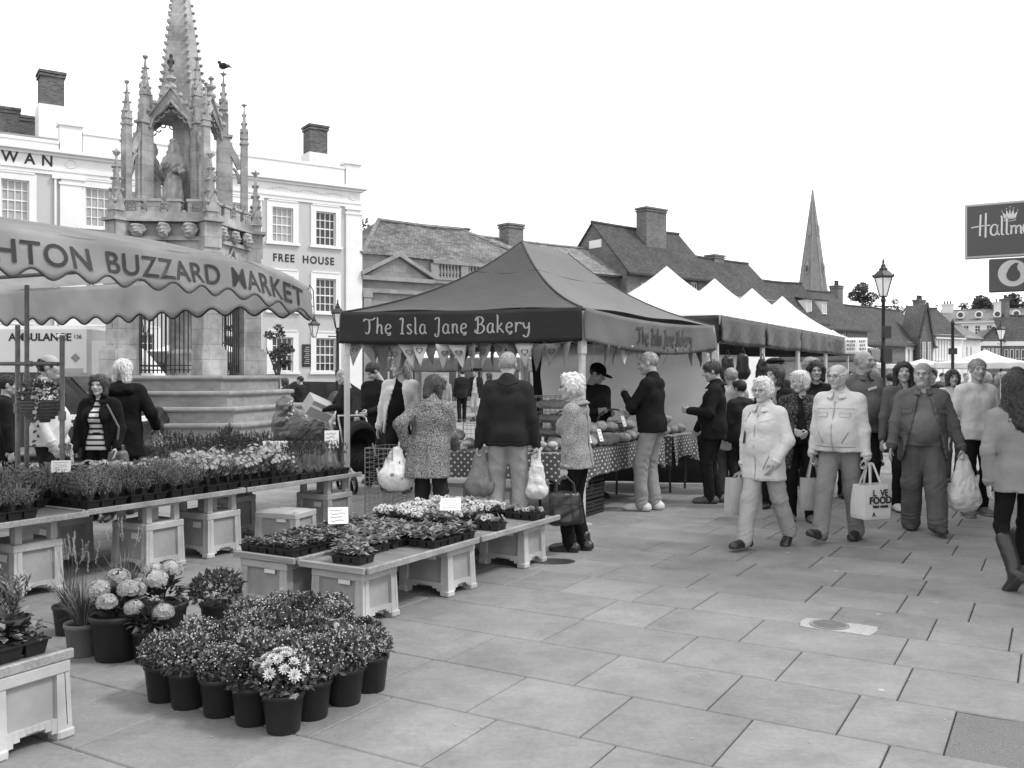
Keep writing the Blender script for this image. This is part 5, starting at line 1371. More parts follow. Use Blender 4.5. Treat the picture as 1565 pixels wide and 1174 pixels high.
# ------------------------------------------------------------------ white peaked market tents down the street
def tent(label, C, along, across, L, W, ze, zp, hv, valmat=None, roof=None, legs=True, d0=None, extra=None):
    """C near street corner, along = street direction, across = away from the street"""
    valmat = valmat or m_shiny; roof = roof or m_pvc
    t = thing('market_tent', label, 'tent', (C.x, C.y, 0), math.atan2(along.y, along.x))
    # local: x along, y across (left)
    P = Vector((L / 2, W / 2, zp)); cs = [Vector((0, 0, ze)), Vector((L, 0, ze)), Vector((L, W, ze)), Vector((0, W, ze))]
    for i in range(4):
        a, b = cs[i], cs[(i + 1) % 4]
        def fn(u, v):
            v = .001 + v * .999
            pa, pb = P.lerp(a, v), P.lerp(b, v); s = .16 * 4 * v * (1 - v) * (1 - .3 * v)
            q = pa.lerp(pb, u); q.z -= s + .04 * math.sin(math.pi * u) * v * (1 - v); return q
        sheet(fn, 8, 10, .004).build('roof_panel', roof, t, smooth=True)
    rv = random.Random(int(C.x * 100))
    for i in range(4):
        a, b = cs[i], cs[(i + 1) % 4]; d = (b - a).normalized(); n = Vector((d.y, -d.x, 0)); ph = rv.uniform(0, 6)
        fn = lambda u, v: a.lerp(b, u) + n * (.02 + .03 * v * math.sin(u * 15 + ph) + .012 * math.sin(u * 37 + v * 11 + ph)) - Vector((0, 0, v * hv - .003 + .03 * v * math.sin(math.pi * u)))
        sheet(fn, 30, 6, .004).build('valance', valmat, t, smooth=True)
    for c in cs:
        mb = MB(); x = .05 if c.x == 0 else L - .05; y = .05 if c.y == 0 else W - .05
        mb.box((x, y, ze / 2), (.05, .05, ze)); mb.box((x, y, .012), (.14, .14, .02)); mb.build('leg', m_alu, t)
    mb = MB()
    for a, b in ((0, 1), (3, 2)): mb.bar((.05, cs[a].y + (.05 if a == 0 else -.05), ze - hv + .02), (L - .05, cs[a].y + (.05 if a == 0 else -.05), ze - hv + .02), .04, .03)
    mb.build('frame_bar', m_alu, t)
    return t
AL = -AC
names = ['first white peaked tent with dark shiny valance behind the bakery', 'second white peaked tent of the row beyond the bakery', 'third white peaked tent of the row beyond the bakery', 'fourth white peaked tent, last of the close row']
c1 = Vector((3.43, 15.5, 0)); tents = []
for i in range(4): tents.append(tent(names[i], c1 + ST * 2.82 * i, ST, AL, 2.8, 2.9, 2.64, 3.68 + .02 * i, .46))
tent('white tent far down the street left of the tall lamp with grey valance', Vector((atx(1330, 31), 31, 0)), ST, AL, 3, 3, 2.55, 3.25, .4, m_tent_side)
tent('low white canopy far off behind the big man', Vector((atx(1470, 58), 58, 0)), ST, AL, 5, 5, 2.35, 2.75, .25, m_pvc)
tent('white tent peak at the far right edge of the street', Vector((atx(1580, 46), 46, 0)), ST, AL, 4, 4.5, 2.3, 3.0, .3, m_pvc)
tent('white topped stall with grey valance behind the long haired man', Vector((atx(700, 34.5), 34.5, 0)), Vector((.2, .98, 0)).normalized(), Vector((-.98, .2, 0)), 3, 2.75, 2.3, 2.95, .5, m_tent_side)
tent('white topped stall with grey valance behind the man in tricorn hat', Vector((atx(796, 34), 34, 0)), Vector((.2, .98, 0)).normalized(), Vector((-.98, .2, 0)), 3, 2.2, 2.3, 2.95, .5, m_tent_side)
tent('white topped stall seen through the market cross railings', Vector((atx(330, 33), 33, 0)), Vector((.2, .98, 0)).normalized(), Vector((-.98, .2, 0)), 3, 3.0, 2.5, 3.3, .4, m_tent_side)
# goods in the tents
for i in range(4):
    b = c1 + ST * 2.82 * i
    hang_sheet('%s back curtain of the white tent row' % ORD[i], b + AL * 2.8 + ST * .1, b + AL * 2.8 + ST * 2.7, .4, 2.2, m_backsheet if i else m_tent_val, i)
    q = thing('trestle_table', 'table under the %s white tent' % ORD[i], 'table', b + AL * .5 + ST * .3, srz)
    mb = MB(); mb.rbox((1.1, .4, .74), (2.2, .8, .04), .006); mb.build('table_top', m_board, q)
    mb = MB(); mb.grid(lambda u, v: (u * 2.2, -.01 + .02 * math.sin(u * 30) * v, .762 - v * .6), 30, 4); mb.build('cloth', m_tent_side if i % 2 else m_tent_val, q)
    for x in (.15, 2.05):
        for y in (.12, .7): mb = MB(); mb.tube([(x, y, 0), (x, y, .72)], .018, 6); mb.build('leg', m_galv, q)
wire_panel('wire grid display in the first white tent', c1 + AL * .9 + ST * .25, srz + .5, 1.1, 1.7, .1, .35)
def hang_bag(label, p, seed, w=.13, h=.3):
    t = thing('hanging_bag', label, 'bag', p)
    v, f = sdf_mesh([cap((0, 0, -h), (0, 0, -h * .45), w, w * .75, (1, 1.6, 1))], .02, .02, post=lambda F, X, Y, Z: F + .01 * ripple(X, Y, Z, .12, seed)); put('pouch', np_mesh('pouch', v, f, m_black), t)
    mb = MB(); mb.tube([(-w * .6, 0, -h * .5), (0, 0, 0), (w * .6, 0, -h * .5)], .012, 5); mb.build('strap', m_black, t)
for i, (px, py) in enumerate(((1112, 535), (1135, 531), (1165, 540))):
    hang_bag('%s black bag hanging in the first white tent' % ORD[i], at(px, py, 15.6 + .2 * i), i, .13, .42)
p = at(1290, 516, 24); mb = MB(); bx_ = sheet(lambda u, v: (u * .62, .02 * math.sin(u * 9), v * .42), 10, 6, .004).build('banner', m_card, None, smooth=True); bx_.location = at(1291, 541, 24.3); bx_.rotation_euler = (0, 0, .1); tag(bx_, 'white printed banner on the end of the tent row', 'banner')
mb = MB(); rr = random.Random(2)
for i in range(3):
    x = .05
    while x < .55: w = rr.uniform(.02, .06); mb.quad((x, -.014, .3 - i * .1), (x + w, -.014, .3 - i * .1 + rr.uniform(-.01, .02)), (x + w, -.014, .35 - i * .1), (x, -.014, .36 - i * .1)); x += w + .02
mb.build('print', m_galv, bx_)

# ------------------------------------------------------------------ the flower stall awning on the left
SR = Vector((-1.75, 8.0, 0)); aw = thing('market_awning', 'grey stall awning with scalloped edges lettered LEIGHTON BUZZARD MARKET', 'awning', (0, 0, 0))
def z_top(s): return 2.545 - .15 * max(0, 1 - s / .6) ** 1.5
def z_bot(s): return 2.275 - .13 * max(0, 1 - s / .9) ** 1.2
def front(s, v, w=0.0, scal=False):
    """s metres back from the street corner, v 0 top .. 1 hem"""
    p = SR - ST * s + AC * (.06 * v + .012 * math.sin(s * 8 + v * 3) + w)
    z = z_top(s) + (z_bot(s) - z_top(s)) * v
    return Vector((p.x, p.y, z))
def scal(s, per=.265): return .032 * math.cos(2 * math.pi * s / per)
LA = 5.2
fp = sheet(lambda u, v: front(u * LA, v) + Vector((0, 0, -scal(u * LA) * v ** 3)), 160, 8, -.004).build('front_panel', m_stall, aw, smooth=True)
mb = MB(); mb.tube([front(s, 1, .004) + Vector((0, 0, -scal(s))) for s in np.linspace(0, LA, 240)], .0075, 5); mb.build('scallop_trim', m_trim, fp)
def endv(t, v):
    p = SR - AC * t + ST * (.03 * v + .02 * math.sin(t * 3)); z = 2.40 + .16 * min(t / .8, 1) - v * (.25 + .1 * min(t / .8, 1)) + .012 * math.sin(t * 1.7)
    return Vector((p.x, p.y, z - .035 * math.cos(2 * math.pi * t / .34) * v ** 3))
ep = sheet(lambda u, v: endv(u * 5.6, v), 160, 7, .004).build('end_panel', m_stall, aw, smooth=True)
mb = MB(); mb.tube([endv(t, 1) + Vector((0, 0, 0)) for t in np.linspace(0, 5.6, 260)], .009, 5); mb.build('scallop_trim', m_trim, ep)
def roof_f(u, v):
    s, t = u * LA, v * 5.6; zz = z_top(s) + .5 * min(v, 1 - v) * 1.2 if v < .5 else z_top(s) + .3
    base = 2.40 + .16 * min(t / .8, 1); k = max(0, 1 - s / .7)
    p = SR - ST * s - AC * t; z = (z_top(s) + .42 * math.sin(math.pi * min(v, .9))) * (1 - k) + base * k
    return Vector((p.x, p.y, z + .002))
sheet(roof_f, 40, 30, .004).build('roof_sheet', m_stall, aw, smooth=True)
# lettering along the front panel: s runs right to left as read
def lay(sx0, width, txt, size):
    vs, fs = text_mesh(txt, size, .003, .0004, 1.0, 'LEFT', 1.08)
    mx = max(v.x for v in vs); out = []
    for v in vs:
        s = sx0 + width - v.x / mx * width
        vv = .79 - (v.y / (size * .7)) * .54
        out.append(tuple(front(s, vv, .011 + v.z)))
    return np_mesh_put('lettering', out, fs, m_letter, fp)
lay(.10, .80, 'MARKET', .25); lay(1.0, .99, 'BUZZARD', .25); lay(2.10, 1.13, 'LEIGHTON', .25)
# frame under the awning
def pole(label, a, b, r=.022, mat=None, cat='pole', name='stall_pole'):
    a, b = Vector(a), Vector(b); t = thing(name, label, cat, a); mb = MB(); mb.tube([(0, 0, 0), b - a], r, 8); mb.build('tube', mat or m_galv, t, smooth=True)
    mb = MB(); m = (b - a); mb.tube([m * .62, m * .66], r * 1.5, 8); mb.build('clamp', mat or m_galv, t); return t
def upright(px, d, z, label): x = atx(px, d); return pole(label, (x, d, 0), (x, d, z))
upright(95, 8.35, 2.0, 'worn upright stall pole right of the hanging basket'); upright(41, 8.9, 2.5, 'worn upright stall pole left of the hanging basket'); upright(27, 8.55, 2.1, 'leftmost upright stall pole at the photo edge')
pole('horizontal stall rail the flower basket hangs from', (atx(-40, 8.4), 8.4, 1.745), (atx(96, 8.38), 8.38, 1.745), .017)
pole('upper stall rail under the awning near the street', SR - AC * .12 - ST * .15 + Vector((0, 0, 2.36)), SR - AC * .12 - ST * 5.2 + Vector((0, 0, 2.47)), .02)
pole('sloping stall rail under the awning', SR - AC * .9 - ST * .7 + Vector((0, 0, 2.5)), SR - AC * .8 - ST * 4.6 + Vector((0, 0, 2.42)), .016)
for i, s in enumerate((1.4, 3.4)):
    pole('%s cross rail under the awning' % ORD[i], SR - AC * .12 - ST * s + Vector((0, 0, 2.44)), SR - AC * 5 - ST * s + Vector((0, 0, 2.5)), .016)
for i, (s, t) in enumerate(((.2, 5.4), (5.1, .15), (5.1, 5.4), (3.3, 5.3))):
    b = SR - ST * s - AC * t; pole('%s corner pole holding the awning out of sight of the street' % ORD[i], b, b + Vector((0, 0, 2.42)))
b = SR - ST * 3.6 - AC * .14
pole('near street pole of the awning beyond the photo edge', b, b + Vector((0, 0, 2.46)))
# ------------------------------------------------------------------ plastic stands and plank tables of the flower stall
def stand_meshes(h, w=.46, d=.38, upper=0.0):
    """moulded plastic riser: tapered box with recessed panels, corner posts flaring to arched feet; upper adds an open neck"""
    fr = MB(); k = .94                                   # top is narrower than the foot
    def P(sx, sy, z):
        t = 1 - (1 - k) * min(z / h, 1); return Vector((sx * w / 2 * t, sy * d / 2 * t, z))
    pw = .075
    for sx in (-1, 1):
        for sy in (-1, 1):
            for z0, z1 in ((.0, h),):
                a, b = P(sx, sy, z0), P(sx, sy, z1)
                fr.add([a, a + Vector((-sx * pw, 0, 0)), a + Vector((-sx * pw, -sy * pw, 0)), a + Vector((0, -sy * pw, 0)), b, b + Vector((-sx * pw * .8, 0, 0)), b + Vector((-sx * pw * .8, -sy * pw * .8, 0)), b + Vector((0, -sy * pw * .8, 0))],
                       [(0, 1, 2, 3), (4, 5, 6, 7), (0, 1, 5, 4), (1, 2, 6, 5), (2, 3, 7, 6), (3, 0, 4, 7)])
            a = P(sx, sy, 0); fr.rbox((a.x - sx * .034, a.y - sy * .034, .022), (.085, .085, .044), .008)
    # bottom rails with an arch between the feet, top rim
    for (s, ax) in ((-1, 0), (1, 0), (-1, 1), (1, 1)):
        N = 8; ln = w if ax == 0 else d; off = (d if ax == 0 else w) / 2 - .012
        for i in range(N):
            u0, u1 = -1 + 2 * i / N, -1 + 2 * (i + 1) / N
            f = lambda u: .03 + .045 * max(0, 1 - (abs(u) * 1.25) ** 4)
            z0 = (f(u0) + f(u1)) / 2; x = (u0 + u1) / 2 * (ln / 2 - .07)
            c = (x, s * off * .985, (z0 + .10) / 2) if ax == 0 else (s * off * .985, x, (z0 + .10) / 2)
            sz = ((ln - .14) / N + .001, .02, .10 - z0) if ax == 0 else (.02, (ln - .14) / N + .001, .10 - z0)
            fr.box(c, sz)
    fr.rbox((0, 0, h - .03), (w * k + .015, d * k + .015, .06), .008)
    if upper:
        ww, dd = w * k * .86, d * k * .86
        for sx in (-1, 1):
            for sy in (-1, 1): fr.box((sx * (ww / 2 - .02), sy * (dd / 2 - .02), h + upper / 2), (.055, .055, upper), taper=.85)
        fr.box((0, 0, h + upper * .5), (ww * .34, dd * .34, upper)); fr.rbox((0, 0, h + upper - .012), (ww + .03, dd + .03, .03), .006)
    pa = MB(); i = .022
    for (s, ax) in ((-1, 0), (1, 0), (-1, 1), (1, 1)):
        z0, z1 = .06, h - .03
        t0, t1 = 1 - (1 - k) * z0 / h, 1 - (1 - k) * z1 / h
        if ax == 0: q = [(-w / 2 * t0, s * (d / 2 * t0 - i), z0), (w / 2 * t0, s * (d / 2 * t0 - i), z0), (w / 2 * t1, s * (d / 2 * t1 - i), z1), (-w / 2 * t1, s * (d / 2 * t1 - i), z1)]
        else: q = [(s * (w / 2 * t0 - i), -d / 2 * t0, z0), (s * (w / 2 * t0 - i), d / 2 * t0, z0), (s * (w / 2 * t1 - i), d / 2 * t1, z1), (s * (w / 2 * t1 - i), -d / 2 * t1, z1)]
        pa.ext(q, (0, s * -.004, 0) if ax == 0 else (s * -.004, 0, 0))
    return fr.mesh('shell', m_crate), pa.mesh('panel', m_crate_p)
m_label = M('scuffed_label', .62, .6, .1, 30, 0)
LOW = stand_meshes(.352); TALL = stand_meshes(.40, .46, .40, .155)
stick = MB(); stick.box((0, 0, 0), (.1, .002, .05)); stick_me = stick.mesh('sticker', m_label)
def stand(kind, p, rz, label, grp):
    t = thing('plastic_stand', label, 'plant stand', (p.x, p.y, 0), rz, grp); s, pn = LOW if kind == 'low' else TALL
    put('shell', s, t); put('panels', pn, t); o = put('sticker', stick_me, t, (.06, -.178, .29), (-.1, 0, 0)); return t
def L2W(org, x, y, z=0.0): return org + AC * x + ST * y + Vector((0, 0, z))
def plank(label, org, x0, x1, y0, y1, z, edge=True, th=.028):
    t = thing('plank_table', label, 'table', (org.x, org.y, 0), ang)
    mb = MB(); mb.rbox(((x0 + x1) / 2, (y0 + y1) / 2, z - th / 2), (x1 - x0, y1 - y0, th), .004); mb.build('board', m_board, t)
    if edge:
        mb = MB(); mb.rbox((x1 + .014, (y0 + y1) / 2, z - .006), (.026, y1 - y0, .045), .005); mb.build('edge_batten', m_batten, t)
        mb = MB(); mb.rbox(((x0 + x1) / 2, y0 - .014, z - .006), (x1 - x0, .026, .045), .005); mb.build('edge_batten', m_batten, t)
    return t
FT = Vector((-.945, 6.05, 0)); ZF = .38
plank('near low plank table, street side board', FT, -.56, 0, 0, 1.34, ZF); plank('near low plank table, inner board with dark leafed trays', FT, -1.2, -.62, .02, 1.36, ZF)
plank('far low plank table, street side board beside the handbag', FT, -.56, .0, 1.38, 2.69, ZF); plank('far low plank table, inner board with white pansies', FT, -1.2, -.62, 1.40, 2.69, ZF)
for i, (x, y, lab) in enumerate(((-.26, .2, 'plastic stand at the near street corner of the low table'), (-.93, .2, 'plastic stand at the near inner corner of the low table'), (-.25, 1.17, 'plastic stand halfway along the street side of the low table'), (-.93, 1.3, 'plastic stand halfway along the inner side of the low table'), (-.27, 2.35, 'plastic stand at the far street end of the low table'), (-.93, 2.4, 'plastic stand at the far inner end of the low table'))):
    stand('low', L2W(FT, x, y), ang, lab, 'stands under the low flower table')
BT = Vector((-3.3, 7.25, 0)); ZB = .585
plank('long back plank table of trays, right hand board', BT, -1.5, 0, 1.65, 3.30, ZB, True); plank('long back plank table of trays, middle board with bare corner', BT, -1.5, 0, .0, 1.63, ZB, True); plank('back plank table of trays at the left photo edge', BT, -1.4, .06, -2.0, -.03, ZB, True)
for i, (x, y, lab) in enumerate(((-.28, -.35, 'tall plastic stand behind the potted grasses'), (-.26, .78, 'tall plastic stand under the back table, left of the gap'), (-.28, 1.45, 'tall plastic stand under the middle of the back table'), (-.26, 3.02, 'tall plastic stand under the right end of the back table'), (-.95, 2.3, 'tall plastic stand in the shade under the back table'), (-1.1, .5, 'tall plastic stand deep under the back table'), (-1.05, -1.2, 'tall plastic stand in the shade at the left photo edge'), (-.2, -1.3, 'tall plastic stand at the left photo edge'))):
    stand('tall', L2W(BT, x, y), ang, lab, 'tall stands under the back flower table')
t = stand('low', L2W(BT, .12, 2.05), ang + .2, 'loose plastic stand on the ground before the back table', 'loose stands')
NT = Vector((-2.02, 4.285, 0))
plank('low plank table at the bottom left corner of the photo', NT, -1.2, 0, -1.7, 0, ZF, True)
stand('low', L2W(NT, -.2, -.2), ang, 'plastic stand at the bottom left corner of the photo', 'stands at the bottom left'); stand('low', L2W(NT, -.95, -.2), ang, 'plastic stand behind the bottom left corner stand', 'stands at the bottom left'); stand('low', L2W(NT, -.3, -1.4), ang, 'plastic stand of the bottom left table outside the photo', 'stands at the bottom left')

# ------------------------------------------------------------------ plants
class PL:
    def __init__(s, seed): s.r = np.random.RandomState(seed); s.v = []; s.f = []; s.m = []
    def leaf(s, c, d, n, L, W, mi=0, fold=.25, curl=.0):
        """folded pointed leaf from c along d, facing n"""
        d = d / (np.linalg.norm(d) + 1e-9); sd_ = np.cross(d, n); sd_ = sd_ / (np.linalg.norm(sd_) + 1e-9); up = np.cross(sd_, d)
        o = len(s.v); m = c + d * L * .5 + up * L * curl
        s.v += [c, m + sd_ * W / 2 + up * W * fold, c + d * L - up * L * curl * .6, m - sd_ * W / 2 + up * W * fold, m]
        s.f += [(o, o + 1, o + 4), (o + 1, o + 2, o + 4), (o + 2, o + 3, o + 4), (o + 3, o, o + 4)]; s.m += [mi] * 4
    def blade(s, c, d, L, W, droop, mi=0, seg=4):
        o = len(s.v); d = d / np.linalg.norm(d); sd_ = np.cross(d, [0, 0, 1.0]); sd_ /= np.linalg.norm(sd_) + 1e-9; h = np.array([d[0], d[1], 0])
        for i in range(seg + 1):
            t = i / seg; p = c + d * L * t + h * droop * t * t - np.array([0, 0, droop * .8 * t ** 2.5]); w = W / 2 * (1 - t) ** .7
            s.v += [p - sd_ * w, p + sd_ * w]
            if i: s.f.append((o + 2 * i - 2, o + 2 * i - 1, o + 2 * i + 1, o + 2 * i)); s.m.append(mi)
    def disc(s, c, n, rad, mi, k=6, dome=.3):
        n = n / (np.linalg.norm(n) + 1e-9); a = np.cross(n, [.3, .5, .8]); a /= np.linalg.norm(a); b = np.cross(n, a); o = len(s.v)
        s.v.append(c + n * rad * dome)
        for i in range(k):
            q = 2 * np.pi * i / k; s.v.append(c + (a * np.cos(q) + b * np.sin(q)) * rad)
        for i in range(k): s.f.append((o, o + 1 + i, o + 1 + (i + 1) % k)); s.m.append(mi)
    def petals(s, c, n, rad, k, w, mi, lift=.35):
        n = n / np.linalg.norm(n); a = np.cross(n, [.3, .5, .8]); a /= np.linalg.norm(a); b = np.cross(n, a); q0 = s.r.uniform(0, 6)
        for i in range(k):
            q = q0 + 2 * np.pi * i / k; d = a * np.cos(q) + b * np.sin(q) + n * lift; s.leaf(c, d, n, rad, w, mi, .1)
    def mesh(s, name, mats): return np_mesh(name, [tuple(p) for p in s.v], s.f, mats, False, s.m)
def rdir(r, zmin=-1.0):
    while True:
        d = r.normal(size=3); d /= np.linalg.norm(d)
        if d[2] > zmin: return d
def pot_mesh(rt, h, mat):
    mb = MB(); mb.lathe([(rt * .76, 0), (rt * .78, .004), (rt * .96, h * .86), (rt * 1.0, h * .87), (rt * 1.03, h * .885), (rt * 1.03, h * .98), (rt, h), (rt * .93, h), (rt * .9, h * .9)], 22, cap=False)
    b = MB(); mb.lathe([(.001, .002), (rt * .77, .002)], 22, cap=False); mb.cur = 1; mb.lathe([(rt * .92, h * .9), (.002, h * .93)], 22, cap=False)
    return mb.mesh('pot', [mat, m_soil], True)
def mum(seed, n=620, nb=150, rad=.15, hgt=.2, flower='bud'):
    """bushy chrysanthemum dome above the rim"""
    p = PL(seed); r = p.r; lob = [(rdir(r, .1), r.uniform(.85, 1.12)) for _ in range(9)]
    def rr(d): return max(a * (max(0, d @ q)) ** 6 for q, a in lob) * .18 + .92
    for i in range(n):
        d = rdir(r, -.35); k = r.uniform(.45, 1.0) ** .5 * rr(d); c = np.array([d[0] * rad * k, d[1] * rad * k, hgt * .35 + d[2] * hgt * .62 * k])
        o = d * .8 + r.normal(size=3) * .55 + np.array([0, 0, .25]); p.leaf(c, o, rdir(r, -.2) + np.array([0, 0, .8]), r.uniform(.028, .05), r.uniform(.017, .03), 0 if r.rand() < .7 else 1, .2, r.uniform(-.1, .15))
    for i in range(nb):
        d = rdir(r, .05); k = rr(d) * r.uniform(.97, 1.14); c = np.array([d[0] * rad * k, d[1] * rad * k, hgt * .35 + d[2] * hgt * .65 * k])
        if flower == 'bud': p.disc(c, d + r.normal(size=3) * .3, r.uniform(.0035, .0065), 2, 6, .7)
        if i % 3 == 0: p.blade(c - d * .04, d, .04, .003, 0, 1, 1)
    for i in range(14):
        d = rdir(r, .2); p.blade(np.array([0, 0, 0.0]), d, hgt * .7, .006, 0, 3, 2)
    return p
PM = [m_leaf, m_leaf_lt, m_bud, m_stem, m_petal, m_petal_lt]
mum_me = []
for sd_, (n_, nb_, rd_, hg_) in enumerate(((620, 150, .15, .2), (520, 200, .135, .24), (560, 90, .16, .18), (460, 160, .13, .2), (600, 240, .15, .22), (430, 60, .14, .25))): mum_me.append(mum(sd_ + 20, n_, nb_, rd_, hg_).mesh('foliage', PM if sd_ not in (2, 5) else [m_leaf_dk, m_leaf, m_bud, m_stem, m_petal, m_petal_lt]))
def pompom(p, c, n, rad, mi):
    r = p.r
    for lay_, (k, ln, lf) in enumerate(((12, 1.0, .25), (10, .85, .7), (8, .6, 1.5), (5, .45, 3.5))): p.petals(c, n, rad * ln, k, rad * .42, mi, lf)
def mum_flower(seed, mi, nf, rad):
    p = mum(seed, 480, 30); r = p.r
    for i in range(nf):
        q = i * 2.39996; k = math.sqrt((i + .4) / nf); d = np.array([math.cos(q) * k, math.sin(q) * k, 1.15 - .75 * k * k]); d = d / np.linalg.norm(d)
        pompom(p, np.array([d[0] * .14, d[1] * .14, .075 + d[2] * .125]) * r.uniform(.97, 1.06), d + r.normal(size=3) * .1, rad * r.uniform(.85, 1.1), mi)
    return p.mesh('foliage', PM)
mum_pale = mum_flower(40, 4, 24, .036); mum_white = mum_flower(41, 4, 8, .026)
pot_b = pot_mesh(.098, .185, m_pot); pot_big = pot_mesh(.15, .26, m_pot); pot_br = pot_mesh(.105, .19, m_pot_lt)
def potted(name, label, p, pot, ph, fol, rz=0.0, grp=None, sc=1.0, cat='potted plant'):
    t = thing(name, label, cat, (p.x, p.y, 0), rz, grp); put('pot', pot, t); put('foliage', fol, t, (0, 0, ph - .02), (0, 0, 0), sc); return t
K0 = gp(433, 1116); rp = random.Random(3)
for a in range(7):                # rows back along the street, b across to the left
    for b in range(5 + (0 if a == 0 else 0)):
        if a == 0 and b == 0: continue
        if a >= 4 and b == 0: continue
        if a >= 5 and (b in (1, 2)): continue
        if a == 6: continue
        p = K0 - AC * (b * .208 + rp.uniform(-.016, .016)) + ST * (a * .21 + rp.uniform(-.016, .016)) - AC * .0
        me_ = mum_white if (a, b) == (3, 1) else mum_me[rp.randrange(6)]
        lab = 'white flowered chrysanthemum pot among the green ones' if me_ is mum_white else 'budding chrysanthemum pot, %s row back and %s from the street side of the block' % (ORD[a], ORD[b])
        potted('chrysanthemum_pot', lab, p, pot_b, .185, me_, rp.uniform(0, 6.28), 'block of chrysanthemum pots on the paving', rp.uniform(.74, .97))
potted('chrysanthemum_pot', 'pale flowered chrysanthemum pot at the front point of the block', K0, pot_b, .185, mum_pale, .4, 'block of chrysanthemum pots on the paving', .95)
# hydrangeas
def hydrangea(seed, mi, heads, ext=0):
    p = PL(seed); r = p.r
    for i in range(60):
        d = rdir(r, -.1); c = np.array([d[0] * .07, d[1] * .07, .03 + .1 * abs(d[2])]); p.leaf(c, d + np.array([0, 0, .1]), np.array([0, 0, 1.0]) + r.normal(size=3) * .3, r.uniform(.07, .11), r.uniform(.045, .07), 0, .15, .12)
    for (x, y, z, R_) in heads:
        for i in range(150):
            d = rdir(r, -.4); c = np.array([x, y, z]) + d * R_ * np.array([1, 1, .75]) * r.uniform(.93, 1.04); p.petals(c, d, .021, 4, .02, mi, .15)
        for i in range(6): p.blade(np.array([0, 0, 0.0]), np.array([x, y, z]), math.sqrt(x * x + y * y + z * z), .012, 0, 3, 2)
    return p.mesh('foliage', [m_leaf_dk, m_leaf_lt, m_bud, m_stem, m_petal, m_petal_lt, m_petal_md])
hy1 = hydrangea(50, 6, ((-.09, -.04, .17, .065), (.07, -.07, .17, .06), (0, .07, .21, .065), (-.12, .06, .14, .055), (-.04, -.11, .11, .055), (.1, .04, .14, .055))); hy2 = hydrangea(51, 5, ((-.07, -.03, .17, .07), (.08, .02, .2, .065), (.02, .1, .19, .06), (-.1, .07, .13, .055))); hy3 = hydrangea(52, 6, ((-.05, -.08, .13, .065), (.09, -.03, .14, .065), (.02, .09, .16, .06)))
p = gp(178, 1005); potted('hydrangea_pot', 'pale pink hydrangea in a big black pot left of the chrysanthemums', p, pot_big, .26, hy1, .3, None, 1.0)
p = gp(248, 985); potted('hydrangea_pot', 'white hydrangea behind the left row of chrysanthemums', p, pot_big, .26, hy2, 1.0, None, 1.0)
p = gp(228, 1010); potted('hydrangea_pot', 'fading grey hydrangea at the left edge of the chrysanthemum block', p, pot_b, .185, hy3, 2.0, None, .9)
p = gp(330, 965); potted('shrub_pot', 'dark leaved bushy pot behind the white hydrangea', p, pot_b, .185, mum(60, 500, 10).mesh('foliage', [m_leaf_dk, m_leaf, m_bud, m_stem]), 2.0, None, 1.1)
def grass(seed, n, h, plume):
    p = PL(seed); r = p.r
    for i in range(n):
        q = r.uniform(0, 6.28); k = r.uniform(.05, .6); d = np.array([math.cos(q) * k, math.sin(q) * k, 1]); p.blade(np.array([math.cos(q) * .04 * r.rand(), math.sin(q) * .04 * r.rand(), 0]), d, h * r.uniform(.5, 1.0), .007, r.uniform(.02, .22), 0 if r.rand() < .7 else 1, 5)
    for i in range(plume):
        q = r.uniform(0, 6.28); k = r.uniform(.05, .35); d = np.array([math.cos(q) * k, math.sin(q) * k, 1.0]); d /= np.linalg.norm(d); L = h * r.uniform(1.0, 1.25); p.blade(np.zeros(3), d, L, .003, 0, 3, 2)
        for j in range(26): c = d * (L - .1 + .1 * j / 26 * 1.3); p.leaf(c, d + r.normal(size=3) * .35, rdir(r), .02, .004, 2)
    return p.mesh('foliage', [m_leaf, m_leaf_lt, m_petal_md, m_stem])
p = gp(127, 1000); potted('grass_pot', 'ornamental grass in a pale brown pot left of the hydrangea', p, pot_br, .19, grass(70, 150, .42, 7), 0)
p = gp(192, 950); potted('grass_pot', 'taller ornamental grass behind the hydrangeas', p, pot_b, .185, grass(71, 170, .40, 6), 1)
p = gp(105, 968); potted('grass_pot', 'thin ornamental grass with pale plumes by the stand', p, pot_b, .185, grass(72, 70, .36, 9), 2)

# ---- trays
def tray_mesh(w, d, h, nx, ny):
    mb = MB(); mb.rbox((0, 0, h * .12), (w * .9, d * .9, h * .22), .005)
    for i in range(nx):
        for j in range(ny):
            cx, cy = (i + .5) / nx * w - w / 2, (j + .5) / ny * d - d / 2; a, b = w / nx * .47, d / ny * .47; k = .78
            vs = [(cx - a * k, cy - b * k, 0), (cx + a * k, cy - b * k, 0), (cx + a * k, cy + b * k, 0), (cx - a * k, cy + b * k, 0), (cx - a, cy - b, h), (cx + a, cy - b, h), (cx + a, cy + b, h), (cx - a, cy + b, h)]
            mb.cur = 0; mb.add(vs, [(0, 1, 5, 4), (1, 2, 6, 5), (2, 3, 7, 6), (3, 0, 4, 7)]); mb.cur = 1; mb.quad((cx - a, cy - b, h * .93), (cx + a, cy - b, h * .93), (cx + a, cy + b, h * .93), (cx - a, cy + b, h * .93)); mb.cur = 0
    t = .008
    for s in (-1, 1): mb.box((0, s * d / 2, h - .003), (w + t, t, .008)); mb.box((s * w / 2, 0, h - .003), (t, d - t, .008))
    return mb.mesh('tray', [m_tray, m_soil])
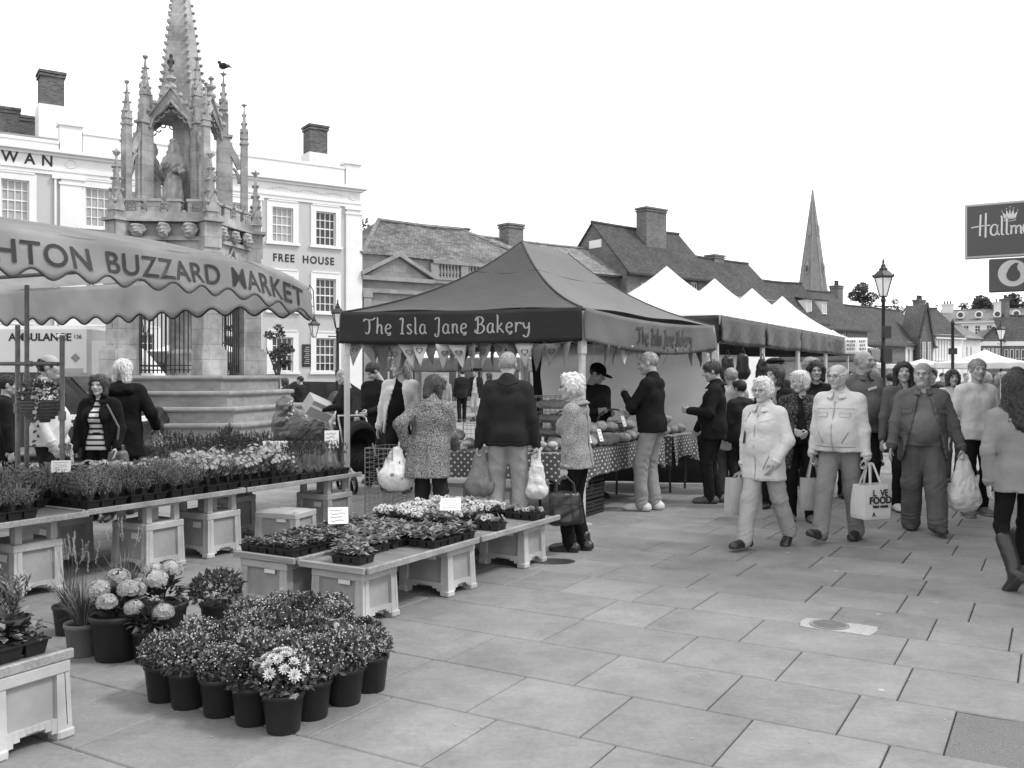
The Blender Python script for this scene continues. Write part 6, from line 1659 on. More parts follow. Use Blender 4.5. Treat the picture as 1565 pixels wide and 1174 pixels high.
def rosette(seed, n, L, W, mi=0, flowers=0, fm=4):
    p = PL(seed); r = p.r
    for i in range(n):
        q = i * 2.4 + r.uniform(-.3, .3); el_ = r.uniform(.2, 1.0); d = np.array([math.cos(q) * math.cos(el_), math.sin(q) * math.cos(el_), math.sin(el_)])
        p.leaf(np.array([0, 0, .005]) + d * .008, d, np.array([0, 0, 1.0]) - d * .3, L * r.uniform(.7, 1.1), W * r.uniform(.8, 1.15), mi if r.rand() < .75 else 1 - mi, .22, r.uniform(.05, .2))
    for i in range(flowers):
        q = r.uniform(0, 6.28); k = r.uniform(.1, .045 + .0); c = np.array([math.cos(q) * k * .4, math.sin(q) * k * .4, L * r.uniform(.7, 1.1)]); pansy(p, c, fm)
    return p
def pansy(p, c, mi):
    r = p.r; n = np.array([r.normal() * .5, -.7 + r.normal() * .5, .7]); n /= np.linalg.norm(n)
    p.petals(c, n, .027, 5, .032, mi, .1); p.disc(c + n * .004, n, .008, 6, 5, .3); p.blade(np.array([c[0] * .3, c[1] * .3, 0]), c + .001, float(np.linalg.norm(c)), .003, 0, 3, 1)
PM2 = [m_leaf, m_leaf_lt, m_bud, m_stem, m_petal, m_petal_lt, m_petal_dk, m_leaf_dk]
pr_pale = [rosette(80 + i, 17, .085, .042, 1).mesh('plant', PM2) for i in range(4)]; pr_dark = [rosette(90 + i, 20, .06, .03, 0).mesh('plant', PM2) for i in range(4)]
pr_pansy = [rosette(100 + i, 16, .07, .03, 0, 5).mesh('plant', PM2) for i in range(3)]; pr_viola = [rosette(110 + i, 22, .045, .018, 0, 3, 5).mesh('plant', PM2) for i in range(3)]
six = tray_mesh(.245, .172, .055, 3, 2); ro_t = random.Random(6)
def six_tray(label, org, x, y, z, plants, rz, grp):
    q = L2W(org, x, y); t = thing('plant_tray', label, 'plant tray', (q.x, q.y, z + .0015), ang + rz, grp); put('tray', six, t)
    for i in range(3):
        for j in range(2): put('plant', ro_t.choice(plants), t, ((i - 1) * .0815 + ro_t.uniform(-.006, .006), (j - .5) * .086 + ro_t.uniform(-.006, .006), .05), (0, 0, ro_t.uniform(0, 6.28)), ro_t.uniform(.85, 1.2))
def row_name(i): return ORD[i]
for i in range(7):
    for j, x in enumerate((-1.06, -.80)):
        six_tray('tray of dark leafed seedlings on the inner low table, %s row back, %s column' % (ORD[i], ('left', 'right')[j]), FT, x, .13 + i * .186, ZF, pr_dark, ro_t.uniform(-.05, .05), 'dark leafed trays on the low table')
six_tray('lone tray of pale primroses at the near corner of the low table', FT, -.24, .16, ZF, pr_pale, .05, 'primrose trays on the low table')
for i in range(5):
    for j, x in enumerate((-.66, -.41, -.15)):
        if j == 0 and i < 1: continue
        if j == 2 and i < 2: continue
        six_tray('tray of pale primroses on the street side low table, %s row back, %s column' % (ORD[i], ('left', 'middle', 'right')[j]), FT, x, .36 + i * .19 + (.16 if j == 2 else 0), ZF, pr_pale, ro_t.uniform(-.06, .06), 'primrose trays on the low table')
for i in range(5):
    for j, x in enumerate((-1.06, -.80, -.53)):
        six_tray('tray of white pansies on the far low table, %s row back, %s column' % (ORD[i], ('left', 'middle', 'right')[j]), FT, x, 1.62 + i * .2, ZF, pr_pansy if not (j == 2 and i < 1) else pr_pale, ro_t.uniform(-.06, .06), 'pansy trays on the far low table')
six_tray('lone small viola tray on the far low table', FT, -.16, 1.78, ZF, pr_viola, .1, 'viola trays on the far low table')
for i in range(3): six_tray('viola tray at the far street end of the low table, %s from the street edge' % ORD[i], FT, -.14 - i * .26, 2.42 + .02 * i, ZF, pr_viola, 0, 'viola trays on the far low table')
# paper price signs stuck among the plants
def sign(label, p, rz, w, h, tilt, seed): return card(label, p, rz, w, h, tilt, 4, seed, 'price sign')
sign('handwritten white price sign in the dark leafed trays', Vector((atx(517, 7.25), 7.25, .49)) , ang + .75, .155, .13, -.3, 21); sign('blank white price sign among the pansies', Vector((atx(688, 7.7), 7.7, .53)), ang + .5, .17, .12, -.7, 22)
sign('torn white price sign on the left back table', at(92, 722, 7.6), .3, .15, .11, -.6, 23); sign('small white price sign in the heather trays', at(153, 735, 7.9), .1, .16, .07, -.4, 24); sign('printed white price sign in the middle of the back table', at(420, 700, 9.8), .2, .25, .18, -.25, 25); sign('pale printed price sign among the lavender', at(507, 685, 10.6), .2, .16, .2, -.1, 26)

# ---- back table trays
big = tray_mesh(.5, .36, .07, 4, 3)
def heather(seed, n=46, h=.2):
    p = PL(seed); r = p.r
    for i in range(n):
        q = r.uniform(0, 6.28); k = r.uniform(0, .5); d = np.array([math.cos(q) * k, math.sin(q) * k, 1.0]); L = h * r.uniform(.6, 1.1); d /= np.linalg.norm(d); b = np.array([math.cos(q), math.sin(q), 0]) * .03 * r.rand()
        p.blade(b, d, L, .006, .03, 0, 2)
        for j in range(7): c = b + d * L * (.35 + .65 * j / 7); p.leaf(c, d * .8 + r.normal(size=3) * .6, rdir(r), .024, .008, 1 if r.rand() < .75 else 0)
    return p.mesh('plant', PM2)
def lavender(seed, n=30, h=.33):
    p = PL(seed); r = p.r
    for i in range(n):
        q = r.uniform(0, 6.28); k = r.uniform(0, .3); d = np.array([math.cos(q) * k, math.sin(q) * k, 1.0]); L = h * r.uniform(.7, 1.08); d /= np.linalg.norm(d); p.blade(np.zeros(3), d, L, .004, .0, 1, 2)
        e = d * L
        for j in range(9): p.leaf(e - d * .035 * j / 9, d * .7 + r.normal(size=3) * .6, rdir(r), .014, .009, 6 if j > 1 else 7)
    for i in range(40): d = rdir(r, .1); p.leaf(d * .02, d + np.array([0, 0, 1.1]), rdir(r), r.uniform(.06, .12), .008, 1)
    return p.mesh('plant', PM2)
def daisy(seed, mi, h=.13, nf=16):
    p = PL(seed); r = p.r
    for i in range(60): d = rdir(r, -.1); p.leaf(d * .03 + np.array([0, 0, h * .3]), d + np.array([0, 0, .4]), rdir(r, .2), r.uniform(.03, .05), .018, 0 if r.rand() < .7 else 1)
    for i in range(nf):
        d = rdir(r, .35); c = np.array([d[0] * .06, d[1] * .06, h * .45 + d[2] * h * .6]); p.petals(c, d, .016, 8, .009, mi, .3); p.disc(c + d * .003, d, .005, 2, 5, .4); p.blade(np.zeros(3), c, float(np.linalg.norm(c)), .003, 0, 3, 1)
    return p.mesh('plant', PM2)
def ivy(seed, mi):
    p = PL(seed); r = p.r
    for i in range(55):
        q = r.uniform(0, 6.28); k = r.uniform(.01, .07); c = np.array([math.cos(q) * k, math.sin(q) * k, r.uniform(.01, .1)]); d = np.array([math.cos(q), math.sin(q), r.uniform(-.5, .8)]); p.leaf(c, d, np.array([0, 0, 1.0]) + d * .4 + r.normal(size=3) * .3, r.uniform(.03, .055), .035, mi if r.rand() < .7 else 1, .12)
    return p.mesh('plant', PM2)
kinds = {'heather': [heather(120 + i) for i in range(4)], 'lavender': [lavender(130 + i) for i in range(3)], 'white flower': [daisy(140 + i, 4, .1, 30) for i in range(2)], 'pale daisy': [daisy(150 + i, 5, .17, 16) for i in range(3)], 'ivy': [ivy(160 + i, 1) for i in range(2)], 'dark leafed': [ivy(170 + i, 7) for i in range(3)], 'cyclamen': [rosette(175 + i, 18, .08, .06, 0, 6).mesh('plant', PM2) for i in range(2)]}
def big_tray(label, x, y, kind, grp, z=ZB, org=None, k=1.0, nx=4, ny=3):
    q = L2W(org or BT, x, y); t = thing('plant_tray', label, 'plant tray', (q.x, q.y, z + .0015), ang + ro_t.uniform(-.03, .03), grp); put('tray', big, t); kt = ro_t.uniform(.85, 1.15)
    for i in range(nx):
        for j in range(ny): put('plant', ro_t.choice(kinds[kind]), t, ((i - (nx - 1) / 2) * .125 + ro_t.uniform(-.012, .012), (j - (ny - 1) / 2) * .12 + ro_t.uniform(-.012, .012), .06), (0, 0, ro_t.uniform(0, 6.28)), k * kt * ro_t.uniform(.75, 1.2))
lay_k = [['ivy', 'ivy', 'heather', 'heather', 'pale daisy', 'heather', 'heather', 'heather', 'pale daisy', 'pale daisy', 'pale daisy', 'lavender', 'lavender'],
         ['ivy', 'white flower', 'white flower', 'pale daisy', 'heather', 'heather', 'pale daisy', 'white flower', 'pale daisy', 'pale daisy', 'lavender', 'lavender', 'lavender'],
         ['dark leafed', 'white flower', 'dark leafed', 'ivy', 'heather', 'ivy', 'dark leafed', 'white flower', 'dark leafed', 'lavender', 'lavender', 'lavender', 'lavender']]
for r_, row in enumerate(lay_k):
    for i, kd in enumerate(row):
        y = -1.75 + i * .395
        if r_ == 0 and i in (4, ): continue                        # bare board
        big_tray('tray of %s plants on back table, %s row, %s from left' % (kd, ORD[r_], ORD[i]), -.28 - r_ * .46 + (.02 if i < 5 else 0), y, kd, 'big trays on the back table', k=(1.15 if kd == 'heather' else 1.0 if kd == 'lavender' else 1.38) + (.0 if kd == 'lavender' and r_ else 0) - (.15 if kd == 'lavender' and r_ == 0 else 0))
big_tray('tray of low cyclamen at the rear of the left back table', -1.72 + .35, -1.0, 'cyclamen', 'big trays on the back table')
for i in range(3): big_tray('black tray of leafy plants on the bottom left table, %s from its right end' % ORD[i], -.3, -.25 - i * .4, 'dark leafed', 'trays on the bottom left table', ZF, NT)
def willowy(seed):
    p = PL(seed); r = p.r
    for i in range(16):
        q = r.uniform(0, 6.28); k = r.uniform(.1, .55); d = np.array([math.cos(q) * k, math.sin(q) * k, 1.0]); d /= np.linalg.norm(d); L = r.uniform(.16, .3); p.blade(np.zeros(3), d, L, .005, .02, 3, 3)
        for j in range(16): c = d * L * (.2 + .8 * j / 16); o = rdir(r, -.1); p.leaf(c, o + d * .5, np.array([0, 0, 1.0]) + r.normal(size=3) * .3, r.uniform(.04, .06), .013, 1 if r.rand() < .5 else 0)
    return p.mesh('plant', PM2)
ww = [willowy(180 + i) for i in range(3)]
for i in range(3):
    for j in range(2):
        q = L2W(NT, -.2 - j * .22, -.16 - i * .24); t = potted('leafy_pot', 'willowy leafed plant on the bottom left tray, %s back in the %s line' % (ORD[i], ('street side', 'inner')[j]), Vector((q.x, q.y, 0)), pot_b, .185, ww[(i + j) % 3], i, 'willowy plants on the bottom left table', 1.0); t.location.z = ZF + .015; t.scale = (.8, .8, .8)
# hanging basket
p = at(62, 640, 8.4); hb = thing('hanging_basket', 'hanging basket of trailing flowers on the stall rail', 'hanging basket', p)
mb = MB()
for k in range(7):
    z = -.02 + .17 * k / 6; r_ = .17 * math.sin(math.acos(max(-1, min(1, 1 - (k + .6) / 6.6)))) if k < 6 else .17
    mb.tube([(r_ * math.cos(a), r_ * math.sin(a), z) for a in np.linspace(0, 6.283, 21)], .014, 5)
mb.build('basket', m_wicker, hb); mb = MB()
for k in range(3): a = 2.1 * k + .4; mb.tube([(.16 * math.cos(a), .16 * math.sin(a), .15), (0, 0, .52)], .004, 4)
mb.build('chain', m_wire, hb)
pl = mum(190, 420, 0, .19, .22); r = pl.r
for i in range(46): d = rdir(r, -.2); pl.petals(np.array([d[0] * .2, d[1] * .2, .09 + d[2] * .16]), d, .02, 5, .022, 4, .2)
for i in range(10): pl.petals(np.array([.05 + r.normal() * .015, -.17, .08 - i * .045]), np.array([r.normal() * .4, -1, .3]), .024, 5, .026, 4, .2); pl.leaf(np.array([.05, -.16, .06 - i * .045]), np.array([r.normal(), -.4, -.4]), np.array([0, -1.0, .3]), .05, .03, 0)
put('flowers', pl.mesh('flowers', PM), hb, (0, 0, .12))

# fallen petals and scraps by the pots
mb = MB(); rq = random.Random(8)
for i in range(60):
    if i < 40: q = gp(rq.uniform(60, 760), rq.uniform(960, 1160))
    else: q = gp(rq.uniform(800, 1500), rq.uniform(800, 1150))
    s = rq.uniform(.004, .011); a = rq.uniform(0, 6.28)
    mb.add([(q.x + s * math.cos(a + k * 1.57) * (1 if k % 2 else .5), q.y + s * math.sin(a + k * 1.57) * (1 if k % 2 else .5), .002 + .002 * (k % 2)) for k in range(4)], [(0, 1, 2, 3)])
tag(mb.build('fallen_petals', m_petal_lt), 'tiny pale petals and paper scraps scattered on the paving', 'litter', kind='stuff')
from mathutils.bvhtree import BVHTree
# ------------------------------------------------------------------ people
def ik(a, t, l1, l2, hint):
    a, t, hint = np.array(a, float), np.array(t, float), np.array(hint, float)
    d = t - a; D = np.linalg.norm(d)
    if D > (l1 + l2) * .999: t = a + d / D * (l1 + l2) * .999; d = t - a; D = np.linalg.norm(d)
    u = d / D; x = (l1 * l1 - l2 * l2 + D * D) / (2 * D); h = math.sqrt(max(l1 * l1 - x * x, 0))
    n = hint - u * (hint @ u); n /= np.linalg.norm(n) + 1e-9
    return a + u * x + n * h, t
def rot3(yaw, pitch, roll=0.0): return np.array(Matrix.Rotation(yaw, 3, 'Z') @ Matrix.Rotation(pitch, 3, 'X') @ Matrix.Rotation(roll, 3, 'Y'))

_heads = {}
def head_tpl(kind, vox=.0075):
    key = (kind, vox)
    if key in _heads: return _heads[key]
    f = kind.startswith('f'); old = 'o' in kind; fat = 'x' in kind
    w = .94 if f else 1.0; ck = 1.18 if fat else 1.0
    pr = [ell((0, -.012, .03), (.074 * w, .095, .085)), ell((0, .028, -.025), (.060 * w * ck, .064, .083)), cap((-.048 * w * ck, .0, -.055), (0, .058, -.094), .022 * ck, .021), cap((.048 * w * ck, .0, -.055), (0, .058, -.094), .022 * ck, .021), ell((0, .07, -.092), (.022, .018, .018)),
          cap((0, .086, .014), (0, .112, -.024), .009, .0135), ell((.011, .1, -.03), (.008, .009, .007)), ell((-.011, .1, -.03), (.008, .009, .007)), cap((-.034, .080, .026), (.034, .080, .026), .012), ell((.037 * ck, .065, -.022), (.023, .02, .024)), ell((-.037 * ck, .065, -.022), (.023, .02, .024)),
          cap((-.017, .086, -.056), (.017, .086, -.056), .0075), ell((.076 * w, -.006, -.004), (.011, .021, .032)), ell((-.076 * w, -.006, -.004), (.011, .021, .032)), cap((0, -.022, -.05), (0, -.034, -.19), .053 * w * (1.2 if fat else 1), .056 * w * (1.25 if fat else 1))]
    if fat: pr.append(ell((0, .03, -.105), (.05, .04, .03)))
    sub = [ell((.031, .101, .007), (.016, .012, .0085)), ell((-.031, .101, .007), (.016, .012, .0085))]
    post = (lambda F, X, Y, Z: F + .0018 * np.sin(Z * 420 + 2 * np.sin(X * 60)) * (Y > .03)) if False else None
    v, q = sdf_mesh(pr, vox, .016, sub, post)
    mi = np.zeros(len(q), int); c = v[q].mean(1)
    mi[(np.abs(c[:, 0]) < .022) & (np.abs(c[:, 2] + .0565) < .0055) & (c[:, 1] > .082)] = 2
    V = [v]; Q = [q]; MI = [mi]; o = len(v)
    for s in (-1, 1):
        ev, eq = sdf_mesh([ell((s * .031, .0835, .0065), (.0125, .0065, .0050))], .005, .004); V.append(ev); Q.append(eq + o); MI.append(np.full(len(eq), 1)); o += len(ev)
        bv, bq = sdf_mesh([cap((s * .016, .0955, .0245), (s * .045, .083, .0255), .0045, .003)], .005, .004); V.append(bv); Q.append(bq + o); MI.append(np.full(len(bq), 3)); o += len(bv)
    _heads[key] = (np.concatenate(V), np.concatenate(Q), np.concatenate(MI)); return _heads[key]
_hair = {}
def hair_tpl(style, vox=.008):
    key = (style, vox)
    if key in _hair: return _hair[key]
    capr = ell((0, -.016, .035), (.085, .106, .091)); face = ell((0, .105, -.045), (.078, .07, .1)); ears = [ell((.09, .012, -.02), (.03, .03, .05)), ell((-.09, .012, -.02), (.03, .03, .05))]
    zcut = -.07; sub = [face] + ears; k = .02; rip = .004; rw = .02; extra = None
    if style == 'short': pr = [capr]
    elif style == 'crop': pr = [ell((0, -.016, .035), (.080, .101, .087))]; rip = .002
    elif style == 'fringe': pr = [capr, ell((0, .055, .07), (.07, .04, .04))]; sub = [ell((0, .11, -.06), (.075, .06, .09))]; rip = .005
    elif style == 'bald': pr = [ell((0, -.02, .02), (.084, .1, .085))]; sub = [face, ell((0, .02, .09), (.085, .105, .085))] + ears; rip = .003
    elif style == 'curly': pr = [ell((0, -.022, .045), (.1, .115, .1)), ell((.07, -.02, .0), (.04, .06, .06)), ell((-.07, -.02, .0), (.04, .06, .06)), ell((0, .06, .1), (.06, .045, .035)), ell((0, -.08, -.02), (.07, .05, .06))]; sub = [ell((0, .115, -.03), (.075, .075, .09))]; rip = .011; rw = .042; zcut = -.09
    elif style == 'bob': pr = [ell((0, -.018, .04), (.096, .115, .096)), cap((.075, -.015, .03), (.08, .01, -.1), .04, .03), cap((-.075, -.015, .03), (-.08, .01, -.1), .04, .03), cap((0, -.08, .0), (0, -.085, -.11), .06, .05), cap((.05, .06, .1), (.075, .05, .02), .022)]; sub = [ell((0, .12, -.04), (.078, .098, .108))]; rip = .006; zcut = -.15
    elif style == 'bobshort': pr = [ell((0, -.018, .045), (.097, .116, .096)), cap((.075, -.015, .03), (.078, .0, -.05), .04, .03), cap((-.075, -.015, .03), (-.078, .0, -.05), .04, .03), cap((0, -.08, .0), (0, -.085, -.06), .06, .04), ell((0, .06, .095), (.07, .04, .03))]; sub = [ell((0, .12, -.035), (.066, .085, .085))]; rip = .006; zcut = -.1
    elif style == 'long': pr = [ell((0, -.018, .04), (.094, .114, .094)), cap((.075, -.02, .03), (.095, -.01, -.23), .038, .03), cap((-.075, -.02, .03), (-.095, -.01, -.23), .038, .03), cap((0, -.08, .0), (0, -.10, -.26), .07, .06, (.8, 1, 1)), cap((.05, -.08, .0), (.06, -.1, -.26), .05, .04), cap((-.05, -.08, .0), (-.06, -.1, -.26), .05, .04)]; sub = [ell((0, .12, -.045), (.076, .1, .112))]; rip = .006; zcut = -.32; rw = .025
    elif style == 'longback': pr = [ell((0, -.02, .042), (.1, .12, .1)), cap((0, -.07, .0), (0, -.11, -.28), .1, .085), cap((.06, -.06, .0), (.09, -.08, -.24), .06, .05), cap((-.06, -.06, .0), (-.09, -.08, -.24), .06, .05)]; sub = [ell((0, .12, -.04), (.066, .085, .1))]; rip = .006; zcut = -.36; rw = .022
    elif style == 'swept': pr = [ell((0, -.018, .04), (.092, .112, .094)), cap((0, -.08, .02), (0, -.15, -.17), .06, .035), cap((.06, -.05, .0), (.1, -.1, -.18), .04, .02), cap((-.06, -.05, .0), (-.06, -.1, -.15), .04, .02)]; sub = [ell((0, .12, -.04), (.07, .085, .105))]; rip = .008; zcut = -.24
    elif style == 'cap': pr = [ell((0, -.014, .05), (.091, .112, .085))]; sub = [ell((0, 0, -.09), (.2, .2, .12))]; rip = 0; extra = [ell((0, .13, .03), (.075, .075, .008))]; zcut = .02
    elif style == 'flatcap': pr = [ell((0, .01, .085), (.105, .135, .04)), ell((0, -.014, .06), (.09, .11, .06))]; sub = [ell((0, 0, -.08), (.2, .2, .12))]; rip = 0; extra = [ell((0, .13, .055), (.07, .05, .008))]; zcut = .03
    elif style == 'tricorn': pr = [ell((0, -.01, .09), (.085, .1, .055))]; sub = []; rip = 0; zcut = .045; extra = [cap((-.19, -.06, .1), (0, .2, .1), .018, .018, (1, 1, .5)), cap((.19, -.06, .1), (0, .2, .1), .018, .018, (1, 1, .5)), cap((-.19, -.06, .1), (.19, -.06, .1), .018, .018, (1, 1, .5)), ell((0, .02, .06), (.15, .14, .012))]
    post = lambda F, X, Y, Z: np.maximum(F + rip * (ripple(X, Y, Z, rw, 5, 5, .35) + (.6 * np.sin(np.arctan2(X, Y + .02) * 22 + 3 * np.sin(Z * 25)) if rw < .035 else 0)), zcut - Z)
    v, q = sdf_mesh(pr, vox, k, sub, post, ksub=.012)
    if extra:
        ev, eq = sdf_mesh(extra, vox, .01); q = np.concatenate([q, eq + len(v)]); v = np.concatenate([v, ev])
    _hair[key] = (v, q); return _hair[key]
_hands = {}
def hand_tpl(pose, vox=.006):
    """hand pointing along -Z from the wrist at the origin, palm facing +X, thumb towards +Y"""
    key = (pose, vox)
    if key in _hands: return _hands[key]
    pr = [cap((0, .0, .01), (0, 0, -.03), .024, .026, (1.5, 1, 1)), ell((0, 0, -.055), (.015, .042, .045))]
    curl = {'relax': .35, 'grip': 1.25, 'point': .6}[pose]
    for i, (y, L) in enumerate(((.029, .072), (.010, .082), (-.010, .076), (-.028, .06))):
        p = np.array([0, y, -.092]); a = curl * (.4 + .1 * i)
        for s, (ln, r0, r1) in enumerate(((L * .45, .0092, .0088), (L * .32, .0088, .008), (L * .25, .008, .0068))):
            d = np.array([math.sin(a), y * .6 * (1 if s == 0 and curl < 1 else 0), -math.cos(a)]); q = p + d * ln; pr.append(cap(p, q, r0, r1)); p = q; a += curl * .75
    p = np.array([.006, .03, -.035]); q = np.array([.018 + .012 * curl, .056 - .012 * curl, -.062]); pr.append(cap(p, q, .012, .0105)); pr.append(cap(q, q + np.array([.012 + .012 * curl, -.002 - .018 * curl, -.03]), .0098, .008))
    _hands[key] = sdf_mesh(pr, vox, .006); return _hands[key]
def hand_xf(w, e, side, roll):
    """axes for a hand at wrist w coming from elbow e"""
    z = e - w; z = z / np.linalg.norm(z)
    inw = np.array([-side, 0, 0.0]); x = inw - z * (inw @ z); x /= np.linalg.norm(x) + 1e-9; y = np.cross(z, x)
    A = np.stack([x, y, z], 1)
    if y[1] < 0 or side < 0: pass
    return A @ np.array(Matrix.Rotation(roll, 3, 'Z'))
shoe_t = {}
def shoe_tpl(kind, vox=.011):
    if kind in shoe_t: return shoe_t[kind]
    # ankle at origin height .09; toe towards +Y
    pr = [cap((0, -.055, -.045), (0, .13, -.062), .043, .040, (1, 1, 1.05)), ell((0, .13, -.062), (.047, .06, .034)), ell((0, -.055, -.05), (.04, .04, .045)), cap((0, -.02, -.04), (0, -.01, .015), .042, .045), cap((0, .02, -.035), (0, .1, -.055), .04, .036)]
    if kind == 'boot': pr.append(cap((0, -.015, 0), (0, -.02, .30), .05, .062))
    if kind == 'ankle': pr.append(cap((0, -.015, 0), (0, -.015, .06), .047, .052))
    def post(F, X, Y, Z):
        return np.maximum(F + .002 * ripple(X, Y, Z, .06, 4), -.088 - Z)
    v, q = sdf_mesh(pr, vox, .03, post=post)
    c = v[q].mean(1); mi = (c[:, 2] < -.066).astype(int)
    if kind == 'boot':
        hv, hq = sdf_mesh([cap((0, -.065, -.055), (0, -.065, -.082), .024, .024)], vox, .01); q = np.concatenate([q, hq + len(v)]); v = np.concatenate([v, hv]); mi = np.concatenate([mi, np.ones(len(hq), int)])
    shoe_t[kind] = (v, q, mi); return shoe_t[kind]
m_sole = M('shoe_sole', .06, .7, .2, 20, 0); m_sole_w = M('white_sole', .55, .7, .1, 20, 0)
_cm = {}
def cl(v, kind='plain'):
    k = (round(v, 3), kind)
    if k not in _cm:
        v = v * .6 if v < .06 else v
        if kind == 'plain': _cm[k] = cloth('cloth_%d' % len(_cm), v)
        elif kind == 'knit': _cm[k] = cloth('knit_%d' % len(_cm), v, .95, .5, 90)
        elif kind == 'shiny': _cm[k] = cloth('shell_fabric_%d' % len(_cm), v, .5, .5, 14)
        elif kind == 'tweed': _cm[k] = weave_mat('tweed', .06, .42, 170, .9, .5, .1)
        elif kind == 'print': _cm[k] = weave_mat('paisley_print', .05, .28, 90, .7, .5, .07, .2)
        elif kind == 'darkprint': _cm[k] = weave_mat('dark_print', .012, .12, 60, .8, .55, .06, .2)
        elif kind == 'stripe': _cm[k] = stripe_mat('breton_stripe', .03, .7, .062, .62)
    return _cm[k]
J = dict(pelvis=.95, hipx=.088, sh=(.176, 1.412), ua=.285, fa=.255, th=.425, shn=.42, ank=.09)
NP = 0
def person(label, px=None, d=None, face=180, H=1.75, top=None, bottom=None, shoes=None, hair=('short', None), head=(0, 0), hands=((.24, .05, .80), (-.24, .05, .80)), feet=((.1, 0, .0), (-.1, 0, .0)), lean=0.0, kind='m', girth=1.0, belly=0.0, bust=0.0, skin=None, glasses=False, lod=1, sit=None, elbow=None, name='person', loc=None, grips=('relax', 'relax'), extra=None, drop=0.0, group=None, hrolls=(0, 0), hat=None, legw=1.0):
    """one figure; local +Y is the way it faces, +X its right hand side; drawn at 1.75 m and scaled"""
    global NP; NP += 1; seed = NP
    s = H / 1.75
    if loc is None: loc = (atx(px, d), d, 0)
    rt = thing(name, label, 'person', loc, R(face), group)
    vb = {1: .0145, 2: .02, 3: .03}[lod]; vh = {1: .0075, 2: .009, 3: .013}[lod]
    zp = (sit if sit is not None else J['pelvis']) - drop; dz = zp - J['pelvis']
    ca, sa = math.cos(R(lean)), math.sin(R(lean))
    def U(p):                                               # upper body: lean about the pelvis
        x, y, z = p[0], p[1], p[2] - J['pelvis']; return np.array([x, y * ca + z * sa, zp + z * ca - y * sa])
    g = girth; sq = (1, 1.32, 1)
    torso = [cap(U((-.065 * g, -.005, .97)), U((.065 * g, -.005, .97)), .118 * g, None, (1, 1.12, 1)), cap(U((0, 0, 1.03)), U((0, .0, 1.2)), .142 * g, .148 * g, sq), cap(U((-.075 * g, 0, 1.29)), U((.075 * g, 0, 1.29)), .118 * g, None, (1, 1.1, 1)), cap(U((-.14 * g, -.01, 1.415)), U((.14 * g, -.01, 1.415)), .062), cap(U((0, -.02, 1.42)), U((0, -.015, 1.5)), .075, .058)]
    if belly: torso.append(ell(U((0, .05 + belly * .5, 1.09)), (.15 + belly * .45, .09 + belly, .17 + belly * .3)))
    if bust: torso += [ell(U((.07, .095, 1.27)), (.065, .05 + bust, .075)), ell(U((-.07, .095, 1.27)), (.065, .05 + bust, .075))]
    shl = [U((sg * (J['sh'][0] + (g - 1) * .12), -.005, J['sh'][1] - .01)) for sg in (1, -1)]
    eb = elbow or ((.35, -.9, -.3), (-.35, -.9, -.3))
    arms = []
    for i in (0, 1):
        tgt = np.array(hands[i], float); tgt[2] += dz
        e, w = ik(shl[i], tgt, J['ua'], J['fa'], eb[i]); arms.append((shl[i], e, w))
    legs = []
    for i, sg in enumerate((1, -1)):
        hp = np.array([sg * J['hipx'] * (.7 + .3 * g), 0, zp - .03]); f = feet[i]; an = np.array([f[0], f[1] - .0, f[2] + J['ank']])
        k, an = ik(hp, an, J['th'], J['shn'], (sg * .12, 1, 0)); legs.append((hp, k, an, f[3] if len(f) > 3 else 0, f[4] if len(f) > 4 else -sg * .12))
    # ---- body: one skin surface
    sk = skin or m_skin
    pr = [p for p in torso]
    for a, e, w in arms: pr += [cap(a, e, .045, .038), cap(e, w, .038, .026)]
    for h_, k_, a_, *_ in legs: pr += [cap(h_, k_, .075, .05), cap(k_, a_, .05, .035)]
    bv, bq = sdf_mesh(pr, max(vb * 1.5, .024), .03, inflate=-.022)
    V = [bv]; Q = [bq]; MI = [np.zeros(len(bq), int)]; o = len(bv)
    if (top or {}).get('sleeve') in ('short', 'elbow'):
        av, aq = sdf_mesh([q_ for a, e, w in arms for q_ in (cap(a, e, .048, .040), cap(e, w, .040, .027))], .014, .02); V.append(av); Q.append(aq + o); MI.append(np.zeros(len(aq), int)); o += len(av)
    hc = U((0, .037, 1.648)); HR = rot3(head[0], head[1] - R(lean) * .5)
    hv, hq, hm = head_tpl(kind, vh); V.append(1.05 * hv @ HR.T + hc); Q.append(hq + o); MI.append(hm); o += len(hv)
    for i, sg in enumerate((1, -1)):
        tv, tq = hand_tpl(grips[i], {1: .006, 2: .008, 3: .012}[lod]); tv = tv.copy()
        if sg > 0: tv[:, 1] = tv[:, 1]
        A = hand_xf(arms[i][2], arms[i][1], sg, hrolls[i]); m = tv @ A.T + arms[i][2]; fl = np.linalg.det(A) < 0
        V.append(m); Q.append((tq[:, ::-1] if fl else tq) + o); MI.append(np.zeros(len(tq), int)); o += len(tv)
    body = put('body', np_mesh('body', np.concatenate(V) * s, np.concatenate(Q), [sk, m_eye, m_lip, m_brow], True, np.concatenate(MI)), rt)
    # ---- top garment
    tp = dict(v=.1, kind='plain', hem=.86, infl=.014, sleeve='long', wr=.007, flare=0.0, name='jacket', open=None, neck=1.475); tp.update(top or {}); tp['infl'] *= .85
    inf = tp['infl']; bvh = {}
